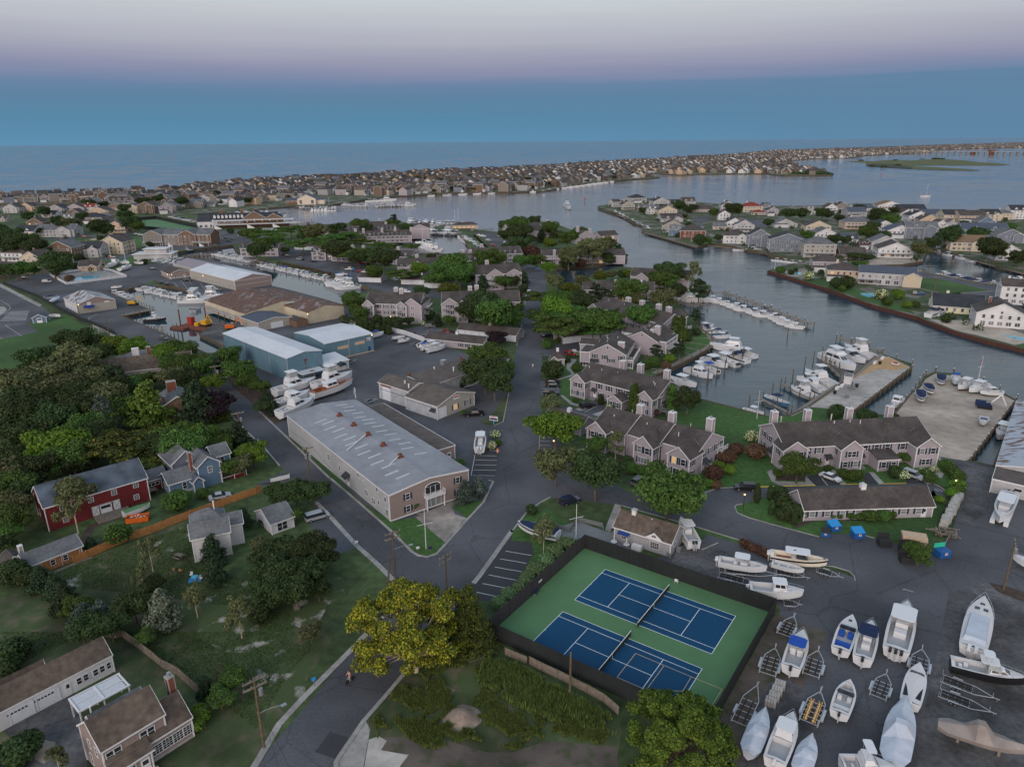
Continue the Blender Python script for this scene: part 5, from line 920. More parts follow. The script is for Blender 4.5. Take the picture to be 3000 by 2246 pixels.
# ================================================================ generic houses
WM = dict(w='siding_white', g='siding_pale', d='siding_grey', t='siding_tan', c='siding_cream', y='siding_yellow', s='siding_slate', b='siding_blue', k='cedar', K='cedar_grey', m='siding_mauve', r='barn_red', R='brick_red', e='siding_greige')
WN = dict(w='white', g='pale grey', d='grey', t='tan', c='cream', y='pale yellow', s='slate blue', b='blue', k='dark shingled', K='grey shingled', m='mauve', r='dark red', R='brick', e='greige')
RM = dict(n='roof_brown', k='roof_black', g='roof_grey', t='roof_tan', r='roof_red', s='roof_slate_blue', c='roof_cedar')
RN = dict(n='brown', k='black', g='grey', t='tan', r='red', s='slate', c='weathered')
FN = {1: 'one-storey', 2: 'two-storey', 3: 'three-storey'}
HOUSES = []
def gen_house(name, label, p, ang, w, d, fl, wk, rk, ty, group, extra=True, seed=0, lod=0):
 rnd = random.Random(seed); b = Bd(name, label, 'house', p, ang, group); h = 2.7*fl+.2
 x0 = -w/2; rise = (d if ty == 'x' else w)*.30 if ty != 'h' else min(w, d)*.26
 rise = min(rise, 4.2); tr = True
 b.block(x0, 0, w, d, h, rise, 'x' if ty == 'x' else ('h' if ty == 'h' else 'y'), wall=WM[wk], roof=RM[rk], over=.35, trim=tr)
 st = 3.0 if lod == 0 else 3.6
 def rows(face, L):
  n = max(1, int((L-1.2)/st)); s0 = (L-(n-1)*st)/2
  for f_ in range(fl):
   k = '2' if rnd.random() < .35 else 'w'
   b.win(face, s0, .9+2.7*f_, 1.7 if k == '2' else 1.05, 1.4, k, False, 'auto', n, st)
 rows('F', w)
 if lod < 2: rows('L', d); rows('R', d)
 if ty == 'y' : b.b = (x0, 0, w, d, 0, h); b.win('F', w/2, h+.1, .8, .9, 'w')
 if extra:
  q = rnd.random()
  if q < .35: b.deck(x0+.3, -2.2, w-.6, 2.2, 2.9 if fl > 1 else .6)
  elif q < .6 and w > 9: b.block(x0+w*.55, -1.6, w*.38, 3, h, w*.10, 'y', wall=WM[wk], roof=RM[rk], over=.25); b.win('F', w*.19, .9, 1.3, 1.4, '2', n=1); b.win('F', w*.19, 3.6 if fl > 1 else .9, 1.3, 1.3, '2')
  elif q < .8: b.block(x0-.2, -2.4, w*.6, 2.4, 2.6, .7, 's', wall=WM['w'], roof=RM[rk], over=.2)
  if ty != 'h' and rnd.random() < .5:
   if ty == 'x':
    for u in (.3, .7): b.block(x0+w*u-1, d*.06, 2, d*.3, h+1.5, .8, 'y', wall=WM[wk], roof=RM[rk], z0=h-.1, over=.15); b.win('F', 1, .4, .9, .9, 'w') if False else None
  if rnd.random() < .45: b.chimney(x0+w*.3, d*.6, h*.6, h+rise+.9, .9, .8, 'brick_red' if rnd.random() < .5 else WM[wk], False)
 HOUSES.append((p[0], p[1], max(w, d)/2)); return b
def ordw(n):
 o = 'first second third fourth fifth sixth seventh eighth ninth tenth eleventh twelfth thirteenth fourteenth fifteenth sixteenth seventeenth eighteenth nineteenth'.split()
 if n < 20: return o[n-1]
 t = ['twenty', 'thirty', 'forty', 'fifty', 'sixty', 'seventy', 'eighty', 'ninety'][n//10-2]
 return (t[:-1]+'ieth') if n % 10 == 0 else t+'-'+o[n % 10-1]
def wid(p, px): return px*KT*(Vector(p)-Vector((0,0,CH))).length/CF
def house_list(s, zone, group, base=0):
 L = []
 for ln in s.split():
  t, x, y, w, a, fl, wk, rk, ty = ln.split(','); p = G(t, float(x), float(y)); L.append((proj(p)[0], p, wid(p, float(w)), float(a), int(fl), wk, rk, ty))
 L.sort(key=lambda q: q[0]); cnt = {}
 for i, (sx, p, w, a, fl, wk, rk, ty) in enumerate(L):
  k = (wk, fl); cnt[k] = cnt.get(k, 0)+1
  lb = '%s %s house with %s roof, %s such from the left %s' % (WN[wk], FN[fl], RN[rk], ordw(cnt[k]), zone)
  gen_house('house', lb, p, a, w, min(16, max(8, w*.85)), fl, wk, rk, ty, group, seed=base+i)
house_list("""A3,905,608,75,25,2,g,n,x A3,1005,633,105,10,2,e,n,y A3,1100,572,130,20,2,g,k,h A3,1165,645,115,5,1,c,g,x A3,1212,672,105,-5,2,w,g,x A3,1290,602,130,10,2,g,k,y A3,1345,685,150,5,2,c,n,y
A3,1430,600,110,0,1,w,k,x A3,1525,602,110,0,2,d,n,x A3,1660,655,190,-8,1,t,n,h A3,1330,728,100,0,1,w,g,h A3,1385,738,180,5,1,g,n,x A3,1390,828,165,-8,2,e,n,y A3,1415,862,115,-20,2,b,g,x A3,1560,878,200,-10,2,R,n,h
A3,1832,722,90,-5,2,w,s,y A3,1865,640,110,-5,2,g,s,y A3,1920,805,145,-12,2,w,k,y A3,1795,808,100,-10,1,t,g,x A3,2005,825,150,-15,2,g,s,y A3,1930,925,195,-12,2,w,n,h A3,2135,955,165,-10,3,s,k,y A3,2080,652,150,0,2,c,r,h A3,2140,682,90,0,1,c,r,h A3,2195,640,60,0,2,s,k,x
A4,40,685,85,0,2,m,k,y A4,150,785,180,-5,1,g,g,y A4,160,1000,270,-14,3,s,k,y A4,440,1045,235,-10,3,e,g,h A4,500,872,165,-5,1,w,g,y A4,430,835,185,-8,2,c,n,y A4,690,922,140,-12,1,w,s,x A4,790,800,215,-6,2,t,g,h A4,768,705,140,0,2,d,s,x A4,848,972,95,-10,1,r,n,x A4,735,1062,190,-10,1,R,n,x
A4,1000,832,165,-10,2,w,k,y A4,1140,878,190,-12,2,w,s,y A4,1320,885,215,-14,3,s,g,x A4,1005,982,185,-12,2,g,g,y A4,1095,1050,240,-14,2,w,n,y A4,1550,965,150,-12,2,s,g,x A4,1730,990,240,-14,2,c,t,x A4,1870,868,300,-12,2,b,s,x A4,2090,920,170,-12,2,s,g,y A4,2075,1072,170,-12,2,w,g,y A4,1460,872,130,-10,1,d,n,x
A4,1305,740,150,-6,2,w,k,y A4,1390,775,130,-8,2,t,n,y A4,1490,830,130,-10,2,w,n,y A4,1580,825,110,-10,2,g,g,y A4,545,662,95,0,2,w,n,y A4,640,652,110,0,2,K,n,y A4,365,672,80,0,2,g,g,x A4,830,645,150,0,1,w,s,x A4,1055,642,180,-5,2,w,t,y A4,1240,652,210,-4,1,d,k,x A4,1620,732,165,-6,2,c,k,x A4,1765,740,180,-6,2,t,n,x A4,1925,728,130,-6,2,c,k,x A4,2165,715,120,-6,3,w,k,x A4,2050,718,110,-4,2,c,g,h A4,1890,765,115,-6,1,b,g,y A4,1415,700,150,-4,1,s,s,x A4,1200,690,100,0,1,w,n,y
A4,650,1250,235,-18,2,t,n,h A4,510,1168,215,-14,2,m,n,h A4,2115,1452,170,-22,3,w,n,x A4,1640,1530,330,-24,1,y,k,x A4,1995,1650,300,-24,2,w,n,y A4,250,660,90,0,1,K,g,x""", 'on the river peninsula', 'houses on the river peninsula', 100)
b = Bd('waterfront_house', 'long grey waterfront house with dark patched roof and white deck by the red bulkhead', 'house', G('A4',775,1270,0), -24, 'houses on the river peninsula')
b.block(0, 0, 27, 13, 6, 3, 'x', wall='siding_pale', roof='roof_slate_blue'); b.win('F', 2, 3.6, 1.2, 1.4, '2', False, 'auto', 8, 3.2); b.win('F', 2, .8, 2, 1.7, '2', False, 'auto', 6, 4); b.deck(-1.5, -3, 11, 3, 2.8); b.block(21, -2, 8, 10, 5.4, 2, 'y', wall='siding_cream', roof='roof_grey')
house_list("""A1,205,878,170,-10,2,w,k,x A1,480,868,260,5,2,g,g,x A1,110,1080,170,-10,2,w,n,x A1,275,1128,170,-10,2,c,n,y A1,530,1068,185,-5,3,k,g,y A1,765,1045,180,5,2,g,k,x A1,970,1015,180,-8,3,c,n,y A1,1005,832,140,0,2,t,g,y
A1,795,752,150,5,2,K,k,h A1,900,735,95,5,2,K,g,h A1,640,708,95,0,2,k,n,y A1,650,660,130,0,2,m,n,y A1,485,668,120,0,2,d,k,y A1,765,655,90,0,2,w,r,x A1,850,690,150,5,2,t,n,y A1,1155,665,100,0,2,c,g,y A1,1265,665,125,0,3,k,n,y A1,1340,628,85,0,2,t,n,x A1,1440,642,140,0,2,K,g,y A1,1680,618,130,5,2,K,g,x A1,1765,575,120,5,2,g,g,y A1,1810,607,80,0,1,w,g,x A1,30,1180,140,-10,1,w,n,x A1,10,880,90,-10,2,g,g,x A1,300,770,110,0,1,k,n,y A1,420,700,100,0,1,w,k,x A1,100,660,110,0,2,g,n,y A1,230,650,110,0,2,t,n,y A1,10,735,80,0,1,e,n,x A1,580,720,80,0,1,w,g,x A1,990,640,80,0,1,t,t,x
A1,770,1160,140,8,1,t,n,x""", 'beyond the school field', 'houses on the left shore', 300)
b = Bd('shingle_inn', 'three-storey shingled inn with grey left wing, brown gabled right wing and white stairs', 'building', G('A1',1250,945,0), -3)
for i, (x, w, wk, ty) in enumerate(((0, 14, 'cedar_grey', 'y'), (14, 13, 'cedar_grey', 'x'), (27, 13, 'cedar', 'y'), (40, 11, 'cedar', 'x'))):
 b.block(x, 0 if i % 2 == 0 else 1.5, w, 16, 8.2, 3.4, ty, wall=wk, roof='roof_grey')
 for z in (.8, 3.4, 6): b.win('F', 2, z, 1.3, 1.5, '2', False, 'auto', int(w/3.4), 3.2)
for x in (3, 20, 44): q = MB(); [q.box(x+i*.4, x+i*.4+.4, -3.5, -1.5, 0, 2.4-i*.3) for i in range(8)]; b.part('steps', q, 'trim')
b.deck(0, -2.5, 14, 2.5, 2.6); b.deck(38, -2.5, 13, 2.5, 2.6)
b = Bd('yacht_club', 'large white and brown yacht club with a dark roof, dormers, verandas and sweeping stairs', 'clubhouse', G('A1',1700,800,0), 14)
b.block(0, 6, 70, 24, 5.6, 6, 'x', wall='siding_white', roof='roof_black'); b.win('F', 3, .8, 2, 2, '2', False, 'auto', 15, 4.4); b.block(40, 2, 20, 20, 8, 6, 'y', wall='cedar', roof='roof_black'); b.win('F', 3, 5.6, 1.6, 1.6, '2', False, 'auto', 5, 3.4); b.block(60, 3, 14, 18, 7.6, 4, 'y', wall='cedar', roof='roof_black'); b.win('F', 3, 5.2, 1.6, 1.6, '2', False, 'auto', 3, 3.6)
for i in range(8): b.block(14+i*3.4, 9, 2, 5, 10, 1.0, 'y', wall='siding_white', roof='roof_black', z0=8, over=.15, corner=False)
b.deck(14, -3, 70, 8, 6.6, 'siding_white'); b.deck(14, -5, 72, 10, 3.2, 'siding_white'); b.block(14, 1, 66, 4, 3, 0, 'f', wall='cedar', roof='siding_white', over=.1, trim=False)
for x in (16, 44, 66): q = MB(); [q.box(x+i*.6, x+i*.6+.6, -7.5, -5.2, 0, 3.2-i*.3) for i in range(10)]; b.part('steps', q, 'trim')
for i in range(10): b.lampf(18+i*6.5, -2.8, 5.6)
for x, y in ((20, 20), (38, 20), (50, 20)): b.chimney(x, y, 9, 14.5, 2.4, 1.8, 'brick_red', False)
b = Bd('dock_office', 'white flat-roofed harbour office with wide eaves beside the moored sailboats', 'building', G('A1',1160,1060,0), 6)
b.block(0, 0, 24, 12, 3, .2, 'f', wall='siding_pale', roof='roof_white_metal', over=1); b.block(6, 3, 14, 8, 6, .2, 'f', wall='siding_pale', roof='roof_white_metal', over=.8, z0=3); b.win('F', 2, .6, 2, 1.6, '2', False, 'glass_pale', 6, 3.6)
b = Bd('marina_restaurant', 'waterfront boathouse with a cream gable end and dark roof on the far bay shore', 'boathouse', G('A2',360,590,0), 8)
b.block(0, 0, 22, 26, 7, 5, 'y', wall='plaster_cream', roof='roof_slate_blue'); b.block(-14, 4, 14, 22, 4.5, 3, 'x', wall='cedar', roof='roof_slate_blue'); b.block(22, 4, 10, 20, 5, 2, 'x', wall='plaster_cream', roof='roof_slate_blue'); b.b = (0,0,22,26,0,7); b.win('F', 4, 1, 3, 4.4, 'g', False, 'glass', 2, 14); [b.lampf(-12+i*5, 3.8, 3.4) for i in range(3)]
b = Bd('fuel_dock_house', 'brown-roofed dock house with lit windows amid the yachts at the basin mouth', 'dock house', G('A2',1700,800,0), 6)
b.block(0, 0, 22, 9, 3, 2.6, 'h', wall='siding_tan', roof='roof_brown', z0=.3); b.win('F', 2, .9, 1.6, 1.2, '2', False, 'glass_lit', 5, 4)
# prototypes for the packed barrier island
PRO = []
for i, (wk, rk, ty, w, d, fl) in enumerate((('K','n','y',9,13,2),('k','c','x',12,9,3),('w','k','y',9,12,2),('K','c','x',13,10,2),('c','n','y',10,12,2),('k','g','y',9,13,3),('d','n','h',12,11,2),('K','k','y',11,12,3),('t','n','x',12,9,2),('K','n','x',11,9,2),('e','c','y',10,12,2),('m','n','y',9,12,2),('k','k','x',13,10,2),('s','k','y',9,11,2))):
 b = gen_house('house', 'x', (0, -900, 0), 0, w, d, fl, wk, rk, ty, None, seed=700+i, lod=2); HOUSES.pop()
 PRO.append((protos(b.root), wk, rk, fl, w, d))
HG = 'houses packed together on the barrier island'
BBX = {}
def inside(p, poly):
 k = id(poly)
 if k not in BBX: BBX[k] = (min(q[0] for q in poly), max(q[0] for q in poly), min(q[1] for q in poly), max(q[1] for q in poly), poly)
 bb = BBX[k]
 if not (bb[0] <= p[0] <= bb[1] and bb[2] <= p[1] <= bb[3]): return False
 c = False; n = len(poly)
 for i in range(n):
  a, b_ = poly[i], poly[i-1]
  if (a[1] > p[1]) != (b_[1] > p[1]) and p[0] < (b_[0]-a[0])*(p[1]-a[1])/(b_[1]-a[1])+a[0]: c = not c
 return c
NOB = [PP("A1 1560,1000 1380,960 1200,1000 560,1300 -200,1300 -400,870 640,860 1180,820 1120,720 1350,700 2300,640 2300,1000"), PP("A1 600,1300 600,860 1240,860 1240,1300"), PP("A2 0,560 520,540 520,640 0,640"), PP("A1 1500,660 2212,600 2212,700 1500,760")]
oc = ocean_edge[1:]; SLOTS = []
def walk(pl, step):
 out = []; acc = 0
 for a, b_ in zip(pl, pl[1:]):
  d = Vector((b_.x-a.x, b_.y-a.y)); L = d.length
  if L < .1: continue
  d /= L
  while acc < L: out.append((a.x+d.x*acc, a.y+d.y*acc, d)); acc += step
  acc -= L
 return out
rr = random.Random(5)
for x, y, d in walk(oc, 17.0):
 if x > 9000: break
 n = Vector((d.y, -d.x)); k = 0
 for t in [34, 58, 86, 110, 140, 164, 194, 218, 248, 272]+list(range(302, 1100, 30)):
  k += 1; px, py = x+n.x*t+rr.uniform(-3, 3), y+n.y*t+rr.uniform(-3, 3)
  if not inside((px, py), barrier) or any(inside((px, py), q) for q in NOB): continue
  if not all(inside((px+a*11, py+b_*11), barrier) for a, b_ in ((1,0),(-1,0),(0,-1))): continue
  if any(abs(px-h[0]) < h[2]+9 and abs(py-h[1]) < h[2]+9 for h in HOUSES): continue
  sx, sy = proj((px, py, 0))
  if not -60 < sx < 3060: continue
  SLOTS.append((hypot(px, py), px, py, d, k, sx))
FL = PP("A1 1150,560 1250,505 2100,425; A2 150,420 500,400 500,520 150,560; A1 2212,590 1500,655 1300,660 1150,640"); fd = (FL[2]-FL[1]).normalized(); fd = Vector((fd.x, fd.y))
for i in range(-60, 60):
 for j in range(-60, 60):
  px, py = FL[1].x+fd.x*i*17-fd.y*j*27+rr.uniform(-2,2), FL[1].y+fd.y*i*17+fd.x*j*27+rr.uniform(-2,2)
  if inside((px, py), FL) and inside((px, py), barrier) and not any(abs(px-h[0]) < h[2]+8 and abs(py-h[1]) < h[2]+8 for h in HOUSES) and not any(abs(px-q[1]) < 13 and abs(py-q[2]) < 13 for q in SLOTS): SLOTS.append((hypot(px, py), px, py, fd, 9, proj((px, py, 0))[0]))
SLOTS.sort(key=lambda q: q[0])
TREESLOT = []
near = []
for s_ in SLOTS:
 if rr.random() < .22: TREESLOT.append(s_); continue
 near.append(s_)
ZC = {}
ZN = ((430, 'left of the yacht club'), (760, 'behind the yacht club'), (1250, 'behind the bay marina'), (1900, 'mid-island'), (9999, 'on the far island'))
for i, (r_, px, py, d, k, sx) in enumerate(near[:215]):
 pr, wk, rk, fl, w, dd = PRO[rr.randrange(len(PRO))]; a = atan2(d.y, d.x)+(pi/2 if rr.random() < .25 else 0)+rr.uniform(-.1,.1)
 zn = [z for lim, z in ZN if sx < lim][0]
 kk = (wk, rk, zn); ZC[kk] = ZC.get(kk, 0)+1; lb = 'island %s house with %s roof, %s, %s counted inland' % (WN[wk], RN[rk], zn, ordw(ZC[kk]))
 o = place(pr, (px, py, 0), a, lb, HG, rr.uniform(1.1, 1.4)); o['category'] = 'house'
mats = ['cedar_grey','siding_pale','siding_white','siding_cream','cedar','siding_tan','roof_brown','roof_black','roof_grey','roof_cedar','glass']
mb = MB()
def lowhouse(mb, px, py, a, rr):
 w, d, h = rr.uniform(9, 15), rr.uniform(9, 15), rr.choice((5.4, 6.5, 8.2)); ri = rr.uniform(2.8, 5); m = rr.choice((0,0,0,0,1,2,2,3,4,4,5)); rf = rr.choice((6,6,7,8,9))
 c, s = cos(a), sin(a); T = lambda x, y, z: (px+c*x-s*y, py+s*x+c*y, z)
 if rr.random() < .5: a += pi/2
 v = [T(-w/2,-d/2,0),T(w/2,-d/2,0),T(w/2,d/2,0),T(-w/2,d/2,0),T(-w/2,-d/2,h),T(w/2,-d/2,h),T(w/2,d/2,h),T(-w/2,d/2,h)]
 mb.faces(v, [(0,1,5,4),(1,2,6,5),(2,3,7,6),(3,0,4,7)], m)
 o = .4; R = [T(-w/2-o,-d/2-o,h-.2),T(w/2+o,-d/2-o,h-.2),T(w/2+o,d/2+o,h-.2),T(-w/2-o,d/2+o,h-.2)]
 if rr.random() < .25: mb.faces(R+[T(0,0,h+ri)], [(0,1,4),(1,2,4),(2,3,4),(3,0,4)], rf)
 else:
  mb.faces(R+[T(-w/2-o,0,h+ri),T(w/2+o,0,h+ri)], [(0,1,5,4),(2,3,4,5)], rf); mb.faces([v[4],v[7],T(-w/2,0,h+ri-.2),v[5],v[6],T(w/2,0,h+ri-.2)], [(0,1,2),(3,4,5)], m)
 for q in (-.3, 0, .3):
  for z in (1, 3.7): mb.poly([T(w*q-.6,-d/2-.03,z),T(w*q+.6,-d/2-.03,z),T(w*q+.6,-d/2-.03,z+1.3),T(w*q-.6,-d/2-.03,z+1.3)], 10); mb.poly([T(-w/2-.03,d*q-.6,z),T(-w/2-.03,d*q+.6,z),T(-w/2-.03,d*q+.6,z+1.3),T(-w/2-.03,d*q-.6,z+1.3)], 10)
for (r_, px, py, d, k, sx) in near[215:]: lowhouse(mb, px, py, atan2(d.y, d.x), rr)
o = tag(mb.build('distant_houses', mats), 'mass of small distant houses along the barrier island towards the bridge', 'houses', kind='stuff')
print('slots', len(SLOTS), len(near))
# ================================================================ trees
import numpy as np
def fol(k, c, **kw): dm(k, c, .85, .22, .8, spec=.15, attr=True, **kw)
fol('leaf_dark', (.034,.054,.019)); fol('leaf_mid', (.050,.090,.020)); fol('leaf_bright', (.075,.13,.016)); fol('leaf_olive', (.085,.095,.042)); fol('leaf_grey', (.12,.145,.10))
fol('leaf_yellow', (.205,.185,.016)); fol('leaf_gold_green', (.066,.088,.015)); fol('leaf_purple', (.022,.013,.017)); fol('leaf_rust', (.085,.05,.032)); fol('leaf_pine', (.026,.044,.022)); fol('leaf_blue', (.06,.085,.07)); fol('leaf_mimosa', (.055,.08,.02))
fol('weed_green', (.085,.12,.032)); fol('petal', (.55,.56,.36)); fol('grass_blade', (.10,.16,.07))
dm('bark', (.10,.08,.06), .95, .3, 2); dm('bark_pale', (.36,.30,.23), .95, .3, 1.5)
def leafmesh(name, lobes, n, size, mat_, seed, shell=.55, up=.35, m2=None, f2=0, droop=0, wisp=1.0):
 r = np.random.default_rng(seed); L = np.array(lobes, float); vol = L[:,3]*L[:,4]*L[:,5]; w = vol**(2/3); idx = r.choice(len(L), n, p=w/w.sum())
 d = r.normal(size=(n,3)); d /= np.linalg.norm(d, axis=1)[:,None]; d[:,2] = np.where(d[:,2] < -.35, -d[:,2], d[:,2])
 # cluster directions into twigs so that clumps and gaps appear
 tw = r.normal(size=(len(L), 26, 3)); tw /= np.linalg.norm(tw, axis=2)[:,:,None]; ti = r.integers(0, 26, n); d = d*(.55*wisp)+tw[idx, ti]*.75; d /= np.linalg.norm(d, axis=1)[:,None]
 rad = shell+(1-shell)*r.random(n)**.7; rad *= (.82+.3*r.random((len(L), 26)))[idx, ti]
 P = L[idx,:3]+d*L[idx,3:6]*rad[:,None]; P[:,2] -= droop*(1-rad)*0
 nrm = d*.8+r.normal(size=(n,3))*.55+np.array([0,0,up]); nrm /= np.linalg.norm(nrm, axis=1)[:,None]
 a = np.cross(nrm, r.normal(size=(n,3))); a /= np.linalg.norm(a, axis=1)[:,None]; b = np.cross(nrm, a)
 s = size*(.6+.8*r.random(n)); s1 = s[:,None]; s2 = (s*(.5+.4*r.random(n)))[:,None]
 V = np.stack([P-a*s1, P-b*s2+nrm*s1*.15, P+a*s1, P+b*s2+nrm*s1*.15], 1).reshape(-1,3)
 me = bpy.data.meshes.new(name); me.vertices.add(4*n); me.vertices.foreach_set('co', V.ravel()); me.loops.add(4*n); me.polygons.add(n)
 me.loops.foreach_set('vertex_index', np.arange(4*n, dtype=np.int32)); me.polygons.foreach_set('loop_start', np.arange(0, 4*n, 4, dtype=np.int32))
 me.materials.append(M[mat_])
 if m2: me.materials.append(M[m2]); me.polygons.foreach_set('material_index', (r.random(n) < f2).astype(np.int32))
 t = (.72+.5*r.random((len(L), 26)))[idx, ti]*(.75+.5*r.random(n)); c = np.ones((n,4)); c[:,0] = t*(.92+.16*r.random(n)); c[:,1] = t; c[:,2] = t
 at = me.color_attributes.new('tint', 'FLOAT_COLOR', 'POINT'); at.data.foreach_set('color', np.repeat(c, 4, 0).ravel()); me.update(); return me
def lobes(kind, seed):
 r = random.Random(seed); L = []
 if kind == 'broad':
  for i in range(13):
   a = r.uniform(0, 2*pi); q = r.uniform(.15, .62); z = r.uniform(.42, .82); k = r.uniform(.2, .34)
   L.append((q*cos(a)*.5*1.5, q*sin(a)*.5*1.5, z, k*.8, k*.8, k*.55))
  L.append((0,0,.6,.42,.42,.3))
 if kind == 'flat':
  for i in range(12):
   a = 2.4*i; q = .16+.5*(i/12)**.6*r.uniform(.8,1.2); z = r.uniform(.62, .9)-.25*q*q; k = r.uniform(.2, .32)
   L.append((q*cos(a), q*sin(a), z, k*1.0, k*1.0, k*.28))
 if kind == 'cone':
  for i in range(12): z = .12+.8*i/12; q = .42*(1-z)+.05; a = 2.4*i; L.append((q*.55*cos(a), q*.55*sin(a), z, q*.8+.03, q*.8+.03, .12))
  L.append((0,0,.45,.2,.2,.42))
 if kind == 'column': L += [(0,0,.5,.24,.24,.5), (.03,0,.25,.27,.27,.25), (0,.03,.75,.16,.16,.27)]
 if kind == 'pine':
  for i in range(10): z = .3+.6*i/10; a = 2.1*i+r.random(); q = r.uniform(.2,.42)*(1.25-z); L.append((q*cos(a), q*sin(a), z, .26*(1.3-z), .26*(1.3-z), .06))
 if kind == 'round': L += [(0,0,.5,.5,.5,.5), (.15,.1,.55,.4,.4,.4), (-.15,-.1,.45,.38,.38,.4)]
 if kind == 'sparse':
  for i in range(15):
   a = r.uniform(0, 2*pi); q = r.uniform(.1, .5); z = r.uniform(.35, .95); k = r.uniform(.1, .17); L.append((q*cos(a)*(1.2-z*.6), q*sin(a)*(1.2-z*.6), z, k, k, k*.8))
 if kind == 'hedge': L += [(x,0,.5,.3,.5,.5) for x in (-.75,-.5,-.25,0,.25,.5,.75)]
 return L
def trunkmesh(kind, seed, L, mt, H=1, thick=.022):
 r = random.Random(seed); mb = MB(); top = {'cone': .9, 'column': .8, 'pine': .92, 'flat': .55, 'broad': .55, 'sparse': .85}.get(kind, .4)
 pts = [(0,0,-.02), (r.uniform(-.02,.02), r.uniform(-.02,.02), top*.35), (r.uniform(-.03,.03), r.uniform(-.03,.03), top*.7), (0,0,top)]
 mb.tube(pts, thick, 0, 7, [thick*1.35, thick, thick*.75, thick*.4])
 for l in L[:9]:
  if kind in ('column', 'round'): break
  s = Vector(pts[1 if kind in ('broad','flat') else 2])*(.8+.3*r.random()); s.z = min(l[2]*.75, top*.8); e = Vector(l[:3]); m_ = (s+e)/2+Vector((0,0,.03)); mb.tube([(s.x*.5,s.y*.5,s.z), m_, e], thick*.3, 0, 4, [thick*.45, thick*.3, thick*.12])
 return mb.mesh('trunk', mt)
TK = {}
def tproto(key, kind, mat_, n, size, seeds, ratio, hc=.6, shell=.55, bark='bark', thick=.022, **kw):
 v = []
 for sd_ in seeds:
  L = lobes(kind, sd_); v.append((leafmesh('crown', L, n, size, mat_, sd_, shell, **kw), trunkmesh(kind, sd_, L, bark, thick=thick)))
 TK[key] = (v, ratio, hc)   # ratio = height / crown width
tproto('D', 'broad', 'leaf_dark', 8320, .026, (1,2,3), 1.05); tproto('M', 'broad', 'leaf_mid', 8320, .026, (4,5,6), 1.0); tproto('B', 'broad', 'leaf_bright', 8320, .026, (7,8), 1.0)
tproto('O', 'broad', 'leaf_olive', 6720, .026, (9,10,11), 1.05, wisp=.7); tproto('L', 'flat', 'leaf_mid', 8000, .026, (12,13,14), .72, hc=.72); tproto('Y', 'broad', 'leaf_gold_green', 7200, .026, (15,16), 1.0)
tproto('C', 'cone', 'leaf_pine', 4200, .03, (17,18), 1.7, hc=.45); tproto('K', 'cone', 'leaf_gold_green', 4200, .03, (19,), 1.6, hc=.45); tproto('G', 'cone', 'leaf_grey', 4600, .032, (20,), 1.5, hc=.5, wisp=.5)
tproto('U', 'cone', 'leaf_blue', 3800, .03, (21,), 1.4, hc=.45); tproto('P', 'pine', 'leaf_pine', 4600, .03, (22,23), 1.25, hc=.6, wisp=.6); tproto('A', 'column', 'leaf_mid', 3600, .028, (24,), 2.3, hc=.5, shell=.8); tproto('a', 'column', 'leaf_dark', 3600, .028, (25,), 2.2, hc=.5, shell=.8)
tproto('S', 'sparse', 'leaf_olive', 2600, .026, (26,27), 1.4, hc=.6, bark='bark_pale', thick=.014); tproto('V', 'broad', 'leaf_purple', 8320, .026, (28,), .8); tproto('R', 'round', 'leaf_rust', 2200, .05, (29,), .8, hc=.5, shell=.7)
tproto('r', 'round', 'leaf_mid', 2200, .05, (30,31), .8, hc=.5, shell=.8); tproto('d', 'round', 'leaf_dark', 2200, .05, (32,33), .8, hc=.5, shell=.8); tproto('h', 'round', 'leaf_mid', 2400, .05, (34,), .75, hc=.5, shell=.8, m2='petal', f2=.4)
tproto('F', 'flat', 'leaf_mimosa', 5200, .03, (35,36), .75, hc=.7, m2='leaf_yellow', f2=.09); tproto('b', 'round', 'leaf_bright', 2200, .05, (37,), .8, hc=.5, shell=.8); tproto('g', 'round', 'grass_blade', 3000, .06, (38,), .75, hc=.4, shell=.3)
NM = dict(D=('oak_tree','dark green broad-crowned tree','tree'), M=('leafy_tree','mid-green leafy tree','tree'), B=('maple_tree','bright green dense tree','tree'), O=('olive_tree','grey-olive wispy tree','tree'), L=('locust_tree','flat-topped locust tree','tree'), Y=('yellowing_tree','yellow-green tree','tree'), C=('cedar_tree','dark conical cedar','tree'), K=('golden_cedar','golden-green conical cedar','tree'), G=('spruce_tree','silver-grey spruce','tree'), U=('blue_spruce','blue-grey spruce','tree'), P=('pine_tree','dark layered pine','tree'), A=('arborvitae','green columnar evergreen','tree'), a=('arborvitae','dark columnar evergreen','tree'), S=('sparse_tree','thin sparse-leaved tree','tree'), V=('purple_beech','dark purple-leaved tree','tree'), R=('rust_shrub','rust-red flowering shrub','shrub'), r=('round_shrub','clipped green shrub','shrub'), d=('dark_shrub','dark green bush','shrub'), h=('hydrangea','shrub with cream flower heads','shrub'), F=('mimosa_tree','spreading tree dotted with yellow blossom','tree'), b=('bright_shrub','bright green bush','shrub'), g=('ornamental_grass','pale tuft of ornamental grass','shrub'))
TPRO = {}
def tree_proto(k, vi):
 if (k, vi) not in TPRO:
  cr, tk = TK[k][0][vi]; t = thing(NM[k][0], 'x', NM[k][2]); link('crown', cr, t)
  if k not in 'RrdhbgA' or k in 'A': link('trunk', tk, t)
  TPRO[(k, vi)] = protos(t)
 return TPRO[(k, vi)]
def plant(k, p, w, h, label, group, rnd):
 vi = rnd.randrange(len(TK[k][0])); pr = tree_proto(k, vi)
 sx = w/{'A': .52, 'a': .52}.get(k, 1.12 if k in 'FL' else 1.0); return place(pr, (p[0], p[1], 0), rnd.uniform(0, 6.28), label, group, (sx, sx, h))
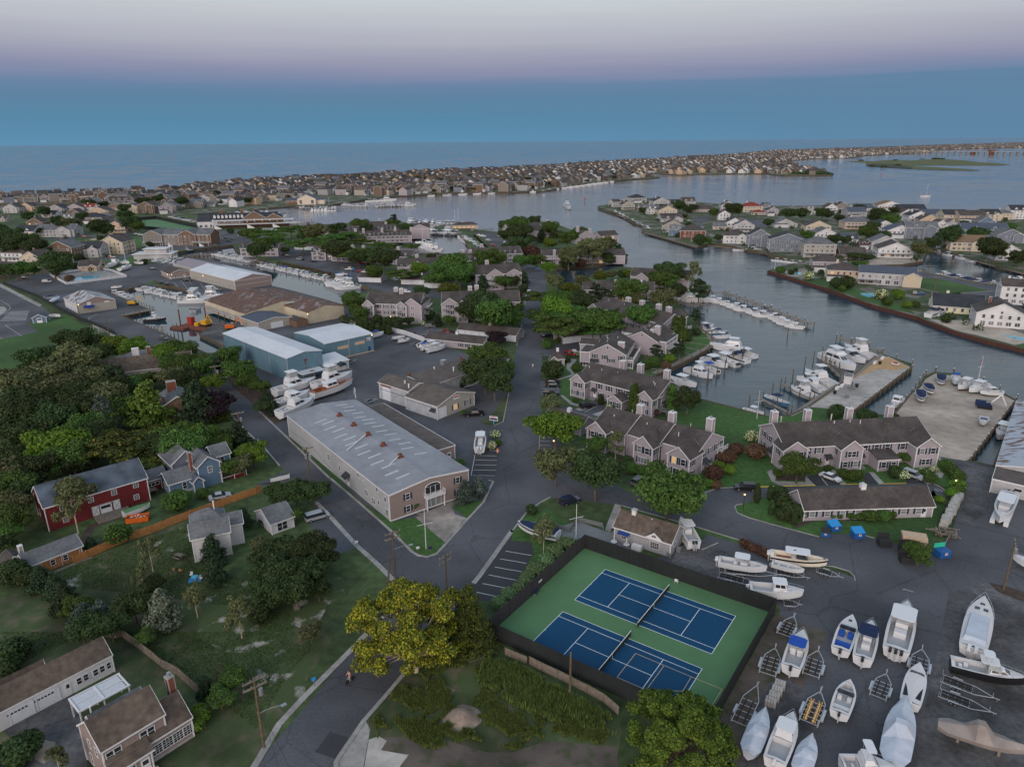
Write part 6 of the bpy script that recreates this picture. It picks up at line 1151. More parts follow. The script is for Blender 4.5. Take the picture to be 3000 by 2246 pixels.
def trees(zone, group, s, seed=0, defk='D'):
 rnd = random.Random(seed); t = None; k = defk; out = []
 for tok in s.split():
  if tok in TL: t = tok; continue
  if len(tok) == 1: k = tok; continue
  v = [float(q) for q in tok.split(',')]; x, y, w = v[:3]; z = 4
  for _ in range(3):
   p = G(t, x, y, z); W_ = min(wid(p, w), 24); H_ = W_*TK[k][1]*(v[3] if len(v) > 3 else 1); z = H_*TK[k][2]
  out.append((proj(p)[0], k, p, W_, H_))
 out.sort(key=lambda q: q[0]); cnt = {}
 for sx, k, p, w, h in out:
  cnt[k] = cnt.get(k, 0)+1; n = sum(1 for q in out if q[1] == k)
  lb = NM[k][1]+(' %s from the left' % ordw(cnt[k]) if n > 1 else '')+' '+zone
  q = .98 if k.islower() else (1.2 if 'wood' in group else 1.1 if ('among' in group or 'inlet' in group) else 1.0); plant(k, p, w*q, h*(.5+q/2), lb, group, rnd)
trees('in the wood beside the field', 'trees of the wood left of the street', """B1 D 650,310,220 770,320,180 360,450,220 O 650,470,300 500,560,280 340,640,300 200,680,300 90,650,240 740,610,220 850,560,200 560,690,260 420,770,260 60,780,260 B 1000,340,200 1150,350,190 D 900,390,160
B 1430,400,200 M 1550,380,200 M 1500,490,180 M 1650,490,200 M 1750,520,190 D 1370,470,120 D 1330,610,120 O 1500,600,200 D 1600,620,190 M 1200,640,150 P 1010,600,200 O 870,640,180 D 1000,710,220 M 1120,700,180 O 950,790,260 O 820,800,220 D 700,770,240 D 700,880,280 M 1000,900,260 U 900,970,240 M 750,1030,240 K 1280,880,340,.7 C 1690,850,280,.75 D 1540,760,150 V 1870,820,280 B 1840,650,150 M 1760,640,120
D 100,870,280 D 280,910,300 D 450,950,280 D 60,1030,260 D 230,1090,240 B 480,1200,330 B 350,1300,220 M 650,1190,200 M 620,1290,260 D 760,1140,240 D 850,1080,220 F 980,1200,330 F 1190,1190,260 F 1360,1100,200 M 1500,1140,260 D 1400,1220,240 B 1720,1130,240 M 1620,1210,300 M 1850,1170,220 C 2060,1130,190,.8 M 1900,1230,200 F 1450,1340,180 F 1240,1360,180 B 2180,1250,200 O 2100,1350,170 M 2000,1380,160 D 700,1340,180 D 280,1400,240 D 120,1300,220 O 60,1450,260 D 160,1560,220 D 1200,1290,150 D 1080,1290,160 M 780,1260,200""", 1)
trees('around the back gardens', 'garden trees at the lower left', """C1 M 60,70,280 O 110,210,240 M 60,360,260 M 70,440,200 D 20,560,160 O 610,110,330 S 620,220,300 r 1020,480,190 C 780,570,120,.6 C 350,870,220,.6 C 480,940,200,.7 C 560,1040,240,.7 d 100,820,220 d 220,850,160 M 650,1110,200 U 720,1190,260,.6 U 870,1180,240,.7 S 1290,640,200 S 1230,870,170 D 1300,920,170 D 1150,1090,260 G 1400,1110,300,.75 S 1680,1040,210 C 1830,620,230,.7 C 1860,800,190,.8 S 2060,1180,260 r 1530,190,200 r 1750,130,100 C 2110,350,160,.7
C2 D 220,130,240 D 340,120,240 D 500,110,240 M 320,320,140 C 90,330,150,.6 O 60,590,250 D 130,700,300 D 260,640,300 D 420,600,320 D 560,640,260 D 450,800,300 D 200,850,350 D 350,950,320 D 120,950,300 D 540,950,200 d 30,1150,200 E2 O 470,150,180 E1 C 1780,640,170,.7 M 1900,720,200 M 2000,560,220 b 1730,860,150 b 1700,950,130 d 60,350,220 d 130,300,180 d 60,450,160 d 130,1200,230 d 230,1130,200 S 500,1290,200 D 700,130,240 D 950,90,240 M 1250,200,140""", 2)
trees('at the road junction', 'trees beside the road junction', """C2 M 1365,235,95 U 1810,110,210,.75 U 1920,70,200,.7 B3 O 380,1340,330,1.1 D 730,1410,400,1.15 C3 M 1350,130,540 S 275,470,250 R 300,420,120 d 170,270,100 B3 B 380,1030,450,.8 O 340,830,200 d 350,530,190 B2 h 2065,1095,90 h 2035,1190,90 r 2090,1165,70 r 1765,1340,80 r 1800,905,60""", 3)
trees('along the court fence', 'grasses beside the court fence', """C3 g 470,570,150 g 370,640,150 g 300,720,150 g 210,800,160 g 130,880,150 g 60,950,130 g -30,1010,140 g -110,1080,130""", 4)
trees('among the townhouses', 'trees and shrubs among the right-hand townhouses', """B3 A 1060,790,100,1.1 A 1385,790,95,1.1 D 1520,790,220 a 835,490,45,.6 P 1240,370,130 P 1450,350,140 A 1410,190,90 A 1465,190,90 a 1520,240,65,.7 d 1595,210,75 L 400,140,340 L 430,60,300 L 770,110,310 L 700,205,170 M 720,1200,180 S 900,1180,170 r 1020,1380,120 r 1110,1405,110 R 1850,1290,130 R 1940,1220,110 R 1740,1430,140 b 1880,1400,110 b 1790,1370,110 b 1700,1520,90 R 1760,1530,80 h 2080,1110,120 R 2110,1240,150 a 480,440,55,.6 r 300,320,100 r 560,515,90 r 545,800,55 r 640,290,50 r 1150,500,90 r 1230,470,110 b 1360,440,100 R 1330,500,80 a 768,795,60,.7 r 880,860,50 h 840,860,60 h 480,1290,70 h 560,400,50 d 1730,880,0.1 r 400,285,60 R 1220,900,80 d 1010,1320,90
B4 d 590,900,140 d 830,925,110 d 905,935,80 d 1080,955,90 M 260,1380,240 r 90,1430,80 r 650,1435,100 r 740,1450,110 r 790,1440,80 d 1100,1420,110 h 1170,1445,90 r 1330,1420,60 h 1330,1415,60 h 1435,1395,60 r 1405,1470,100 M 1180,1290,90 r 520,1385,60 a 20,1600,60,1 d 110,1600,130 r 1540,1360,100 r 1600,1410,100 r 1640,1450,110 b 1640,1540,120 b 1590,1600,100 C4 d 1660,170,1 r 1640,100,100 a 35,250,55,1.1 a -90,130,60,1.3 d 130,200,150,1.2 d 200,270,150 d 280,290,130 d 130,310,120 a 165,320,50 a 230,350,50 r 545,320,70 r 610,320,70 r 708,320,80 r 790,320,80 r 880,320,120 r 1000,315,110 r 1065,310,80 r 357,330,45 M 1310,650,170 b 1480,180,70""", 5)
trees('by the inlet', 'trees on the grounds around the inlet', """A3 M 60,770,180 D 200,725,95 D 40,830,190 M 330,790,140 D 385,850,110 M 480,880,160 B 320,920,120 D 150,890,100 C 255,860,110,.6 M 580,830,120 D 60,930,170 R 170,1000,130 M 90,1080,140 O 490,1030,190 O 700,970,230 O 800,940,190 P 920,980,120 B 320,1130,120 M 210,1070,120 D 60,1210,130 U 110,1230,90 D 20,1250,110 O 360,1240,160 O 600,1240,140 Y 770,1210,120 O 860,1190,90 B 1030,1190,120 Y 480,1310,140 L 260,1390,230 M 400,1400,190 D 560,1370,130 D 640,1440,190 P 720,1330,150 P 800,1370,160 M 1000,1330,240 O 1060,1400,150 D 1370,1180,220 M 1270,1240,190 M 1340,1250,170 S 1570,1190,150 P 1620,1300,170 D 1430,1330,150 O 1300,1400,210 B 370,1500,300 L 250,1540,190 L 560,1540,170 M 1120,1550,220 D 900,1540,130 M 770,1600,280 P 1590,1530,110 M 20,1480,150 M 0,1570,190 U 920,1590,90 L 1060,1400,150 D 950,1190,100 d 470,1085,120 R 590,1095,90 d 830,1050,120 d 100,1310,90 R 40,1370,90""", 6)
trees('between the two canals and avenue', 'trees among the condominiums left of the avenue', """A2 L 300,800,150 L 130,840,170 M 440,840,150 O 520,830,190 D 700,810,150 M 900,760,120 D 950,800,110 P 1190,710,90 M 1170,760,110 D 1290,800,120 M 80,930,150 D 30,980,150 M 170,905,130 L 400,920,190 D 480,870,130 M 590,950,150 L 660,880,190 L 790,850,150 D 700,980,190 L 860,1000,220 D 880,1050,140 M 1000,1060,120 L 1060,930,120 L 1160,950,110 D 1100,1050,210 L 900,900,150 L 1340,945,120 M 1030,1170,140 L 1250,1180,180 B 1400,1140,150 M 1350,1070,95 D 1550,1050,110 M 1680,1120,270 M 1600,1190,240 M 1760,1190,240 D 1820,1230,110 M 2000,1060,210 M 2100,1070,110 Y 1640,1320,160 D 1990,1440,290 D 1880,1510,240 M 2100,1560,230 D 2160,1480,160 C 1960,1270,120,.7 D 1430,1340,120 C 1450,1400,90,.7 M 850,1440,170 M 820,1390,130 M 880,1510,130 D 1180,1600,130 D 1310,1590,80 C 1570,1590,90,.7 d 1500,1540,100 R 1400,1570,55 M 2150,770,120 D 2180,850,130 D 2200,960,110 M 250,980,60 D 2170,1160,110 M 2130,1250,130 d 1920,1170,90 L 740,930,140
B2 M 1670,110,95 M 2050,60,330 D 1980,560,330 M 1990,430,270 Y 2120,430,170 D 2060,640,280 V 2080,250,170 D 1230,120,90 h 1440,135,45 d 1880,320,60 d 1050,110,110 M 900,60,150 a 905,150,60,.6 a 955,150,60,.6 a 1005,165,60,.6 a 1055,175,60,.6 a 1105,185,60,.6 a 1150,195,60,.6 P 1770,660,70 B1 M 1970,420,200 M 2060,560,230 D 1890,510,90 M 2130,640,160 B2 M 40,680,130 C 90,800,150,.6 C 160,870,130,.6 D 40,860,120 M 2150,520,150
A1 D 60,870,170 D 110,930,180 M 230,920,160 D 320,950,160 D 400,1010,110 D 450,1090,200 D 500,1130,150 D 130,1150,120 M 230,1140,130 D 60,1150,110 D 830,780,140 D 910,800,110 D 1130,740,120 M 1180,780,90 D 320,815,70 O 590,760,120 R 640,820,60 D 560,770,110 D 640,760,90 D 880,880,60 R 600,1225,60 d 645,1120,70 d 480,1180,50 d 680,1040,60 d 1000,970,60 D 20,820,130 d 1990,815,55 M 2180,850,130 M 2100,840,70 d 1250,1080,50 d 1290,930,50 D 1060,620,80 D 1230,560,80 D 1560,560,90 D 1390,540,90 D 1500,500,70 D 1850,500,80 D 760,580,80 D 720,690,80 D 1090,680,90 D 380,640,80 D 240,690,80 D 500,730,90""", 7)
trees('on the river peninsula', 'trees on the river peninsula', """A4 D 290,660,110 D 180,660,110 D 470,660,110 D 515,670,80 M 340,850,100 D 590,880,100 D 680,890,90 M 860,830,140 D 940,860,110 D 1010,860,110 D 900,770,100 D 950,680,160 M 1060,720,130 D 1100,635,70 O 1300,960,150 D 1430,915,110 D 1600,840,180 D 1790,840,140 D 1910,950,190 D 1970,990,130 D 2180,1040,130 M 2100,785,80 M 790,1110,110 D 770,1030,130,.5 D 860,1040,110,.5 d 590,1265,110 d 680,1265,130 h 350,1200,90 h 980,1360,100 r 1030,1420,90 b 1120,1360,100 b 1200,1450,70 r 110,1150,70 d 200,1170,50 d 460,1170,50 h 1130,1350,60 d 1000,1140,1 r 640,1310,60 d 1540,1570,80 d 1630,1390,90 r 1280,1450,60 d 1530,1480,0.1 d 240,1150,40 D 780,620,90 D 1690,750,60 D 610,700,70
A3 D 1450,590,110 D 1515,625,80 D 1570,610,70 M 1740,655,90 D 1910,620,130 D 1130,635,65 D 1530,760,60 M 1700,900,60 D 1490,690,50 D 1780,870,70 d 1620,890,110 d 1290,600,40 D 2210,740,80 D 1960,640,70""", 8)
# small dark trees between the island houses
rt = random.Random(11); n = 0
for (r_, px, py, d, k, sx) in TREESLOT:
 w = rt.uniform(8, 15); kk = rt.choice('DDDMP'); n += 1
 if r_ < 1700: plant(kk, (px, py), w, w*.7, NM[kk][1]+' standing between the packed barrier island houses', 'trees between the barrier island houses', rt)
mk = [(rt.uniform(-9,9), rt.uniform(-9,9)) for _ in range(4)]
def blob_mass(name, label, cat, pts, mt, n, size, seed):
 me = leafmesh(name, pts, n, size, mt, seed, .7); o = link(name, me); return tag(o, label, cat, kind='stuff')
P_ = [(px+rt.uniform(-9,9), py+rt.uniform(-9,9), 3, rt.uniform(3,6), rt.uniform(3,6), rt.uniform(2.5,4.5)) for (r_, px, py, d, k, sx) in SLOTS if rt.random() < .75]
blob_mass('island_bushes', 'dark bushes and low trees filling the gaps between the island houses', 'bushes', P_, 'leaf_dark', 26000, 1.5, 51)
P_ = [tuple(p)+(r, r, r*.35) for p, r in [(G('A4', x, y, 1), r) for x, y, r in ((300,320,16),(360,318,18),(420,322,16),(480,322,14),(530,325,9),(250,322,12))]]
blob_mass('point_scrub', 'dark scrub covering the low spit at the island end', 'scrub', P_, 'leaf_dark', 2500, 1.5, 52)
P_ = [tuple(p)+(r, r*.6, r*.14) for p, r in [(G('A4', x, y, .5), r) for x, y, r in ((800,206,10),(1450,190,16),(1500,193,14),(1100,203,8),(1330,197,8),(900,250,9),(1000,258,9),(1120,245,9))]]
blob_mass('marsh_scrub', 'dark scrub patches growing on the green marsh island', 'scrub', P_, 'leaf_dark', 1200, 1.5, 53)
P_ = []
for hx, hy, hr in HOUSES:
 for j in range(4): a = rt.uniform(0, 6.28); P_.append((hx+(hr*1.15+2)*cos(a), hy+(hr*1.15+2)*sin(a), 1.2, rt.uniform(1,2.6), rt.uniform(1,2.6), rt.uniform(1.2,2.6)))
blob_mass('garden_bushes', 'low garden bushes around the houses of the peninsula and left shore', 'bushes', P_, 'leaf_dark', 26000, .45, 54)
# the two large foreground trees and the yellow street tree
def bigtree(name, label, c, w, h, lob, mt, n, size, bark, thick, trunk_base, seed, m2=None, f2=0):
 t = thing(name, label, 'tree', (c[0], c[1], 0)); me = leafmesh('crown', lob, n, size, mt, seed, .45, m2=m2, f2=f2); link('crown', me, t)
 mb = MB(); tb = trunk_base; mb.tube([(tb[0], tb[1], -.1), (tb[0]*.9, tb[1]*.9, h*.22), (tb[0]*.4, tb[1]*.4, h*.42), (0, 0, h*.7)], .3, 0, 9, [thick*1.35, thick, thick*.7, thick*.3])
 for i, l in enumerate(lob):
  s = Vector((tb[0]*.9, tb[1]*.9, h*(.18+.02*(i % 5)))); e = Vector(l[:3]); q = s.lerp(e, .5)+Vector((0,0,.04*h)); mb.tube([s, q, e], .1, 0, 6, [thick*.55, thick*.3, thick*.1])
 mb.build('trunk', bark, t); return t
r = random.Random(77)
base = G('E2', 1385, 500); cc = G('C2', 1290, 1235, 7.5); cc.z = 0; L = []
for i in range(105):
 a = r.uniform(0, 2*pi); q = 8.0*sqrt(r.random()); z = 12.6-.07*q*q+r.uniform(-5.5, .8)*(.4+q/9); L.append((q*cos(a), q*sin(a)*.85, max(2.4, z), r.uniform(1.0,1.8), r.uniform(1.0,1.8), r.uniform(.7,1.2)))
bigtree('sycamore_tree', 'large yellow-leaved tree with a pale forked trunk overhanging the road', cc, 12, 13, L, 'leaf_yellow', 46000, .16, 'bark_pale', .34, (base.x-cc.x, base.y-cc.y), 61, 'leaf_gold_green', .45)
cc = G('E3', 1440, 1075, 5.5); cc.z = 0; L = []
for i in range(85):
 a = r.uniform(0, 2*pi); q = 7.4*sqrt(r.random()); z = 9.8-.10*q*q+r.uniform(-2.2, .5); L.append((q*cos(a), q*sin(a), max(2, z), r.uniform(.8,1.5), r.uniform(.8,1.5), r.uniform(.6,1.0)))
bigtree('maple_tree', 'dense bright green maple covering the bottom corner of the tennis court', cc, 10, 11, L, 'leaf_bright', 60000, .15, 'bark', .25, (0, 0), 62, 'leaf_mid', .35)
cc = G('C2', 1860, 1090, 4.2); cc.z = 0; bb = G('E2', 1840, 320); L = []
for i in range(22): z = .9+10.6*i/22; q = 3.9*(1-z/12.6)+.25; a = 2.4*i; L.append((q*.55*cos(a), q*.55*sin(a), z, q*.75+.2, q*.75+.2, .8))
bigtree('cedar_tree', 'olive-gold cedar beside the yellow street tree at the court corner', (bb.x, bb.y, 0), 6, 9, L, 'leaf_gold_green', 20000, .13, 'bark', .2, (0, 0), 63, 'leaf_dark', .3)
# hedges
def hedge(label, a, b, w, h, mt, n):
 d = b-a; L = max(d.length, 1); t = thing('hedge', label, 'hedge', ((a.x+b.x)/2, (a.y+b.y)/2, 0), atan2(d.y, d.x))
 me = leafmesh('foliage', [(x, 0, h*.5, L/14+.5, w/2, h*.55) for x in [(-.5+(i+.5)/12)*L for i in range(12)]], n, .22, mt, int(L*7), .75); link('foliage', me, t)
hedge('rust-topped clipped hedge beside the road verge above the boats', G('C3',1990,590), G('C3',2212,690), 1.5, 1.6, 'leaf_rust', 3000)
hedge('clipped hedge along the edge of the canal parking lot', G('A2',200,1100), G('A2',800,1230), 2, 1.5, 'leaf_rust', 3500)
hedge('long dark hedge behind the blue sheds', G('A2',740,1600), G('A2',900,1640), 3, 3, 'leaf_dark', 2500)
hedge('flat green hedge beside the street, in front of the purple tree', G('B1',1680,1010), G('B1',1990,960), 5, 2.2, 'leaf_mid', 4000)
hedge('long dark hedge around the left lawn', G('A1',250,950), G('A1',420,960), 4, 2.5, 'leaf_dark', 1500)
# tall weeds, lawns' rough growth
def weeds(name, label, polys, n, hgt, mt, seed, dens=None):
 r = np.random.default_rng(seed); P = PP(polys); xs = [p.x for p in P]; ys = [p.y for p in P]; pts = []
 while len(pts) < n:
  x, y = r.uniform(min(xs), max(xs)), r.uniform(min(ys), max(ys))
  if inside((x, y), P) and noise.noise(Vector((x*.22, y*.22, seed)))+.35*noise.noise(Vector((x*.8, y*.8, 3))) > (-.05 if dens is None else dens): pts.append((x, y))
 P = np.array(pts); a = r.uniform(0, 6.28, n); h = hgt*(.4+.9*r.random(n)); w = .05+.07*r.random(n); l = r.normal(size=(n,2))*.18*hgt
 V = np.zeros((n,3,3)); V[:,0,:2] = P-np.stack([np.cos(a)*w, np.sin(a)*w], 1); V[:,1,:2] = P+np.stack([np.cos(a)*w, np.sin(a)*w], 1); V[:,2,:2] = P+l; V[:,2,2] = h
 me = bpy.data.meshes.new(name); me.vertices.add(3*n); me.vertices.foreach_set('co', V.ravel()); me.loops.add(3*n); me.polygons.add(n)
 me.loops.foreach_set('vertex_index', np.arange(3*n, dtype=np.int32)); me.polygons.foreach_set('loop_start', np.arange(0, 3*n, 3, dtype=np.int32)); me.materials.append(M[mt])
 t = .6+.8*r.random(n); c = np.ones((n,4)); c[:,:3] = t[:,None]; at = me.color_attributes.new('tint', 'FLOAT_COLOR', 'POINT'); at.data.foreach_set('color', np.repeat(c, 3, 0).ravel()); me.update()
 tag(link(name, me), label, 'weeds', kind='stuff')
weeds('tall_weeds', 'tall green weeds growing between the road and the court fence', "E2 1000,900 1180,680 1360,460 1600,340 2212,430; E3 480,700 900,980 700,1200 300,1060 0,1200; E2 1850,1080 1500,1190 1250,1040 1050,1080", 85000, .45, 'weed_green', 3, .02)
weeds('weed_fringe', 'tall green weeds along the old wooden fence of the court', "E3 0,430 480,690 860,900 900,1050 500,1000 0,800 -300,600 -250,420", 18000, .9, 'weed_green', 5, -.3)
weeds('lawn_tufts', 'short grass tufts over the back lawns', "C1 300,900 1000,620 1650,400 1660,760 2212,900 2212,1327 0,1327; E1 0,500 900,120 1700,600 2212,1000; E2 0,1000 300,500 500,300 300,0", 30000, .14, 'leaf_mid', 8, -.4)
# ================================================================ boats
dm('gel_white', (.54,.55,.575), .35, .03, 2, spec=.5); dm('deck_white', (.48,.48,.49), .6, .05, 3); dm('deck_grey', (.34,.35,.37), .7, .06, 3)
dm('hull_navy', (.012,.016,.03), .3, .05, 2, spec=.5); dm('hull_black', (.012,.012,.014), .3, .05, 2, spec=.5); dm('hull_teal', (.05,.25,.22), .5, .05, 2); dm('hull_blue', (.05,.12,.2), .4, .05, 2)
dm('antifoul_dark', (.03,.035,.05), .8, .15, 2); dm('antifoul_red', (.16,.03,.03), .8, .1, 2); dm('mahogany', (.22,.075,.04), .4, .15, 3); dm('canvas_navy', (.008,.018,.06), .85, .1, 2); dm('canvas_blue', (.01,.06,.3), .85, .1, 2)
dm('canvas_black', (.01,.01,.012), .6, .1, 2); dm('shrink_wrap', (.38,.42,.49), .45, .10, .6, bump=.5, bscale=1.2); dm('wrap_tan', (.22,.19,.175), .7, .2, .5, bump=.6, bscale=1.0); dm('motor_black', (.015,.015,.017), .3, .1, 2, spec=.5); dm('chrome', (.6,.6,.62), .25, .05, 2, metal=.8)
dm('rubber', (.018,.018,.018), .9, .1, 2); dm('clear_vinyl', (.30,.32,.33), .2, .1, 2, spec=.5); dm('hull_cream', (.60,.55,.46), .4, .03, 2, spec=.5); dm('hull_red', (.28,.03,.02), .4, .1, 2)
TS = [0,.15,.3,.45,.6,.72,.82,.9,.96,1.0]
def bfun(t, B): return B/2*(.93+.07*min(1, t*4)) if t < .45 else B/2*max(.012, (1-((t-.45)/.55)**2.3))
class Boat:
 def __init__(s, name, label, cat, L, B, fb, dr, side='gel_white', bottom='antifoul_dark', deck='deck_white', well=(.04,.5), stripe=None, floor=.35):
  s.r = thing(name, label, cat); s.L, s.B, s.fb = L, B, fb
  zs = lambda t: fb*(1+.42*t*t); s.zs = zs; X = lambda t: (t-.5)*L
  mb = MB(); rings = []
  for t in TS:
   b = bfun(t, B); k = -dr*(1-max(0, (t-.62)/.38)**2)+max(0, (t-.9)/.1)*fb*.3; ch = max(k+.02, -dr*.25+max(0,t-.5)*fb*.7); z = zs(t); xr = X(t)+(.0 if t < .9 else 0)
   rings.append([(xr-.06*L*max(0,t-.8)*3,0,k), (xr-.03*L*max(0,t-.8)*3,b*.82,ch), (xr,b,z), (xr,b,z), (xr,-b,z), (xr-.03*L*max(0,t-.8)*3,-b*.82,ch)])
  n = len(TS)
  for i in range(n-1):
   a, c = rings[i], rings[i+1]
   mb.poly([a[0], c[0], c[1], a[1]], 1); mb.poly([a[5], c[5], c[0], a[0]], 1)
   for u, v in ((1, 2), (4, 5)):
    if stripe:
     f1, f2 = (.55, .85) if u == 1 else (.15, .45); l = lambda p, q, f: tuple(p[j]+(q[j]-p[j])*f for j in range(3))
     mb.poly([a[u], c[u], l(c[u],c[v],f1), l(a[u],a[v],f1)], 0 if u == 1 else 0); mb.poly([l(a[u],a[v],f1), l(c[u],c[v],f1), l(c[u],c[v],f2), l(a[u],a[v],f2)], 2); mb.poly([l(a[u],a[v],f2), l(c[u],c[v],f2), c[v], a[v]], 0)
    else: mb.poly([a[u], c[u], c[v], a[v]], 0)
  a = rings[0]; mb.poly([a[0], a[1], a[2], a[4], a[5]], 0)
  mb.build('hull', [side, bottom, stripe or side], s.r, False)
  d = MB(); w0, w1 = well; ts = sorted(set([t for t in TS]+[w0, w1])) if w1 > w0 else TS
  for t0, t1 in zip(ts, ts[1:]):
   b0, b1 = bfun(t0, B), bfun(t1, B); z0, z1 = zs(t0)+.01, zs(t1)+.01; x0, x1 = X(t0), X(t1)
   if w1 > w0 and t0 >= w0-1e-6 and t1 <= w1+1e-6:
    i0, i1 = max(.02, b0-.09*B-.05), max(.02, b1-.09*B-.05); fz0 = fz1 = fb*floor
    for sg in (1, -1):
     d.poly([(x0,sg*b0,z0),(x1,sg*b1,z1),(x1,sg*i1,z1),(x0,sg*i0,z0)]); d.poly([(x0,sg*i0,z0),(x1,sg*i1,z1),(x1,sg*i1,fz1),(x0,sg*i0,fz0)])
    d.poly([(x0,-i0,fz0),(x1,-i1,fz1),(x1,i1,fz1),(x0,i0,fz0)], 1)
   else: d.poly([(x0,-b0,z0),(x1,-b1,z1),(x1,0,z1+.06*b1*2),(x0,0,z0+.06*b0*2)]); d.poly([(x0,0,z0+.06*b0*2),(x1,0,z1+.06*b1*2),(x1,b1,z1),(x0,b0,z0)])
  if w1 > w0:
   for t in (w0, w1): i_ = max(.02, bfun(t, B)-.09*B-.05); d.poly([(X(t),-i_,fb*floor),(X(t),i_,fb*floor),(X(t),i_,zs(t)+.01),(X(t),-i_,zs(t)+.01)])
  d.build('deck', [deck, 'deck_grey' if deck == 'deck_white' else deck], s.r)
 def cab(s, name, x0, x1, w, z0, z1, rf=.3, rb=.1, m='gel_white', gl=True, ti=.85, taper=1.0, gz=(.3,.85), gm='glass'):
  mb = MB(); wt = w*ti; wf = w*taper
  v = [(x0,-w/2,z0),(x1,-wf/2,z0),(x1,wf/2,z0),(x0,w/2,z0),(x0+rb,-wt/2,z1),(x1-rf,-wt*taper/2,z1),(x1-rf,wt*taper/2,z1),(x0+rb,wt/2,z1)]
  mb.faces(v, [(4,5,6,7),(0,1,5,4),(1,2,6,5),(2,3,7,6),(3,0,4,7)]); o = mb.build(name, m, s.r)
  if gl:
   g = MB(); V = [Vector(p) for p in v]
   for a, b, c, d in ((0,1,5,4),(1,2,6,5),(2,3,7,6)):
    nrm = (V[b]-V[a]).cross(V[d]-V[a]).normalized()*.02
    f = lambda u, t: (V[a].lerp(V[b], u)).lerp(V[d].lerp(V[c], u), t)+nrm
    for u0, u1 in (((.08,.47),(.53,.92)) if (V[b]-V[a]).length > 2.2 else ((.08,.92),)):
     g.poly([f(u0,gz[0]), f(u1,gz[0]), f(u1,gz[1]), f(u0,gz[1])])
   g.build('window', gm, o)
  return o
 def top(s, x0, x1, w, z, m='gel_white', legs=True, th=.09, lz=None, name='hardtop'):
  mb = MB(); c = .25; pts = [(x0,-w/2+c),(x0+c,-w/2),(x1-c,-w/2),(x1,-w/2+c*1.4),(x1,w/2-c*1.4),(x1-c,w/2),(x0+c,w/2),(x0,w/2-c)]
  mb.extr(pts, z, z+th); mb.poly([(p[0],p[1],z) for p in pts[::-1]]); mb.build(name, m, s.r)
  if legs:
   q = MB(); lz = s.fb*.5 if lz is None else lz
   for x in (x0+.35, x1-.5):
    for y in (-w/2+.2, w/2-.2): q.bar((x+.1,y*.75,lz), (x,y,z), .03)
   q.build('frame', 'chrome', s.r)
 def outb(s, n, m='gel_white', sc=1.0):
  for i in range(n):
   y = (i-(n-1)/2)*.62*sc; x = -s.L/2-.3; mb = MB(); z = s.fb*.75
   mb.loft([[(x+.22*sc,y-.2*sc,z),(x+.22*sc,y+.2*sc,z),(x+.25*sc,y+.18*sc,z+.5*sc),(x+.25*sc,y-.18*sc,z+.5*sc)],[(x-.35*sc,y-.17*sc,z+.02),(x-.35*sc,y+.17*sc,z+.02),(x-.3*sc,y+.14*sc,z+.42*sc),(x-.3*sc,y-.14*sc,z+.42*sc)]]); mb.box(x-.12,x+.1,y-.07,y+.07,z-1.2*sc,z,1)
   mb.build('outboard_motor', [m, 'deck_grey'], s.r)
 def rail(s, t0=.55, h=.5, r=.022):
  q = MB(); ts = [t0+(1-t0)*i/6 for i in range(7)]
  for sg in (1, -1):
   p = [((t-.5)*s.L-.05, sg*max(0,bfun(t, s.B)-.06), s.zs(t)+(h if i else 0)) for i, t in enumerate(ts)]; q.tube(p, r, 0, 4)
   for i in (1,3,5): q.bar(p[i], (p[i][0],p[i][1],p[i][2]-h), r, 0, 4)
  q.build('bow_rail', 'chrome', s.r)
 def box(s, name, m, *b): mb = MB(); [mb.box(*q) for q in b]; return mb.build(name, m, s.r)
 def done(s): return s.r
BP = {}
def bt(k, *a, **kw): b = Boat(*a, **kw); BP[k] = b; return b
b = bt('cc', 'centre_console', 'x', 'boat', 8.6, 2.6, 1.0, .55, well=(.05,.86)); b.box('console', 'gel_white', (-.4,.9,-.5,.5,.35,1.35), (-1.6,-.9,-.5,.5,.35,1.1), (1.4,2.4,-.6,.6,.35,.8)); b.top(-1.5,1.2,2.1,2.5); b.cab('windshield',.2,.95,.95,1.35,1.9,.3,.1,'clear_vinyl',False); b.outb(2); b.rail(.72,.25)
b = bt('cn', 'centre_console', 'x', 'boat', 8.2, 2.6, 1.0, .55, well=(.05,.85)); b.box('console', 'gel_white', (-.3,.9,-.5,.5,.35,1.4), (-1.5,-.9,-.5,.5,.35,1.1)); b.top(-1.3,1.4,2.2,2.4,'canvas_navy'); b.outb(1,'motor_black'); b.rail(.6,.4)
b = bt('c3', 'centre_console', 'x', 'boat', 11, 3.2, 1.2, .7, well=(.05,.62)); b.box('console', 'gel_white', (-.6,1.2,-.7,.7,.4,1.8), (-2,-1.1,-.7,.7,.4,1.3)); b.top(-1.4,1.9,2.8,3.0); b.cab('windshield',.4,1.6,1.5,1.8,2.6,.5,.1,'clear_vinyl',False); b.box('hatch','glass',(3.2,3.9,-.3,.3,1.36,1.45),(4.3,4.6,-.15,.15,1.42,1.5)); b.outb(3,'motor_black'); b.rail(.55,.35)
b = bt('ct', 'centre_console', 'x', 'boat', 8.8, 2.7, 1.0, .55, side='hull_blue', well=(.05,.85)); b.box('console', 'gel_white', (-.3,.9,-.5,.5,.35,1.5)); b.top(-1.6,1,2.2,2.5,'canvas_navy'); b.outb(2,'gel_white'); b.rail(.6,.35)
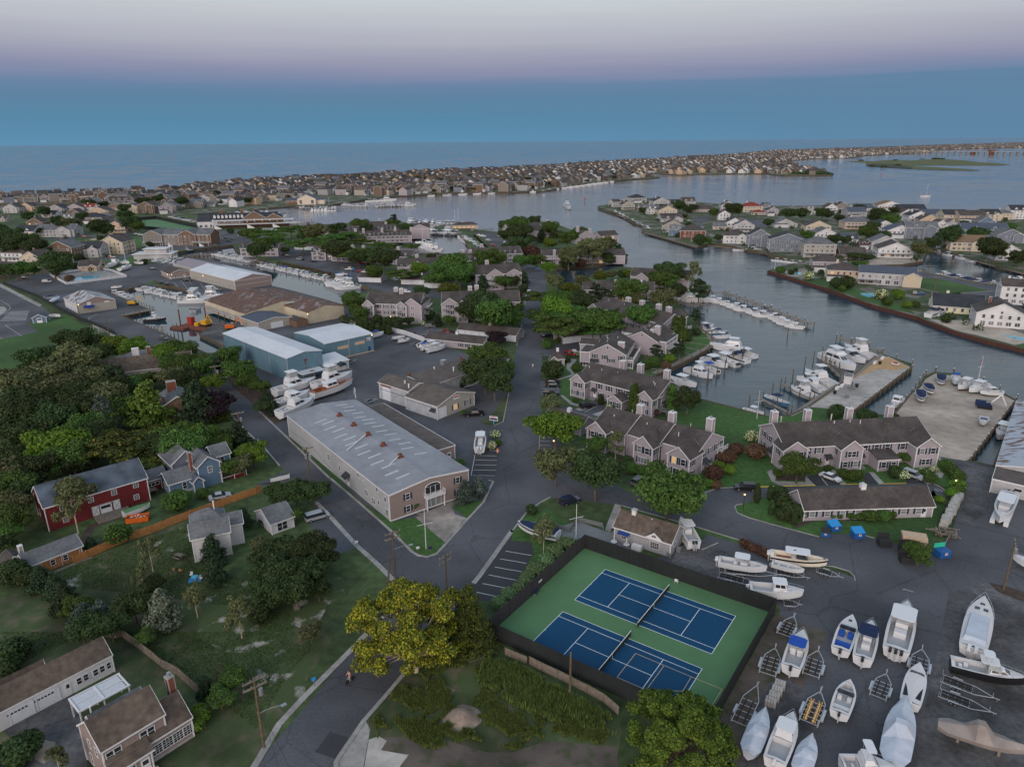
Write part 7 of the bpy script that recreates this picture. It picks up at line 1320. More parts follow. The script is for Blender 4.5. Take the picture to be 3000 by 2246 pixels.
b = bt('wa', 'walkaround_boat', 'x', 'boat', 7.8, 2.6, 1.05, .5, well=(.05,.5)); b.cab('cabin',.0,2.6,1.8,1.1,1.55,1.0,.1,gl=False,taper=.6); b.cab('windshield',-.2,.7,1.9,1.5,2.1,.5,.1,'clear_vinyl',False); b.box('console','gel_white',(-.6,.0,-.8,-.1,.35,1.3),(-.6,.0,.1,.8,.35,1.3)); b.top(-1.6,.5,2.1,2.5,'canvas_blue'); b.outb(1,'motor_black'); b.rail(.5,.4)
b = bt('wb', 'walkaround_boat', 'x', 'boat', 8.0, 2.6, 1.05, .5, well=(.05,.45), bottom='hull_teal'); b.cab('cabin',.0,2.8,1.9,1.1,1.6,1.0,.1,gl=False,taper=.6); b.cab('windshield',-.2,.8,1.9,1.5,2.2,.5,.1,'clear_vinyl',False); b.top(-1.8,.6,2.2,2.5); b.outb(2); b.rail(.5,.4)
b = bt('br', 'bowrider', 'x', 'boat', 6.2, 2.4, .85, .4, well=(.06,.88)); b.box('seat','deck_white',(-2.2,-1.6,-.95,.95,.3,.7),(-.3,.2,-.8,-.3,.3,.85),(-.3,.2,.3,.8,.3,.85),(1.1,1.7,-.7,.7,.3,.6)); b.cab('windshield',.3,.8,2.0,.9,1.35,.3,.0,'glass',False); b.outb(1,'motor_black',.8)
b = bt('bb', 'bowrider', 'x', 'boat', 6.6, 2.4, .85, .4, well=(.06,.6)); b.box('seat','canvas_blue',(-2.4,-1.7,-.95,.95,.3,.75),(-.5,.2,-.8,-.2,.3,.95),(-.5,.2,.2,.8,.3,.95)); b.cab('windshield',.4,.9,2.0,.9,1.4,.3,.0,'glass',False); b.box('hatch','glass',(1.8,2.2,-.2,.2,1.12,1.2)); b.outb(1,'motor_black',.9)
b = bt('cv', 'covered_runabout', 'x', 'boat', 6.6, 2.5, .9, .45, well=(0,0), stripe='hull_navy'); mb = MB(); mb.loft([[(x,-w,1.0+.1*max(0,x)),(x,0,z),(x,w,1.0+.1*max(0,x))] for x, w, z in ((-3,1.1,1.15),(-1,1.15,1.6),(.6,1.1,1.75),(2.2,.7,1.4),(2.9,.25,1.3))],0,True,False); mb.build('cover','canvas_navy',b.r)
b = bt('ck', 'covered_runabout', 'x', 'boat', 8.6, 2.7, 1.0, .5, well=(0,0)); b.box('cover','canvas_black',(-3.4,-.2,-1.05,1.05,.95,1.12)); b.cab('windshield',1.6,2.7,1.9,1.1,1.5,1.0,.1,'glass',False,taper=.6); b.outb(1)
b = bt('kw', 'covered_cruiser', 'x', 'boat', 10.5, 3.2, 1.2, .7, well=(0,0), bottom='antifoul_red'); b.cab('cover',-4.6,1.2,2.6,1.1,1.75,.6,.5,'shrink_wrap',False,taper=.9); b.box('hatch','glass',(2.0,2.5,-.75,-.2,1.5,1.62),(2.0,2.5,.2,.75,1.5,1.62),(3.1,3.5,-.25,.25,1.62,1.7)); b.rail(.5,.6); b.outb(2,'gel_white',1.2)
b = bt('cg', 'covered_dory', 'x', 'boat', 6.6, 2.2, .9, .45, well=(0,0)); mb = MB(); mb.loft([[(x,-w,1.0+.1*max(0,x)),(x,0,z),(x,w,1.0+.1*max(0,x))] for x, w, z in ((-3,1.0,1.1),(-1,1.05,1.5),(.6,1.0,1.5),(2.2,.65,1.4),(2.9,.2,1.3))],0,True,False); mb.build('cover','court_green',b.r)
b = bt('ex', 'express_cruiser', 'x', 'boat', 11.5, 3.6, 1.35, .8, well=(.08,.45), stripe=None); b.cab('cabin',-.2,4,2.7,1.4,2.0,2.2,.1,taper=.55,gz=(.25,.7)); b.cab('windshield',-.6,1.2,2.7,1.9,2.7,.9,.1,'glass',False); b.top(-3,.6,3.0,3.1,'gel_white',lz=1.3); b.rail(.45,.5); b.box('seat','deck_white',(-4.6,-3.9,-1.2,1.2,.5,1.1),(-2.4,-1.6,-1.2,-.2,.5,1.4)); b.box('swim_platform','deck_grey',(-6.4,-5.7,-1.4,1.4,.15,.25))
b = bt('en', 'express_cruiser', 'x', 'boat', 11, 3.5, 1.3, .8, side='gel_white', stripe='hull_navy', well=(.08,.45)); b.cab('cabin',-.2,4,2.7,1.35,1.95,2.2,.1,taper=.55,gl=False); b.cab('windshield',-.6,1,2.7,1.85,2.5,.9,.1,'glass',False); b.top(-3.2,-.2,2.9,2.9,'canvas_navy',lz=1.3); b.rail(.45,.5)
b = bt('sf', 'sportfishing_yacht', 'x', 'yacht', 14, 4.5, 1.4, 1.0, well=(.05,.27)); b.cab('cabin',-2.9,3.2,3.5,1.4,3.1,2.2,.1,taper=.7,gz=(.45,.85)); b.cab('flybridge',-2.6,.8,3.0,3.1,3.9,.6,.1,gl=False); b.top(-2.5,.6,2.9,5.5,'gel_white',lz=3.8); b.box('flybridge_enclosure','clear_vinyl',(-1.9,.3,-1.2,1.2,3.9,5.4)); b.rail(.45,.6); q = MB(); [q.bar((-1,sg*1.6,3.2),(-3.5,sg*3.2,9),.03) for sg in (1,-1)]; q.build('outrigger','chrome',b.r)
b = bt('sg', 'sportfishing_yacht', 'x', 'yacht', 12, 4.0, 1.3, .9, well=(.05,.32), bottom='antifoul_red'); b.cab('cabin',-1.9,3.0,3.2,1.3,2.6,1.8,.1,taper=.65,gz=(.4,.85)); b.cab('flybridge',-1.7,.9,2.5,2.6,3.3,.6,.1,gl=False); b.top(-1.6,.7,2.5,4.8,'gel_white',lz=3.2); b.rail(.45,.6); b.box('chair','deck_white',(-3.9,-3.4,-.3,.3,.6,1.3))
b = bt('my', 'motor_yacht', 'x', 'yacht', 18, 5.0, 2.0, 1.1, well=(.04,.16)); b.cab('saloon',-5.4,4.2,4.2,2.1,3.9,3.6,.3,taper=.6,gz=(.3,.75)); b.cab('flybridge',-4.8,1.4,3.6,3.9,4.7,1.2,.2,gl=False); b.top(-4.4,.2,3.2,5.9,'gel_white',lz=4.4); b.rail(.4,.7); b.box('porthole','glass',(-2,-.8,-2.53,-2.5,1.0,1.35),(.4,1.6,-2.5,-2.44,1.1,1.4),(-2,-.8,2.5,2.53,1.0,1.35)); b.box('swim_platform','deck_grey',(-10,-8.9,-2,2,.25,.4))
b = bt('ph', 'pilothouse_boat', 'x', 'boat', 9, 3.0, 1.15, .7, well=(.05,.42)); b.cab('pilothouse',-.6,1.8,2.1,1.2,2.7,.6,.1,gz=(.5,.9)); b.top(-.8,1.6,2.3,2.7,'gel_white',False); b.rail(.5,.5); b.box('hatch','glass',(2.6,3.1,-.2,.2,1.42,1.52)); b.outb(1)
b = bt('lb', 'downeast_boat', 'x', 'boat', 10.5, 3.2, 1.2, .8, side='hull_black', bottom='hull_teal', well=(.05,.48)); b.cab('cabin',.0,3.4,2.4,1.3,2.1,1.6,.1,taper=.6,gz=(.35,.8)); b.cab('pilothouse',-.3,1.6,2.2,2.0,2.9,.8,.1,'clear_vinyl',False); b.top(-1.4,1.2,2.3,2.95,'gel_white',lz=1.2); b.top(-1.2,.4,1.8,4.2,'gel_white',lz=3.0); b.box('bait_box','gel_white',(-4.2,-3.7,-.6,0,.45,1.1),(-3.4,-2.8,.1,.7,.45,1.1)); b.rail(.6,.5)
b = bt('sl', 'sailboat', 'x', 'sailboat', 10, 3.0, 1.0, .6, well=(.08,.32)); b.cab('cabin',-1.6,2.6,1.9,1.1,1.6,.8,.2,taper=.6,gz=(.3,.7)); q = MB(); q.bar((.8,0,1.2),(.8,0,13.5),.09,0,6); q.bar((.8,0,2.3),(-3.6,0,2.2),.07); q.bar((.1,-.9,7.5),(1.5,.9,7.5),.03); q.build('mast','trim',b.r); q = MB(); q.bar((.7,0,2.5),(-3.5,0,2.4),.18,0,6); q.build('furled_sail','canvas_navy',b.r); q = MB(); q.bar((.8,0,13.3),(4.9,0,1.5),.015,0,3); q.bar((.8,0,13.3),(-4.8,0,1.2),.015,0,3); q.build('rigging','chrome',b.r)
b = bt('wd', 'wooden_cruiser', 'x', 'boat', 13, 3.4, 1.3, .8, side='gel_white', bottom='hull_teal', deck='mahogany', well=(.06,.3)); b.cab('cabin',-2.2,1.4,2.2,1.3,2.6,.7,.1,gz=(.45,.9)); b.top(-2.6,1.0,2.4,2.65,'gel_white',False); b.cab('trunk',1.4,4.6,2.0,1.5,1.95,1.0,.1,'mahogany',True,taper=.6); b.rail(.7,.35)
b = bt('sk', 'skiff', 'x', 'boat', 5.4, 2.0, .65, .3, well=(.06,.92)); b.box('thwart','deck_white',(-1.7,-1.3,-.85,.85,.4,.5),(-.2,.2,-.9,.9,.4,.5),(1.2,1.5,-.6,.6,.4,.5)); b.outb(1,'motor_black',.7)
b = bt('pc', 'luxury_centre_console', 'x', 'boat', 11.8, 3.3, 1.25, .7, side='hull_cream', stripe='hull_black', deck='hull_cream', well=(.06,.9), bottom='hull_cream'); b.box('console','hull_cream',(-1.4,1.6,-.9,.9,.4,1.3)); b.cab('windshield',-.6,1.9,1.9,1.3,2.2,.7,.1,'glass',False); b.top(-2.9,2.2,2.7,2.6,'gel_white',lz=1.0,th=.16); b.box('floor','mahogany',(-4.6,-1.6,-1.1,1.1,.44,.47)); b.box('bow_deck','mahogany',(4.9,5.5,-.3,.3,1.74,1.78)); b.box('hatch','glass',(-1.2,-.7,-.2,.2,2.76,2.79)); b.outb(2,'gel_white',1.25); b.rail(.8,.2)
b = bt('cb', 'catamaran', 'x', 'boat', 9.2, 3.0, 1.2, .6, well=(.05,.8)); b.box('console','gel_white',(-.6,1,-.8,.8,.4,1.5)); b.top(-1.4,1.6,2.5,2.7); b.box('sponson','gel_white',(-4.4,3.4,-1.3,-.6,-.7,.1),(-4.4,3.4,.6,1.3,-.7,.1)); b.outb(2,'motor_black'); b.box('ladder','deck_white',(-5.4,-4.9,-.25,-.2,-.6,.6),(-5.4,-4.9,.2,.25,-.6,.6),(-5.3,-5.25,-.2,.2,-.3,-.25),(-5.1,-5.05,-.2,.2,.1,.15))
def wrapped(key, L, B, m, cabz, nm='shrink_wrapped_boat'):
 t = thing(nm, 'x', 'boat'); mb = MB(); rings = []
 for u in [0,.03,.12,.3,.42,.5,.62,.75,.88,.96,1]:
  x = (u-.5)*L; b_ = bfun(u, B)*(.55+.45*min(1,u*12)); z = .9+.5*u*u; rz = z+(.55+cabz*math.exp(-((u-.45)/.14)**4))*(1 if u > .05 else .5); rw = .35 if .3 < u < .62 else .08
  rings.append([(x,0,-.4+max(0,u-.7)*3),(x,b_*.78,.1+max(0,u-.6)),(x,b_,z),(x,b_*rw,rz if u<.97 else z+.1),(x,-b_*rw,rz if u<.97 else z+.1),(x,-b_,z),(x,-b_*.78,.1+max(0,u-.6))])
 mb.loft(rings); mb.build('shrink_wrap', m, t, False); q = MB(); [q.box((u-.5)*L-.2,(u-.5)*L+.2,-.5,.5,-1.2,0) for u in (.25,.7)]; q.build('stand','old_wood',t); BP[key] = type('o',(),{'r':t,'L':L})
wrapped('w1', 9, 2.9, 'shrink_wrap', .3); wrapped('w2', 12, 3.4, 'shrink_wrap', 1.0); wrapped('w3', 12, 3.6, 'wrap_tan', 1.7)
# trailers
def mk_trailer(key, L, W, gold=False):
 t = thing('boat_trailer', 'x', 'trailer'); q = MB(); h = .55; x0, x1 = -L/2, L/2
 for sg in (1, -1): q.tube([(x0, sg*W/2, h), (x0+L*.6, sg*W/2, h), (x1-.8, sg*.12, h)], .06); q.bar((x0, sg*W/2, h), (x0, sg*W/2, h+1.0), .04)
 q.bar((x1-1, 0, h), (x1+.3, 0, h), .07); q.bar((x1-.9, 0, h), (x1-.9, 0, h+.9), .05); q.bar((x1-.1,0,0),(x1-.1,0,h),.04); q.build('frame', 'aluminium', t)
 for i in range(5): c = MB(); x = x0+.3+i*L*.13; c.bar((x, -W/2, h-.02), (x, W/2, h-.02), .045); c.build('cross_beam', 'aluminium', t)
 for sg in (1, -1): c = MB(); c.box(x0+.4, x0+L*.55, sg*W*.22-.06, sg*W*.22+.06, h+.05, h+.28); c.build('bunk', 'rubber' if not gold else 'line_tan', t)
 for sg in (1, -1):
  c = MB(); c.box(x0+L*.2, x0+L*.2+(1.6), sg*(W/2+.2)-.14, sg*(W/2+.2)+.14, h+.12, h+.18); c.box(x0+L*.2-.12, x0+L*.2, sg*(W/2+.2)-.14, sg*(W/2+.2)+.14, h-.12, h+.18); c.build('fender', 'aluminium', t)
  for k in (0, 1): c = MB(); xx = x0+L*.2+.4+k*.75; c.bar((xx, sg*(W/2+.09), .32), (xx, sg*(W/2+.31), .32), .32, 0, 12); c.bar((xx, sg*(W/2+.08), .32), (xx, sg*(W/2+.32), .32), .16, 1, 8); c.build('wheel', ['rubber', 'steel'], t)
 if gold:
  for i in range(8):
   for y in (-.6,-.3,.3,.6): c = MB(); c.cyl(x0+.5+i*.45, y, h+.05, h+.28, .07, 0, 6); c.build('roller', 'line_orange', t)
 BP[key] = type('o',(),{'r':t,'L':L}); return t
mk_trailer('t1', 6.2, 1.9); mk_trailer('t2', 6.2, 1.9, True); mk_trailer('t3', 9.5, 2.2)
def put_boat(k, stern, bow, z, label, group, natural=False, cat=None):
 d = bow-stern; L = hypot(d.x, d.y); s = L/BP[k].L
 return place(BP[k].r, ((stern.x+bow.x)/2, (stern.y+bow.y)/2, z), atan2(d.y, d.x), label, group, (s, max(.85, min(1.2, s)), max(.85, min(1.15, s))))
def Y(k, t, sx, sy, bx, by, label, z=.85, dz=1.4, t2=None, group='boats stored ashore'):
 return put_boat(k, G(t, sx, sy, dz), G(t2 or t, bx, by, dz), z, label, group)
GT_ = 'empty boat trailers in the yard'
Y('wa','E4',195,490,300,190,'white walkaround boat under a bright blue bimini, nearest the court fence'); Y('bb','E4',625,330,725,45,'white runabout with blue cockpit seats and a black outboard in the yard')
Y('cn','E4',815,410,890,105,'white centre console under a navy canvas top in the yard'); Y('c3','E4',1100,350,1195,-50,'large white centre console with three black outboards in the yard')
Y('br','E4',615,875,705,605,'open white bowrider without motor cover in the middle of the yard'); Y('ck','E4',1225,790,1305,465,'white runabout under a black cockpit cover behind the wrapped hull')
Y('w2','E4',1075,1330,1185,770,'largest white shrink-wrapped boat with a boxy hump at the yard edge', dz=1.2); Y('ph','E4',55,1300,212,900,'white pilothouse boat with three dark windows at the bottom of the picture')
Y('w1','E4',270,1400,380,1085,'white shrink-wrapped boat beside the pilothouse boat', dz=1.2); Y('w1','E3',2040,1230,2190,860,'white shrink-wrapped boat next to the bright green maple', dz=1.2)
Y('kw','E4',1765,320,1860,-100,'big white boat with bow rail and covered cockpit, upper right of the yard', dz=1.6); Y('lb','E4',1575,430,2240,600,'black-hulled boat with teal bottom and a small tower', dz=1.4)
Y('w3','E4',1470,930,2260,1190,'tan tarpaulin-wrapped boat on stands at the bottom right', z=1.3, dz=2.2); Y('sg','E4',640,1330,1080,1370,'white boat with a tall tuna tower behind bushes at the bottom edge', dz=1.4)
Y('cb','C4',2090,150,1990,385,'pale blue-white catamaran beside the old waterfront shed'); Y('wb','C4',2420,800,2115,680,'white bow poking in from the right edge behind the pole')
Y('pc','C4',20,655,515,735,'cream and black luxury centre console with a long white hardtop', dz=1.6); Y('sk','C4',35,735,312,812,'small white sailing dinghy strapped on its trailer', dz=1.2, z=.9)
Y('ph','C3',2050,960,305,1015,'white pilothouse boat with bow pulpit beside the court corner', t2='C4', dz=1.2); Y('cc','C3',1785,705,2205,785,'pinkish white centre console with a black T-top on a trailer', dz=1.6)
Y('cb','C3',1575,570,1455,370,'white catamaran with hardtop parked against the clubhouse'); Y('cv','C3',400,500,50,405,'white boat under a dark blue cover beside the grass and flagpole', dz=1.3)
Y('cc','B2',1930,1225,1948,1090,'white centre console on display beside the parking bays and traffic barrel', dz=1.6)
Y('sf','B2',160,750,520,650,'white sportfishing boat on stands under the big blue shed, rear left', dz=1.2, z=1.2); Y('sf','B2',500,690,835,590,'white sportfishing boat with long bow pulpit next to the wooden cruiser', dz=1.6, z=1.3)
Y('wd','B2',480,770,837,655,'white wooden cruiser with varnished mahogany decks and teal bottom', dz=1.4, z=1.2); Y('sg','B2',170,850,470,750,'white boat wedged in the middle of the hauled-out group', dz=1.4, z=1.2); Y('sg','B2',200,935,505,815,'white flybridge boat nearest the long storage building', dz=1.4, z=1.2)
Y('wa','B2',985,255,1105,230,'small white boat with blue cover by the blue shed sign', dz=1); Y('sk','B2',1180,272,1288,262,'small white boat by the white fence, left of a pair', dz=.8); Y('br','B2',1230,300,1330,285,'small white boat by the white fence, right of a pair', dz=.8)
Y('bb','B2',1408,340,1520,300,'bright blue runabout beside the courtyard garage', dz=1); Y('cc','B2',1430,355,1600,320,'white centre console behind another beside the courtyard garage', dz=1.2); Y('wb','B2',1480,375,1638,340,'white boat nearest in front of the courtyard garage', dz=1.2)
Y('br','A1',965,1305,1055,1300,'white runabout on the asphalt at the head of the first canal', dz=1); Y('sk','A1',445,1550,525,1560,'white dinghies stacked beside the blue playground shed', dz=.8); Y('cv','A1',380,1400,500,1385,'white covered boat against the left canal store', dz=1); Y('w1','A1',440,1430,520,1400,'grey wrapped boat against the left canal store', dz=1)
for x, y, nm in ((905,1130,'leftmost of the sailing boats on the green'), (1030,1150,'nearest of the sailing boats on the green')): Y('sl','A1',x,y,x+110,y-30,'hauled-out sailboat with tall mast, '+nm, dz=1.2)
Y('sg','A1',960,1110,1030,1085,'white cabin boat behind the hauled-out sailboats', dz=1); Y('wa','A1',1050,1090,1120,1100,'white runabout behind the hauled-out sailboats', dz=1); Y('wd','A1',1175,1090,1240,1100,'red-bottomed boat beside the white harbour office', dz=1)
for k, t, a, bb_, c, d, lb in (('t1','E4',130,195,235,10,'bare trailer in the court-fence corner, topmost'), ('t1','E4',365,550,442,300,'empty trailer with black bunks beside the blue-topped walkaround'), ('t2','E4',345,960,465,650,'trailer with golden rollers below the pallets'), ('t1','E4',945,735,1030,500,'empty trailer in the centre of the yard'), ('t1','E4',1290,540,1335,290,'trailer behind the black-covered runabout'),
 ('t3','E3',1960,960,2130,600,'long black-bunked trailer beside the court fence'), ('t1','E4',-10,540,70,280,'trailer between the court fence and the walkaround boat'), ('t3','E4',1500,555,1990,740,'long aluminium trailer under the black-hulled boat'), ('t3','E4',1480,680,1960,860,'long trailer with rollers beside the tan-wrapped boat'), ('t1','C4',425,790,645,855,'small empty trailer at the tip of the grass verge'), ('t3','C3',1780,830,2180,930,'long empty trailer beside the court fence top corner'), ('t3','C3',1830,790,2330,840,'trailer under the pinkish white centre console'), ('t1','C4',60,800,350,860,'trailer under the small white dinghy'), ('t1','C4',130,1075,290,1090,'trailer by the pilothouse boat'), ('t1','B2',780,480,870,450,'empty trailer in front of the blue sheds'), ('t1','B2',950,815,1050,790,'trailers parked behind the storage building'), ('t1','B2',1350,325,1440,300,'empty trailer beside the blue runabout')):
 o = put_boat(k, G(t,a,bb_,.5), G(t,c,d,.5), 0, lb, GT_)
# moored boats in rows
def row(t, pts, n, ang, types, L, where, group, jit=.12, seed=0, z=WZ, t2=None):
 r = random.Random(seed); P = PP(t+' '+pts) if ' ' not in t else PP(pts); seg = [(P[i+1]-P[i]).length for i in range(len(P)-1)]; T = sum(seg); out = []
 for i in range(n):
  d = (i+.5)/n*T
  for j, s_ in enumerate(seg):
   if d <= s_: break
   d -= s_
  p = P[j].lerp(P[j+1], d/s_); dirn = (P[j+1]-P[j]).normalized(); a = atan2(dirn.y, dirn.x)+RD(ang)+r.uniform(-.04,.04); k = types[r.randrange(len(types))] if not isinstance(types[0], tuple) else types[i][0]
  l = L*r.uniform(.85,1.12)*(1.25 if k in ('sf','my') else 1); q = Vector((p.x, p.y, 0)); h = Vector((cos(a), sin(a), 0))*l/2; c = Vector((cos(a), sin(a), 0)); q = q+c*r.uniform(-jit, jit)*l
  out.append((k, q-h, q+h))
 flip = proj(P[0])[0] > proj(P[-1])[0]; tot = {}
 for i, (k, s_, b_) in enumerate(out):
  put_boat(k, s_, b_, z, '%s, %s from the left %s' % (BN[k], ordw((n-i) if flip else i+1), where), group)
BN = dict(cc='white centre console boat', cn='centre console with navy top', c3='large centre console boat', ct='blue-hulled centre console', wa='white walkaround with blue top', wb='white walkaround boat', br='open bowrider', bb='runabout with blue seats', cv='navy-covered runabout', ck='black-covered runabout', ex='white express cruiser', en='navy-striped express cruiser', sf='white sportfishing yacht', sg='white flybridge boat', my='large white motor yacht', ph='white pilothouse boat', lb='black-hulled downeast boat', sl='sailboat with bare mast', wd='wooden cruiser', sk='small skiff')
SM = ['cc','cn','wa','wb','br','cc','ph','wb']; MD = ['ex','wb','cc','en','sg','ph','ex']; BG_ = ['sf','sg','ex','my','en','sf']
row('A1', '1850,1005 2190,1070', 11, -90, SM, 8, 'far along the second canal', 'boats moored in the second canal', seed=1); row('A2', '30,1095 660,1235', 22, -90, SM, 7.6, 'in the second canal slips', 'boats moored in the second canal', seed=2); row('A2', '690,1250 830,1300', 4, -100, ['sf','sf','sg','sf'], 12, 'at the end of the second canal', 'boats moored in the second canal', seed=3)
row('A1', '1225,1300 1570,1385', 14, -100, SM, 8, 'along the first canal right bank', 'boats moored in the first canal', seed=4); row('A1', '1630,1420 1850,1370', 3, -60, ['sf','sg','sf'], 13, 'of the big ones in the first canal', 'boats moored in the first canal', seed=5); row('A1', '960,1340 1120,1385', 7, 70, SM, 7.5, 'along the first canal left bank', 'boats moored in the first canal', seed=6)
row('A1', '1330,1065 1560,1100', 9, -80, ['sl','wb','sl','sg','cc'], 9, 'beside the harbour office', 'boats moored beside the harbour office', seed=7); row('A1', '1370,1030 1540,1060', 6, 90, ['sl','wb','cc'], 9, 'in the back row beside the harbour office', 'boats moored beside the harbour office', seed=8)
row('A2', '20,650 280,690', 8, -70, MD, 12, 'at the yacht club front dock', 'boats at the yacht club', seed=9); row('A1', '2040,650 2200,670', 8, -80, MD, 11, 'behind the yacht club', 'boats at the yacht club', seed=10); row('A1', '1480,700 1690,745', 16, -80, ['cv','br','sk'], 7, 'in the yacht club boat park', 'boats in the yacht club boat park', seed=11, z=.6)
row('A2', '370,615 700,615', 13, -90, MD+['sl'], 10, 'at the restaurant dock', 'boats in the bay-shore marina', seed=12); row('A2', '470,640 700,635', 8, 90, MD, 11, 'in the front row at the restaurant dock', 'boats in the bay-shore marina', seed=13); row('A2', '760,585 960,600', 9, -90, MD, 11, 'in the middle bay-shore dock', 'boats in the bay-shore marina', seed=14); row('A2', '1040,600 1260,590', 10, -90, MD, 12, 'in the right bay-shore dock', 'boats in the bay-shore marina', seed=15); row('A2', '980,555 1150,550', 4, -10, ['my','ex'], 16, 'of the yachts behind the bay-shore dock', 'boats in the bay-shore marina', seed=16); row('A2', '20,800 190,805', 8, -90, SM, 8, 'at the white pier', 'boats at the white pier', seed=17); row('A2','250,745 440,742', 7, 0, ['cc','wb','br'], 7, 'along the white pier', 'boats at the white pier', seed=37)
row('A2', '1310,745 1600,760', 13, -90, BG_, 12, 'on the outer basin dock', 'yachts in the basin', seed=18); row('A2', '1500,830 1740,835', 8, -110, ['sf','ex','ex','en'], 13, 'on the inner basin dock', 'yachts in the basin', seed=19); row('A2', '1630,745 1790,755', 6, -80, ['sl','sl','ex'], 12, 'among the sailboats off the basin', 'yachts in the basin', seed=20)
row('A2', '1790,865 1960,980', 12, 90, MD, 9, 'in the basin right-hand slips', 'boats in the basin slips', seed=21); row('A2', '1770,850 1860,900', 5, -90, SM, 8, 'in the near row of basin slips', 'boats in the basin slips', seed=22); row('A2', '1420,905 1560,985', 7, -110, ['sf','ex','wb','sl'], 11, 'below the gabled block in the basin', 'boats in the basin slips', seed=23); row('A2', '1230,900 1310,900', 3, 120, ['wd','sf','sg'], 13, 'beside the condominium terrace', 'boats in the basin slips', seed=24)
row('A3', '1440,1400 1640,1400', 4, -20, ['my','sf','ex','cc'], 12, 'landward along the river pier', 'boats at the long river pier', seed=25); row('A3', '1690,1385 2190,1545', 7, -125, MD, 7.5, 'midway along the river pier', 'boats at the long river pier', seed=26); row('B4', '-60,15 240,165', 7, -120, ['cc','wb','ct','cc','cn'], 7.5, 'at the river pier tip', 'boats at the long river pier', seed=27)
row('A4', '1080,1152 1330,1150', 6, 80, SM, 8, 'at the lagoon quay, left part', 'boats along the lagoon quay', seed=28); row('A4', '1500,1175 1880,1258', 10, 75, ['br','wb','cc','cv'], 8, 'at the lagoon quay, middle part', 'boats along the lagoon quay', seed=29); row('A4', '1970,1255 2250,1225', 6, 80, SM, 8, 'at the lagoon quay, right part', 'boats along the lagoon quay', seed=30); row('A3', '880,642 1190,800', 8, 20, ['wb','ex','sl','cc'], 9, 'along the peninsula point docks', 'boats at the peninsula docks', seed=31); row('A4', '1430,985 1810,1078', 4, 0, ['cc','bb','en'], 9, 'along the far lagoon bank', 'boats at the peninsula docks', seed=32); row('A3', '1950,970 2120,975', 3, 0, ['bb','wb'], 9, 'below the slate-blue house', 'boats at the peninsula docks', seed=33); row('A4','60,1060 300,1090', 4, 0, ['br','cc'], 7, 'below the white-decked houses', 'boats at the peninsula docks', seed=38)
row('A3', '150,480 880,385', 13, -70, MD, 11, 'along the island bay shore', 'boats off the island shore', seed=34); row('A2', '1450,510 2100,485', 5, -20, MD, 12, 'off the far island houses', 'boats off the island shore', seed=35); row('A4','1390,1555 1520,1530', 2, 10, ['en','ex'], 11, 'on the lifts at the red bulkhead', 'boats at the red bulkhead', seed=36, z=.3)
GM_ = 'boats in the townhouse marina'
for i, (k, sx, sy, bx, by, lb, dz) in enumerate((('ex',1620,170,1745,150,'navy-canvas cruiser nearest the blue-awning decks',0), ('en',1630,190,1770,180,'striped cruiser second from the blue-awning decks',0), ('ct',1700,215,1870,205,'teal-trimmed boat beyond the big yachts',0), ('cc',1750,240,1890,235,'white boat against the big yachts',0),
 ('my',2050,330,1710,290,'long white motor yacht with sweeping bow, biggest in the townhouse marina',1.5), ('ex',2110,395,1900,340,'white yacht stern-out beside the long motor yacht',.8), ('en',2040,445,1810,375,'dark-hulled boat with white hardtop',.5), ('c3',1950,480,1740,400,'white centre console beside the dark-hulled boat',.3), ('ex',1650,420,1870,490,'white express cruiser with dark windshield',.5), ('sg',1510,505,1740,580,'white flybridge boat with teal boot stripe',.5), ('wa',1780,540,1600,470,'white boat with outboards behind the flybridge boat',.3), ('c3',1340,580,1600,650,'white cuddy cruiser with blue screen nearest the tall cedars',.6), ('br',1310,610,1430,665,'small white boat half hidden by the cedars',.2))):
 put_boat(k, G('B3',sx,sy,dz), G('B3',bx,by,dz), WZ, lb, GM_)
for k, sx, sy, bx, by, lb, dz in (('my',480,370,765,495,'large grey-white motor yacht with black flybridge screen at the sand pier',1.5), ('ex',640,360,850,440,'white express yacht between two larger ones at the sand pier',1), ('sf',910,400,660,305,'white sportfishing yacht with enclosed bridge at the pier head',1), ('sg',570,640,320,520,'white flybridge boat with covered bridge, pier side',1), ('ph',480,685,330,600,'white pilothouse boat between the flybridge boats',.8), ('sf',410,735,190,650,'cream trawler yacht with dark windows beside the finger dock',1), ('ex',400,590,250,580,'white boat on the outer side of the flybridge boats',.8), ('ct',-10,755,190,835,'teal-hulled centre console with navy top at the lawn',0), ('ph',1160,760,1080,830,'white boat alone in the slip between the piers',.5), ('c3',2100,1000,1990,1105,'pale boat moored alongside the old shed',.3)):
 put_boat(k, G('B4',sx,sy,dz), G('B4',bx,by,dz), WZ, lb, 'boats around the sand pier')
for k, sx, sy, bx, by, lb in (('cv',1315,735,1325,820,'covered bowrider with black cover on the sand lot edge'), ('cv',1375,680,1415,750,'navy-covered runabout second along the sand lot edge'), ('cv',1495,600,1495,670,'navy-covered runabout at the top left of the sand lot'), ('wa',1620,610,1620,670,'runabout with white top at the top of the sand lot'), ('cc',1775,660,1635,710,'cream centre console at the top of the sand lot'), ('wb',1890,690,1730,735,'white cuddy boat below the sand lot flagpole'), ('cc',2020,745,1830,745,'white centre console beside the blue loader'), ('bb',1870,960,1850,1020,'small white boat with navy seat alone on the sand')):
 put_boat(k, G('B4',sx,sy,.9), G('B4',bx,by,.9), .75, lb, 'boats stored on the sand lot')
put_boat('cc', G('B3',2010,860,0), G('B3',2180,905,0), WZ, 'small white boat with navy canopy moored below the flagpole lawn', GM_); put_boat('lb', G('A1',1240,1565,.3), G('A1',1435,1560,.3), WZ, 'black-hulled boat alone in the first canal', 'boats moored in the first canal')
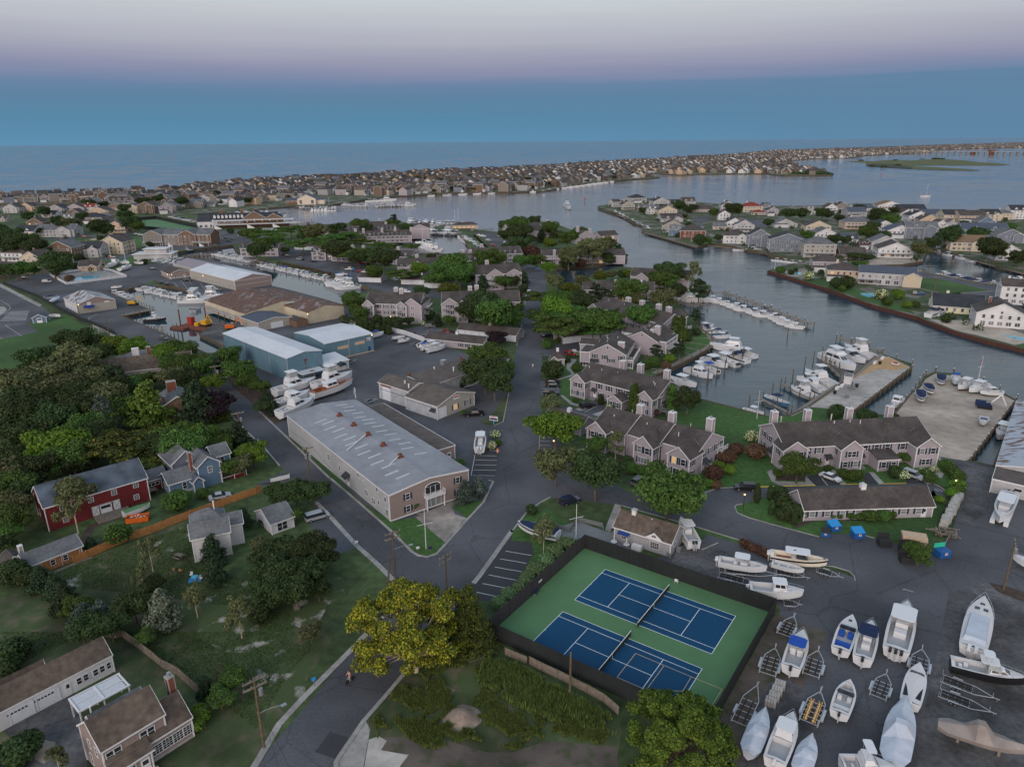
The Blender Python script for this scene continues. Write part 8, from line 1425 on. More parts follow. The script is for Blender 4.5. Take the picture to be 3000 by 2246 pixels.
put_boat('lb', G('A1',1560,985,.3), G('A1',1675,975,.3), WZ, 'dark-hulled boat moored at the lot wall behind the sheds', 'boats moored in the second canal'); put_boat('my', G('A2',1270,590,.5), G('A2',1385,585,.5), WZ, 'long cream yacht at the outer tip of the bay-shore marina', 'boats in the bay-shore marina')
put_boat('my', G('A3',460,590,0), G('A3',505,625,0), WZ, 'white motor yacht under way in the channel towards the camera', None); put_boat('sl', G('A4',1315,512,0), G('A4',1405,512,0), WZ, 'white sailboat with bare mast motoring on the wide bay', None); put_boat('br', G('A3',262,498,0), G('A3',290,497,0), WZ, 'tiny dark runabout crossing the bay near the island', None)
put_boat('sl', G('D',756,318,0), G('D',760,317,0), WZ, 'tiny sailboat far out on the ocean', None)
for s_ in list(BP.values()):
 if s_.r['label'] == 'x': s_.r.location = (0, -900, 0); print('unused', s_.r.name)
# ================================================================ cars
for k, c in dict(white=(.6,.61,.63), black=(.012,.012,.014), silver=(.30,.32,.35), red=(.28,.012,.015), blue=(.03,.10,.25), grey=(.09,.095,.105), navy=(.012,.02,.05), green=(.03,.06,.04)).items(): dm('paint_'+k, c, .25, .04, 1, spec=.6)
CARP = {}
def carproto(kind, col):
 if (kind, col) in CARP: return CARP[(kind, col)]
 t = thing('parked_car', 'x', 'car'); L, W_, H_ = dict(sedan=(4.7,1.8,1.42), suv=(4.8,1.9,1.72), pickup=(5.7,2.0,1.85), van=(5.1,1.95,1.75))[kind]; h = L/2
 lo = {'sedan': [(-h,.35),(-h+.05,.82),(-h+.9,.92),(.9,.9),(h-.15,.72),(h,.35)], 'suv': [(-h,.4),(-h+.05,1.0),(1.0,1.0),(h-.15,.85),(h,.4)], 'pickup': [(-h,.5),(-h,1.05),(1.1,1.1),(h-.1,.98),(h,.5)], 'van': [(-h,.4),(-h+.05,1.0),(1.3,.98),(h-.15,.75),(h,.4)]}[kind]
 def ext(pts, w, w2, m, name):
  mb = MB(); n = len(pts); zt = max(p[1] for p in pts); zb = min(p[1] for p in pts); f = lambda z: w+(w2-w)*(z-zb)/(zt-zb)
  mb.faces([(x,-f(z)/2,z) for x, z in pts]+[(x,f(z)/2,z) for x, z in pts], [(i,(i+1)%n,n+(i+1)%n,n+i) for i in range(n)]+[tuple(range(n))[::-1],tuple(range(n,2*n))]); return mb.build(name, m, t)
 ext(lo, W_*.96, W_, 'paint_'+col, 'body')
 g = {'sedan': (-h+.75,-h+1.5,.35,1.15), 'suv': (-h+.12,-h+.45,.5,1.25), 'pickup': (-.9,-.7,.8,1.35), 'van': (-h+.1,-h+.3,.9,1.7)}[kind]; zb = {'sedan': .9, 'suv': .99, 'pickup': 1.08, 'van': .98}[kind]
 ext([(g[0],zb),(g[1],H_-.05),(g[2],H_-.05),(g[3],zb)], W_*.93, W_*.76, 'glass', 'windows'); ext([(g[1]-.1,H_-.07),(g[1]-.05,H_),(g[2]+.0,H_),(g[2]+.08,H_-.07)], W_*.8, W_*.74, 'paint_'+col, 'roof')
 if kind == 'pickup': q = MB(); q.box(-h+.1, -.95, -.82, .82, 1.055, 1.07); q.build('truck_bed', 'dark', t)
 for x in (-h+.9, h-.9):
  for sg in (1, -1): q = MB(); q.bar((x, sg*(W_/2-.2), .33), (x, sg*(W_/2+.01), .33), .34, 0, 12); q.bar((x, sg*(W_/2-.1), .33), (x, sg*(W_/2+.02), .33), .19, 1, 8); q.build('wheel', ['rubber', 'steel'], t)
 for sg in (1, -1): q = MB(); q.box(h-.14,h-.04,sg*W_*.36-.18,sg*W_*.36+.18,.62,.74); q.build('headlight','glass_pale',t); q = MB(); q.box(-h-.02,-h+.06,sg*W_*.4-.12,sg*W_*.4+.12,.68,.86); q.build('taillight','red',t)
 CARP[(kind, col)] = t; return t
KN = dict(sedan='sedan', suv='SUV', pickup='pickup truck', van='minivan')
def cars(where, group, s):
 L = []; t = None
 for w in s.split():
  if w in TL: t = w; continue
  k, c, x, y, a = w.split(','); k = dict(s='sedan', u='suv', p='pickup', v='van')[k]; p = G(t, float(x), float(y), .7); L.append((proj(p)[0], k, c, p, float(a)))
 L.sort(key=lambda q: q[0]); cnt = {}
 for i, (sx, k, c, p, a) in enumerate(L):
  cnt[(k, c)] = cnt.get((k, c), 0)+1; n = sum(1 for q in L if q[1:3] == (k, c))
  place(carproto(k, c), (p.x, p.y, .01), RD(a), '%s %s%s %s' % (c, KN[k], ', %s such from the left,' % ordw(cnt[(k, c)]) if n > 1 else '', where), group)
cars('parked in front of the townhouses', 'cars by the townhouses', "B3 s,black,350,640,-8 s,black,355,668,-8 u,black,338,735,-8 u,black,650,845,25 u,red,500,400,-10 s,silver,545,380,-10 u,grey,1100,1495,50 B4 s,white,540,1460,-52 u,silver,1255,1445,-55 C3 u,black,2015,75,172 u,navy,500,190,30 B3 s,blue,320,225,20 s,black,300,245,20 s,white,610,130,10")
cars('on the left side street or by the workshop', 'cars near the storage building', "C1 s,silver,1900,150,30 C2 v,silver,530,325,32 B2 p,black,1885,915,10  E1 s,navy,30,1320,-30 B1 s,grey,1410,262,-25")
cars('in the courtyard parking', 'cars in the condominium courtyard', "B2 u,grey,1505,163,10 s,red,1645,205,-60 s,black,1700,215,-60 u,black,1730,225,-60 u,black,1330,215,-30 s,grey,1460,250,20 s,navy,640,158,10 A2 s,navy,1740,1355,10 u,blue,2130,1060,0 s,silver,1200,1230,-50")
cars('in the canal-side parking', 'cars in the canal-side parking', "A2 s,black,270,1028,5 s,white,555,1025,5 p,silver,385,1055,-30 s,black,415,1062,-30 s,grey,455,1070,-30 s,black,500,1077,-30 s,black,700,1052,5 s,blue,700,1175,-30 s,white,760,1185,-20 s,blue,815,1195,-20 p,white,810,1143,0 s,blue,850,1150,-20 s,red,895,1160,-20 s,white,945,1165,-20 p,white,1290,1340,-5 s,black,975,1100,10 s,red,910,1092,10")
cars('in the north basin lot', 'cars in the north basin lot', "A2 p,white,2105,970,0 s,red,2050,937,5 u,silver,2010,895,-20 p,white,1960,860,-20 s,white,1930,850,-20 s,black,2100,865,-20 s,white,2150,908,80 s,black,2130,1150,60 A3 u,red,62,1018,90 s,blue,225,1145,0 p,white,145,1345,92")
cars('in the boatyard lots by the canals', 'cars in the boatyard lots', "A1 u,silver,405,1250,5 s,black,212,1218,0 s,red,730,862,0 s,white,1215,845,-10 s,black,1325,1140,-5 s,navy,1405,1260,-15 u,black,1455,1275,-15 u,black,1620,1240,10 s,white,1825,1302,-10 s,blue,1680,1330,-30 s,grey,1880,1320,-10 s,black,795,1068,0 s,black,735,1052,0 s,black,565,1068,40 s,red,960,1035,0")
cars('in the yacht club lot', 'cars in the yacht club lot', "A1 u,silver,1680,877,10 s,white,1715,895,10 s,black,1790,865,10 s,black,1870,860,10 s,white,1840,875,10 s,black,1950,875,10 s,grey,1915,888,10 s,black,2005,885,10 s,black,1975,900,10 s,grey,1855,938,10 s,white,2080,850,30 s,white,1180,838,-10 s,grey,960,845,0")
cars('on the peninsula streets', 'cars on the peninsula', "A3 s,white,1520,722,0 s,white,1640,785,90 u,silver,1725,855,10 s,grey,1535,590,0 A4 s,blue,1330,1355,10 u,grey,1270,1350,60 s,white,1830,1470,-10 s,white,2050,1240,0 s,grey,1200,1265,0")
# ================================================================ fences, nets and court furniture
def fence(name, label, pts, h, seg, pm, fm, th=.05, post=.07, z=0, slats=False, caps=False, lean=0, group=None, cat='fence'):
 c = pts[0]; t = thing(name, label, cat, (c[0], c[1], 0), 0, group)
 cache = {}
 for a, b in zip(pts, pts[1:]):
  d = Vector((b[0]-a[0], b[1]-a[1])); L = d.length; n = max(1, round(L/seg)); l = L/n; ang = atan2(d.y, d.x); key = round(l, 2)
  if key not in cache:
   mb = MB()
   if slats:
    k = int(l/.16)
    for i in range(k): mb.box(i*l/k+.01, (i+1)*l/k-.02, -th/2, th/2, .06, h-.02*(i % 3))
    mb.box(0, l, .03, .09, h*.25, h*.25+.09); mb.box(0, l, .03, .09, h*.75, h*.75+.09)
   else: mb.box(.02, l-.02, -th/2, th/2, .05, h)
   q = MB(); q.cyl(0, 0, 0, h+.08, post, 0, 6); cache[key] = (mb.mesh('panel', pm), q.mesh('post', fm))
  for i in range(n):
   o = link('panel', cache[key][0], t); p = (a[0]-c[0]+d.x*i/n, a[1]-c[1]+d.y*i/n); o.location = (p[0], p[1], z); o.rotation_euler = (lean*((i*7) % 3-1), 0, ang)
   o = link('post', cache[key][1], t); o.location = (p[0], p[1], z)
 return t
dm('windscreen', (.014,.017,.018), .9, .12, 1, dist=(.3,.85,1.2)); dm('windscreen_grey', (.035,.033,.037), .9, .08, 1); dm('fence_orange', (.34,.155,.055), .85, .2, 2, dist=(.4,.85,1.1)); dm('vinyl_white', (.45,.46,.50), .6, .05, 1); dm('net', (.02,.025,.02), .9, .1, 3)
FA, FB_, FC, FD = CV(-6.6,-15.8), CV(-6.6,15.05), CV(28.8,15.05), CV(28.8,-15.8)
fence('court_fence', 'dark windscreen fence between court and clubhouse', [FB_, FC], 3.0, 3.1, 'windscreen', 'dark'); fence('court_fence', 'dark windscreen fence between court and boatyard trailers', [FC, FD], 3.0, 3.1, 'windscreen', 'dark')
fence('court_fence', 'dark windscreen fence along the weedy lot, beside the old board fence', [FD, FA], 3.0, 3.1, 'windscreen', 'dark'); fence('court_fence', 'grey-brown windscreen fence beside the ornamental grasses', [FA, FB_], 3.0, 3.1, 'windscreen_grey', 'dark')
for dv, lb in ((0, 'tennis net of the far court by the white chair'), (-14.859, 'tennis net of the near court with the tan ball-court lines')):
 t = thing('tennis_net', lb, 'net', tuple(CV(11.885, dv-.9)), CTH+pi/2, 'tennis nets'); W_ = 12.8
 q = MB(); q.box(0, W_, -.01, .01, .05, .95); q.build('netting', 'net', t); q = MB(); q.box(0, W_, -.03, .03, .93, 1.0); q.build('head_band', 'line_court', t)
 for x in (0, W_): q = MB(); q.cyl(x, 0, 0, 1.1, .06, 0, 8); q.build('net_post', 'court_green', t)
 q = MB(); q.box(W_/2-.04, W_/2+.04, -.025, .025, 0, .95); q.build('centre_strap', 'line_court', t)
def simple(name, label, cat, loc, rz, parts, group=None):
 t = thing(name, label, cat, (loc[0], loc[1], loc[2] if len(loc) > 2 else 0), RD(rz), group)
 for nm, m, *bs in parts:
  q = MB()
  for b in bs:
   if b[0] == 'c': q.cyl(*b[1:])
   elif b[0] == 'b': q.bar(*b[1:])
   else: q.box(*b)
  q.build(nm, m, t)
 return t
g = G
simple('bench', 'green slatted bench against the court fence', 'bench', g('C3',210,1000), 60, [('seat','shutter',(-.7,.7,-.25,.25,.42,.48)), ('backrest','shutter',(-.7,.7,.2,.26,.55,.9)), ('leg','steel',(-.65,-.6,-.2,.2,0,.42)), ('leg','steel',(.6,.65,-.2,.2,0,.42))])
simple('plastic_chair', 'white plastic chair beside the far tennis net', 'chair', g('C3',1420,905), 150, [('seat','trim',(-.27,.27,-.27,.27,.42,.46)), ('backrest','trim',(-.27,.27,.23,.28,.46,.95)), ('armrest','trim',(-.3,-.25,-.25,.25,.62,.66),(.25,.3,-.25,.25,.62,.66))]+[('leg','trim',(x-.02,x+.02,y-.02,y+.02,0,.42)) for x in (-.25,.25) for y in (-.25,.25)])
tag(simple('court_sign', 'small white notice hung on the grey court fence above the bench', 'sign', g('C3',250,895,1.6)+Vector((-.1,.05,0)), 57, [('board','trim',(-.5,.5,-.04,.02,0,.3))]), None)
fence('board_fence', 'weathered grey board fence leaning below the court', PP("E3 -60,360 0,385 130,440"), 1.4, 2.6, 'old_wood', 'pile_wood', slats=True); fence('board_fence', 'weathered wooden fence sagging along the near court fence', PP("E3 150,445 260,500 390,560 650,690 790,770 920,880"), 1.5, 2.6, 'old_wood', 'pile_wood', slats=True, lean=.04)
fence('orange_fence', 'long new orange cedar picket fence between barn and back lawn', PP("C1 640,745 870,645 980,595 1100,545 1300,480 1500,400 1650,345 1820,280 2040,200 2212,140; C2 50,115"), 1.75, 2.4, 'fence_orange', 'fence_orange', slats=True)
fence('rear_fence', 'weathered grey fence around the shingle house yard', PP("E1 890,200 1010,215 1050,200 1160,280 1320,400 1400,470 1540,540 1650,640 1720,700"), 1.6, 2.5, 'old_wood', 'pile_wood', slats=True)
fence('vinyl_fence', 'long white vinyl fence behind the boatyard parking', PP("B2 1165,212 1290,240 1460,300 1600,360"), 1.9, 2.4, 'vinyl_white', 'trim'); fence('vinyl_fence', 'white vinyl fence corner by the long hedge', PP("B2 735,110 860,165"), 2, 2.4, 'vinyl_white', 'trim')
fence('pool_fence', 'white picket fence around the left swimming pool', PP("A1 430,1200 575,1280 1095,1215 960,1165 830,1140; A1 830,1140 715,1160 430,1200"), 1.5, 2.4, 'vinyl_white', 'trim', slats=True); fence('lot_fence', 'tan board fence behind the left parking lot', PP("A1 0,1235 170,1205 420,1180 520,1180"), 1.9, 2.6, 'old_wood', 'old_wood', slats=True)
fence('club_court_fence', 'dark green windscreen around the yacht club tennis courts', PP("A1 1140,728 1350,712 1700,790 1700,850 1240,800 1140,728"), 3, 6, 'windscreen', 'dark'); fence('yard_fence', 'dark chain-link fence beside the school lot', PP("A1 30,1275 350,1400 520,1500 700,1590; B1 800,150 1000,240"), 1.6, 4, 'windscreen', 'dark'); fence('rail_fence', 'white low rail fence at the drive end by the junipers', PP("C2 130,40 290,0; B2 290,1462"), 1, 2, 'trim', 'trim', th=.03)
fence('deck_railing', 'grey deck railing around the clubhouse patio', PP("C3 385,430 495,468 570,372 780,425 790,460"), 1.0, 1.6, 'porch_grey', 'porch_grey', slats=True, cat='railing'); fence('ramp_railing', 'grey ramp railing in front of the clubhouse', PP("C3 1120,585 1310,655 1370,700"), 1.0, 1.6, 'porch_grey', 'porch_grey', slats=True, cat='railing')
sheet('clubhouse_patio', PP("C3 570,372 400,425 440,520 560,530 632,500 1100,660 1130,590 1370,640 1330,560 890,440 860,470 790,455"), 'porch_grey', .05); sheet('clubhouse_walk', PP("C3 890,222 945,235 850,465 800,450"), 'concrete', .046)
for x, y, lb in ((880,575,'left'), (988,600,'right')):
 simple('parasol', 'closed striped parasol standing in a white round table, %s of the pair on the patio' % lb, 'parasol', g('C3',x,y), 0, [('table','trim',('c',0,0,.68,.74,.6,0,12),('c',0,0,0,.7,.05)), ('pole','trim',('c',0,0,.7,2.2,.03)), ('canopy','trim',('c',0,0,1.1,1.5,.2,0,8,.16),('c',0,0,1.6,2.0,.14,0,8,.08)), ('stripe','canvas_navy',('c',0,0,1.5,1.6,.17,0,8,.15))], 'closed parasols on the clubhouse patio')
# ================================================================ poles, wires, lamps, flags
def pole(label, p, h, arm=(3,), ang=0, tr=0, lamp=None, m='pile_wood', r=.16):
 ps = [('pole', m, ('c',0,0,-.3,h,r*1.15,0,8,r*.8))]
 for i, z in enumerate(arm): ps.append(('crossarm', 'old_wood', (-1.5,1.5,-.1,.1,h-.5-z*.0-i*1.0,h-.3-i*1.0)))
 for i in range(4*len(arm)): ps.append(('insulator', 'steel', ('c',-1.35+.9*(i%4),0,h-.3-(i//4),h-.05-(i//4),.06)))
 for i in range(tr): ps.append(('transformer', 'steel', ('c',.5-i*.9,-.4,h-2.6,h-1.6,.28,0,10)))
 if lamp: ps.append(('lamp_arm', 'steel', ('b',(0,0,h*lamp),(1.2,-.6,h*lamp+.5),.05),('b',(1.2,-.6,h*lamp+.5),(2.6,-1.2,h*lamp+.6),.05))); ps.append(('lamp_head', 'steel', (2.4,3.1,-1.5,-1.1,h*lamp+.5,h*lamp+.68)))
 return simple('utility_pole', label, 'utility pole', p, ang, ps, 'utility poles')
PB = [('twin-arm utility pole with street lamp at the road corner','C2',1205,870,9.6,[0,1],35,0,.62), ('utility pole with crossarm beside the yellow tree','C2',1650,1010,8,[0,1],50,0,None), ('utility pole with two transformers beside the long storage building','B2',470,1540,9.5,[0],30,2,None), ('utility pole with small transformers by the purple tree','C2',-120,-290,9,[0],30,1,None),
 ('wooden pole with crossarm and lamp above the wood','B1',1890,740,9,[0],30,1,.5), ('pole with crossarm rising from the street trees','B1',1660,500,9,[0,],20,0,None), ('pole with two crossarms beside the parked dark car at the first canal','B1',1430,365,9,[0,1],-10,0,None), ('slim pole standing at the bend by the canal store','B1',943,240,9,[],0,0,None), ('tall pole at the bottom left with crossarms and two lamps','E2',70,1160,11,[0,1],40,1,.5), ('leaning pole at the right edge of the boatyard','C4',2035,965,9.5,[0],60,1,None), ('plain wooden light pole inside the near court edge','E3',500,715,7.4,[],0,0,None),
 ('pole beside the yacht club tennis screens','A1',1265,820,10,[],0,0,None), ('pole in the yacht club lot','A1',1830,945,10,[],0,0,None), ('pole beside the pale lamp in the left lot','A1',290,1320,9,[0],0,0,None), ('pole in front of the canal store','A1',690,1570,9,[],0,0,None), ('pole by the shingled inn','A1',1130,1005,9,[0],0,0,None), ('pole near the park lawn on the peninsula','A4',1430,1385,10,[0],0,0,None), ('pole behind the park lawn','A4',1380,1215,9,[],0,0,None), ('pole beside the peach waterfront house','A4',780,1130,8,[],0,0,None), ('pole by the red shed on the peninsula','A4',815,970,9,[0],0,0,None), ('pole among the far peninsula gardens','A4',1140,760,9,[0],0,0,None), ('pole by the stone house on the peninsula','A3',1578,780,9,[0],0,0,None), ('pole near the cul-de-sac on the peninsula','A3',1478,660,8,[],0,0,None)]
POL = []
for lb, t, x, y, h, arm, ang, tr, lp in PB: p = g(t,x,y); POL.append((p, h)); pole(lb, p, h, arm, ang, tr, lp)
pole('short brace pole leaning beside the corner pole', g('C2',1145,915), 6.6, [], 0).rotation_euler = (RD(6), RD(5), 0)
def wire(label, a, b, sag=1.0, r=.022):
 q = MB(); a, b = Vector(a), Vector(b); q.tube([a.lerp(b, i/12)-Vector((0,0,sag*4*(i/12)*(1-i/12))) for i in range(13)], r, 0, 3); tag(q.build('overhead_wire', 'dark'), label, 'wire', 'overhead wires')
def wires(i, j, offs, nm):
 for k, (o, z) in enumerate(offs): a, ha = POL[i]; b, hb = POL[j]; wire('%s wire %s' % (ordw(k+1), nm), (a.x+o*.8, a.y+o*.55, ha-z), (b.x+o*.8, b.y+o*.55, hb-z), 1.2)
wires(0, 8, ((-1.3,.1), (-.4,.1), (1.3,.1), (0,2.6), (0,3.6)), 'from the corner pole over the back lawn'); wires(0, 2, ((-1.2,.1), (1.2,.1), (0,2.6)), 'from the corner pole past the storage building'); wires(2, 4, ((-1.2,.1), (1.2,.1), (0,2.6)), 'above the left street'); wires(0, 1, ((-1,.2), (1,.2)), 'across the junction')
a, ha = POL[8]
for k, (dx, dy, z) in enumerate(((-40,-40,.1), (-39,-42,.1), (-38,-43,2.8), (22,-38,3.0), (24,-34,3.4))): wire('%s wire running out of the bottom edge from the tall pole' % ordw(k+1), (a.x, a.y, ha-z), (a.x+dx, a.y+dy, ha-z), .8)
def lamp(label, p, h=3.4, m='dark', on=True): simple('street_lamp', label, 'street lamp', p, 0, [('post', m, ('c',0,0,0,h,.06,0,6)), ('lantern', 'lamp' if on else 'trim', ('c',0,0,h,h+.35,.12,0,6,.2)), ('cap', m, ('c',0,0,h+.35,h+.5,.24,0,6,.03))], 'street lamps')
for lb, t, x, y, h in (('lit lantern post on the loop lawn beside the young column tree','C3',1997,272,3.4), ('lit lantern post beside the concrete block wall','C4',1600,140,3.2), ('lit lamp at the townhouse garage corner','B3',318,262,2.6), ('lit lamp under the round avenue tree','B3',360,1240,2.6), ('lit lamp in the canal-side car park','A2',305,965,3), ('lit lamp by the gateway of the canal park','A2',1375,1180,3), ('amber lamp near the pool','A1',518,1190,3), ('amber lamp on the left town street','A1',838,850,3)): lamp(lb, g(t,x,y), h)
for i, (t, x, y, h, lb) in enumerate((('C3',552,532,7.7,'flagpole with limp flag and yard beside the court corner'), ('C2',1470,612,8.6,'white flagpole with yard on the corner lawn'), ('B3',2115,965,8.4,'white flagpole with yard and small flag on the townhouse lawn'), ('B4',1810,660,9,'white flagpole with yard and small flag at the sand lot head'), ('A4',57,1150,7,'white flagpole on the peninsula point'), ('A1',640,1110,9,'flagpole with flag beside the small brown-roofed pool house'), ('A3',1548,915,6,'flagpole at the point lawn tip'), ('A2',435,745,10,'white mast at the end of the white pier'))):
 ps = [('pole','trim',('c',0,0,0,h,.09,0,8,.05))]
 if i < 4 or i == 7: ps.append(('yard','trim',('b',(-1.4,-.6,h*.62),(1.4,.6,h*.62),.05)))
 if i in (0,2,3,5): ps += [('flag','red',(.05,.1,.05,.5,h*.68,h*.9)), ('flag_canton','canvas_navy',(.03,.12,.04,.3,h*.81,h*.9))]
 simple('flagpole', lb, 'flagpole', g(t,x,y), 0, ps)
# ================================================================ docks and piles
WCAP = 'trim'
def pile(parent, x, y, z0, z1, r=.16, cap=False):
 key = ('pile', round(z1-z0, 1), r, cap)
 if key not in WC:
  mb = MB(); mb.cyl(0, 0, 0, z1-z0, r, 0, 7)
  if cap: mb.cyl(0, 0, z1-z0, z1-z0+.18, r*1.25, 1, 7, .03)
  WC[key] = mb.mesh('piling', ['pile_wood', WCAP])
 o = link('piling', WC[key], parent); o.location = (x, y, z0); return o
def dock(label, s, w=1.6, z=-.35, sp=5, ph=1.4, fingers=None, group='docks', cap=False, side=(1,-1), name='dock', deck=True):
 P = PP(s) if isinstance(s, str) else s; t = thing(name, label, 'dock', (0,0,0), 0, group); mb = MB()
 if deck: strip(mb, [(p[0],p[1]) for p in P], w, z-.25, z); mb.build('deck', 'dock_wood', t)
 for a, b in zip(P, P[1:]):
  d = Vector((b[0]-a[0], b[1]-a[1])); L = d.length; d.normalize(); nrm = Vector((-d.y, d.x)); k = max(1, int(L/sp))
  for i in range(k+1):
   for sg in side: q = (a[0]+d.x*L*i/k+nrm.x*sg*(w/2+.1), a[1]+d.y*L*i/k+nrm.y*sg*(w/2+.1)); pile(t, q[0], q[1], -3, ph, .15, cap)
   if fingers and i < k:
    for sg in fingers[1]:
     q = Vector((a[0]+d.x*L*(i+.5)/k, a[1]+d.y*L*(i+.5)/k))+nrm*sg*w/2; e = q+nrm*sg*fingers[0]; m2 = MB(); strip(m2, [(q.x,q.y),(e.x,e.y)], .6, z-.2, z-.004); m2.build('finger', 'dock_wood', t); pile(t, e.x, e.y, -3, ph+.4)
 return t
dock('timber dock with slips along the second canal far bank', "A1 1860,990 2200,1040; A2 20,1075 660,1215 830,1262", 1.4, sp=7, fingers=(6,(-1,))); dock('timber dock along the first canal right bank', "A1 1215,1288 1560,1350 1680,1395", 1.6, sp=8, fingers=(6,(-1,))); dock('tan timber pier across the first canal', "A1 1055,1545 1315,1492", 3, .1, sp=6)
dock('line of sheet-pile posts along the first canal street wall', "A1 1080,1560 1200,1612; B1 1500,262", .3, sp=3.2, ph=1.0, side=(1,), deck=False, name='mooring_piles'); dock('posts along the inner first canal wall', "A1 1150,1420 1310,1480", .3, sp=3, ph=1.0, side=(1,), deck=False, name='mooring_piles')
dock('townhouse marina walkway with slips', "B3 1230,570 1440,470 1680,355 1745,305 1700,235 1620,185", 2.2, .05, sp=7, fingers=(9,(1,))); dock('long fenced river pier right of the centre', "A3 1730,1352 1850,1352 2212,1480; B4 0,10 370,150", 3.0, .3, sp=6, ph=1.5, cap=True); dock('landward walkway of the long river pier', "A3 1400,1405 1560,1440 1640,1430", 1.5, -.2, sp=6, fingers=(7,(-1,)))
dock('finger dock left of the cream trawler', "B4 130,655 380,780", 1.3, -.3, sp=4, ph=1.8); dock('finger dock beside the teal boat', "B4 -60,780 185,900", 1.3, -.3, sp=5, ph=1.8); dock('pier head dock behind the big yachts', "B4 610,262 740,300 970,390", 2, .2, sp=5, ph=1.6, cap=True); dock('narrow dock between the grey yacht and flybridge boat', "B4 480,450 640,600", 1.0, -.4, sp=4, ph=2.4)
dock('capped piles along the right side of the sand pier', "B4 730,905 1235,530", .4, sp=4.5, ph=1.3, side=(-1,), deck=False, cap=True, name='mooring_piles'); dock('capped piles along the head of the sand pier', "B4 970,395 1240,490", .4, sp=5, ph=1.6, side=(1,), deck=False, cap=True, name='mooring_piles'); dock('capped piles along the left side of the sand lot', "B4 1090,930 1250,735 1350,600", .4, sp=6, ph=1.4, side=(1,), deck=False, cap=True, name='mooring_piles')
dock('capped piles around the river end of the sand lot', "B4 1370,590 1450,562 1600,575 1850,650 2140,800", .4, sp=6, ph=1.8, side=(1,), deck=False, cap=True, name='mooring_piles'); dock('capped piles along the right side of the sand lot', "B4 2130,810 1740,1320", .4, sp=4.5, ph=1.3, side=(1,), deck=False, cap=True, name='mooring_piles')
dock('white fishing pier left of the bay', "A2 0,775 250,765 495,740", 3, .2, sp=6, ph=1.6, cap=True); dock('second arm of the white pier', "A2 60,735 480,720", 2, 0, sp=5, ph=1.8, cap=True); dock('yacht club front dock', "A1 2040,645; A2 20,640 300,665", 2, 0, sp=9, fingers=(9,(-1,))); dock('restaurant marina dock with finger piers', "A2 350,605 720,628", 2, 0, sp=9, fingers=(9,(1,-1))); dock('middle dock of the bay-shore marina', "A2 750,612 960,605", 2.4, 0, sp=8, fingers=(8,(1,)))
dock('right-hand dock of the bay-shore marina', "A2 1020,605 1280,598", 2.4, 0, sp=8, fingers=(8,(1,))); dock('outer dock of the yacht basin', "A2 1290,750 1640,765 1850,790", 2.4, 0, sp=9, fingers=(9,(1,))); dock('inner basin dock with yachts', "A2 1480,835 1750,845", 2.4, 0, sp=9, fingers=(9,(-1,))); dock('basin right-hand slips dock', "A2 1880,850 2010,970", 2, 0, sp=9, fingers=(10,(-1,))); dock('grey angular pier at the basin mouth', "A2 1860,750 1870,820 2040,800", 3, .3, sp=7, ph=1.5)
dock('timber boardwalk round the peninsula point', "A3 745,615 850,650 1000,712 1060,752", 2, 0, sp=7); dock('long bulkhead walk below the brick house', "A3 1140,830 1300,872 1590,955", 2, .1, sp=6, ph=1.3, cap=True); dock('dock below the white and slate waterfront houses', "A3 1700,940 2050,980 2212,1012; A4 0,1015 310,1085", 1.6, -.1, sp=6); dock('dock along the near lagoon quay', "A4 1060,1160 1340,1160 1500,1197 1900,1270 2050,1270 2212,1250", 1.8, 0, sp=9); dock('far lagoon bank dock', "A4 1390,985 1640,1030 1850,1090 2212,1185", 1.8, 0, sp=9)
for i, (t, x, y) in enumerate((('B3',1550,570),('B3',1600,650),('B3',1690,625),('B3',1695,590),('B3',1770,575),('B3',1840,520),('B3',1850,495),('B3',1910,450),('B3',1990,430),('B3',2000,400),('B1',1500,200),('B1',1532,190),('A3',1180,830),('A3',1107,830),('B4',470,400),('B4',320,490),('B4',395,440),('B4',215,600),('B4',40,720),('B4',612,540),('B4',172,230),('B3',2050,830),('B3',2185,890))):
 o = pile(None, *tuple(g(t,x,y))[:2], -3, 2.6, .17); tag(o, 'weathered mooring pile standing alone in the water near the slips', 'mooring pile', 'free-standing mooring piles'); o.name = 'mooring_pile'
for t, x, y, lb in (('A3',628,565,'red channel marker on a post in the wide channel'), ('A4',975,345,'distant red channel marker on the bay'), ('A4',58,400,'dark channel marker post near the island tip'), ('A4',596,270,'faint red marker far up the bay')): simple('channel_marker', lb, 'channel marker', (*tuple(g(t,x,y,WZ))[:2],WZ), 0, [('post','pile_wood',('c',0,0,-1,4,.3)), ('daymark','red',(-.9,.9,-.1,.1,3,5))])
# bridge far right
t = thing('bridge', 'long low road bridge crossing the bay at the far right', 'bridge'); A_, B_ = g('A4',1180,147), g('A4',2700,150); A_ = Vector((A_.x, A_.y, 0)); q = MB(); B_ = g('A4',2212,157); D_ = (B_-A_)
strip(q, [(A_.x+D_.x*u, A_.y+D_.y*u) for u in (0,1.3)], 14, 9, 12); q.build('deck', 'concrete', t)
for i in range(26): u = i/20; q = MB(); c = A_+D_*u; w = 9 if i in (12, 15) else 2.5; q.box(c.x-w, c.x+w, c.y-5, c.y+5, -3, 9); q.build('bridge_pier', 'brick_red' if i in (12, 15) else 'concrete', t)
q = MB(); c = A_+D_*.75; q.box(c.x-12, c.x+12, c.y-8, c.y+8, 12, 18); q.build('bridge_house', 'brick_red', t)
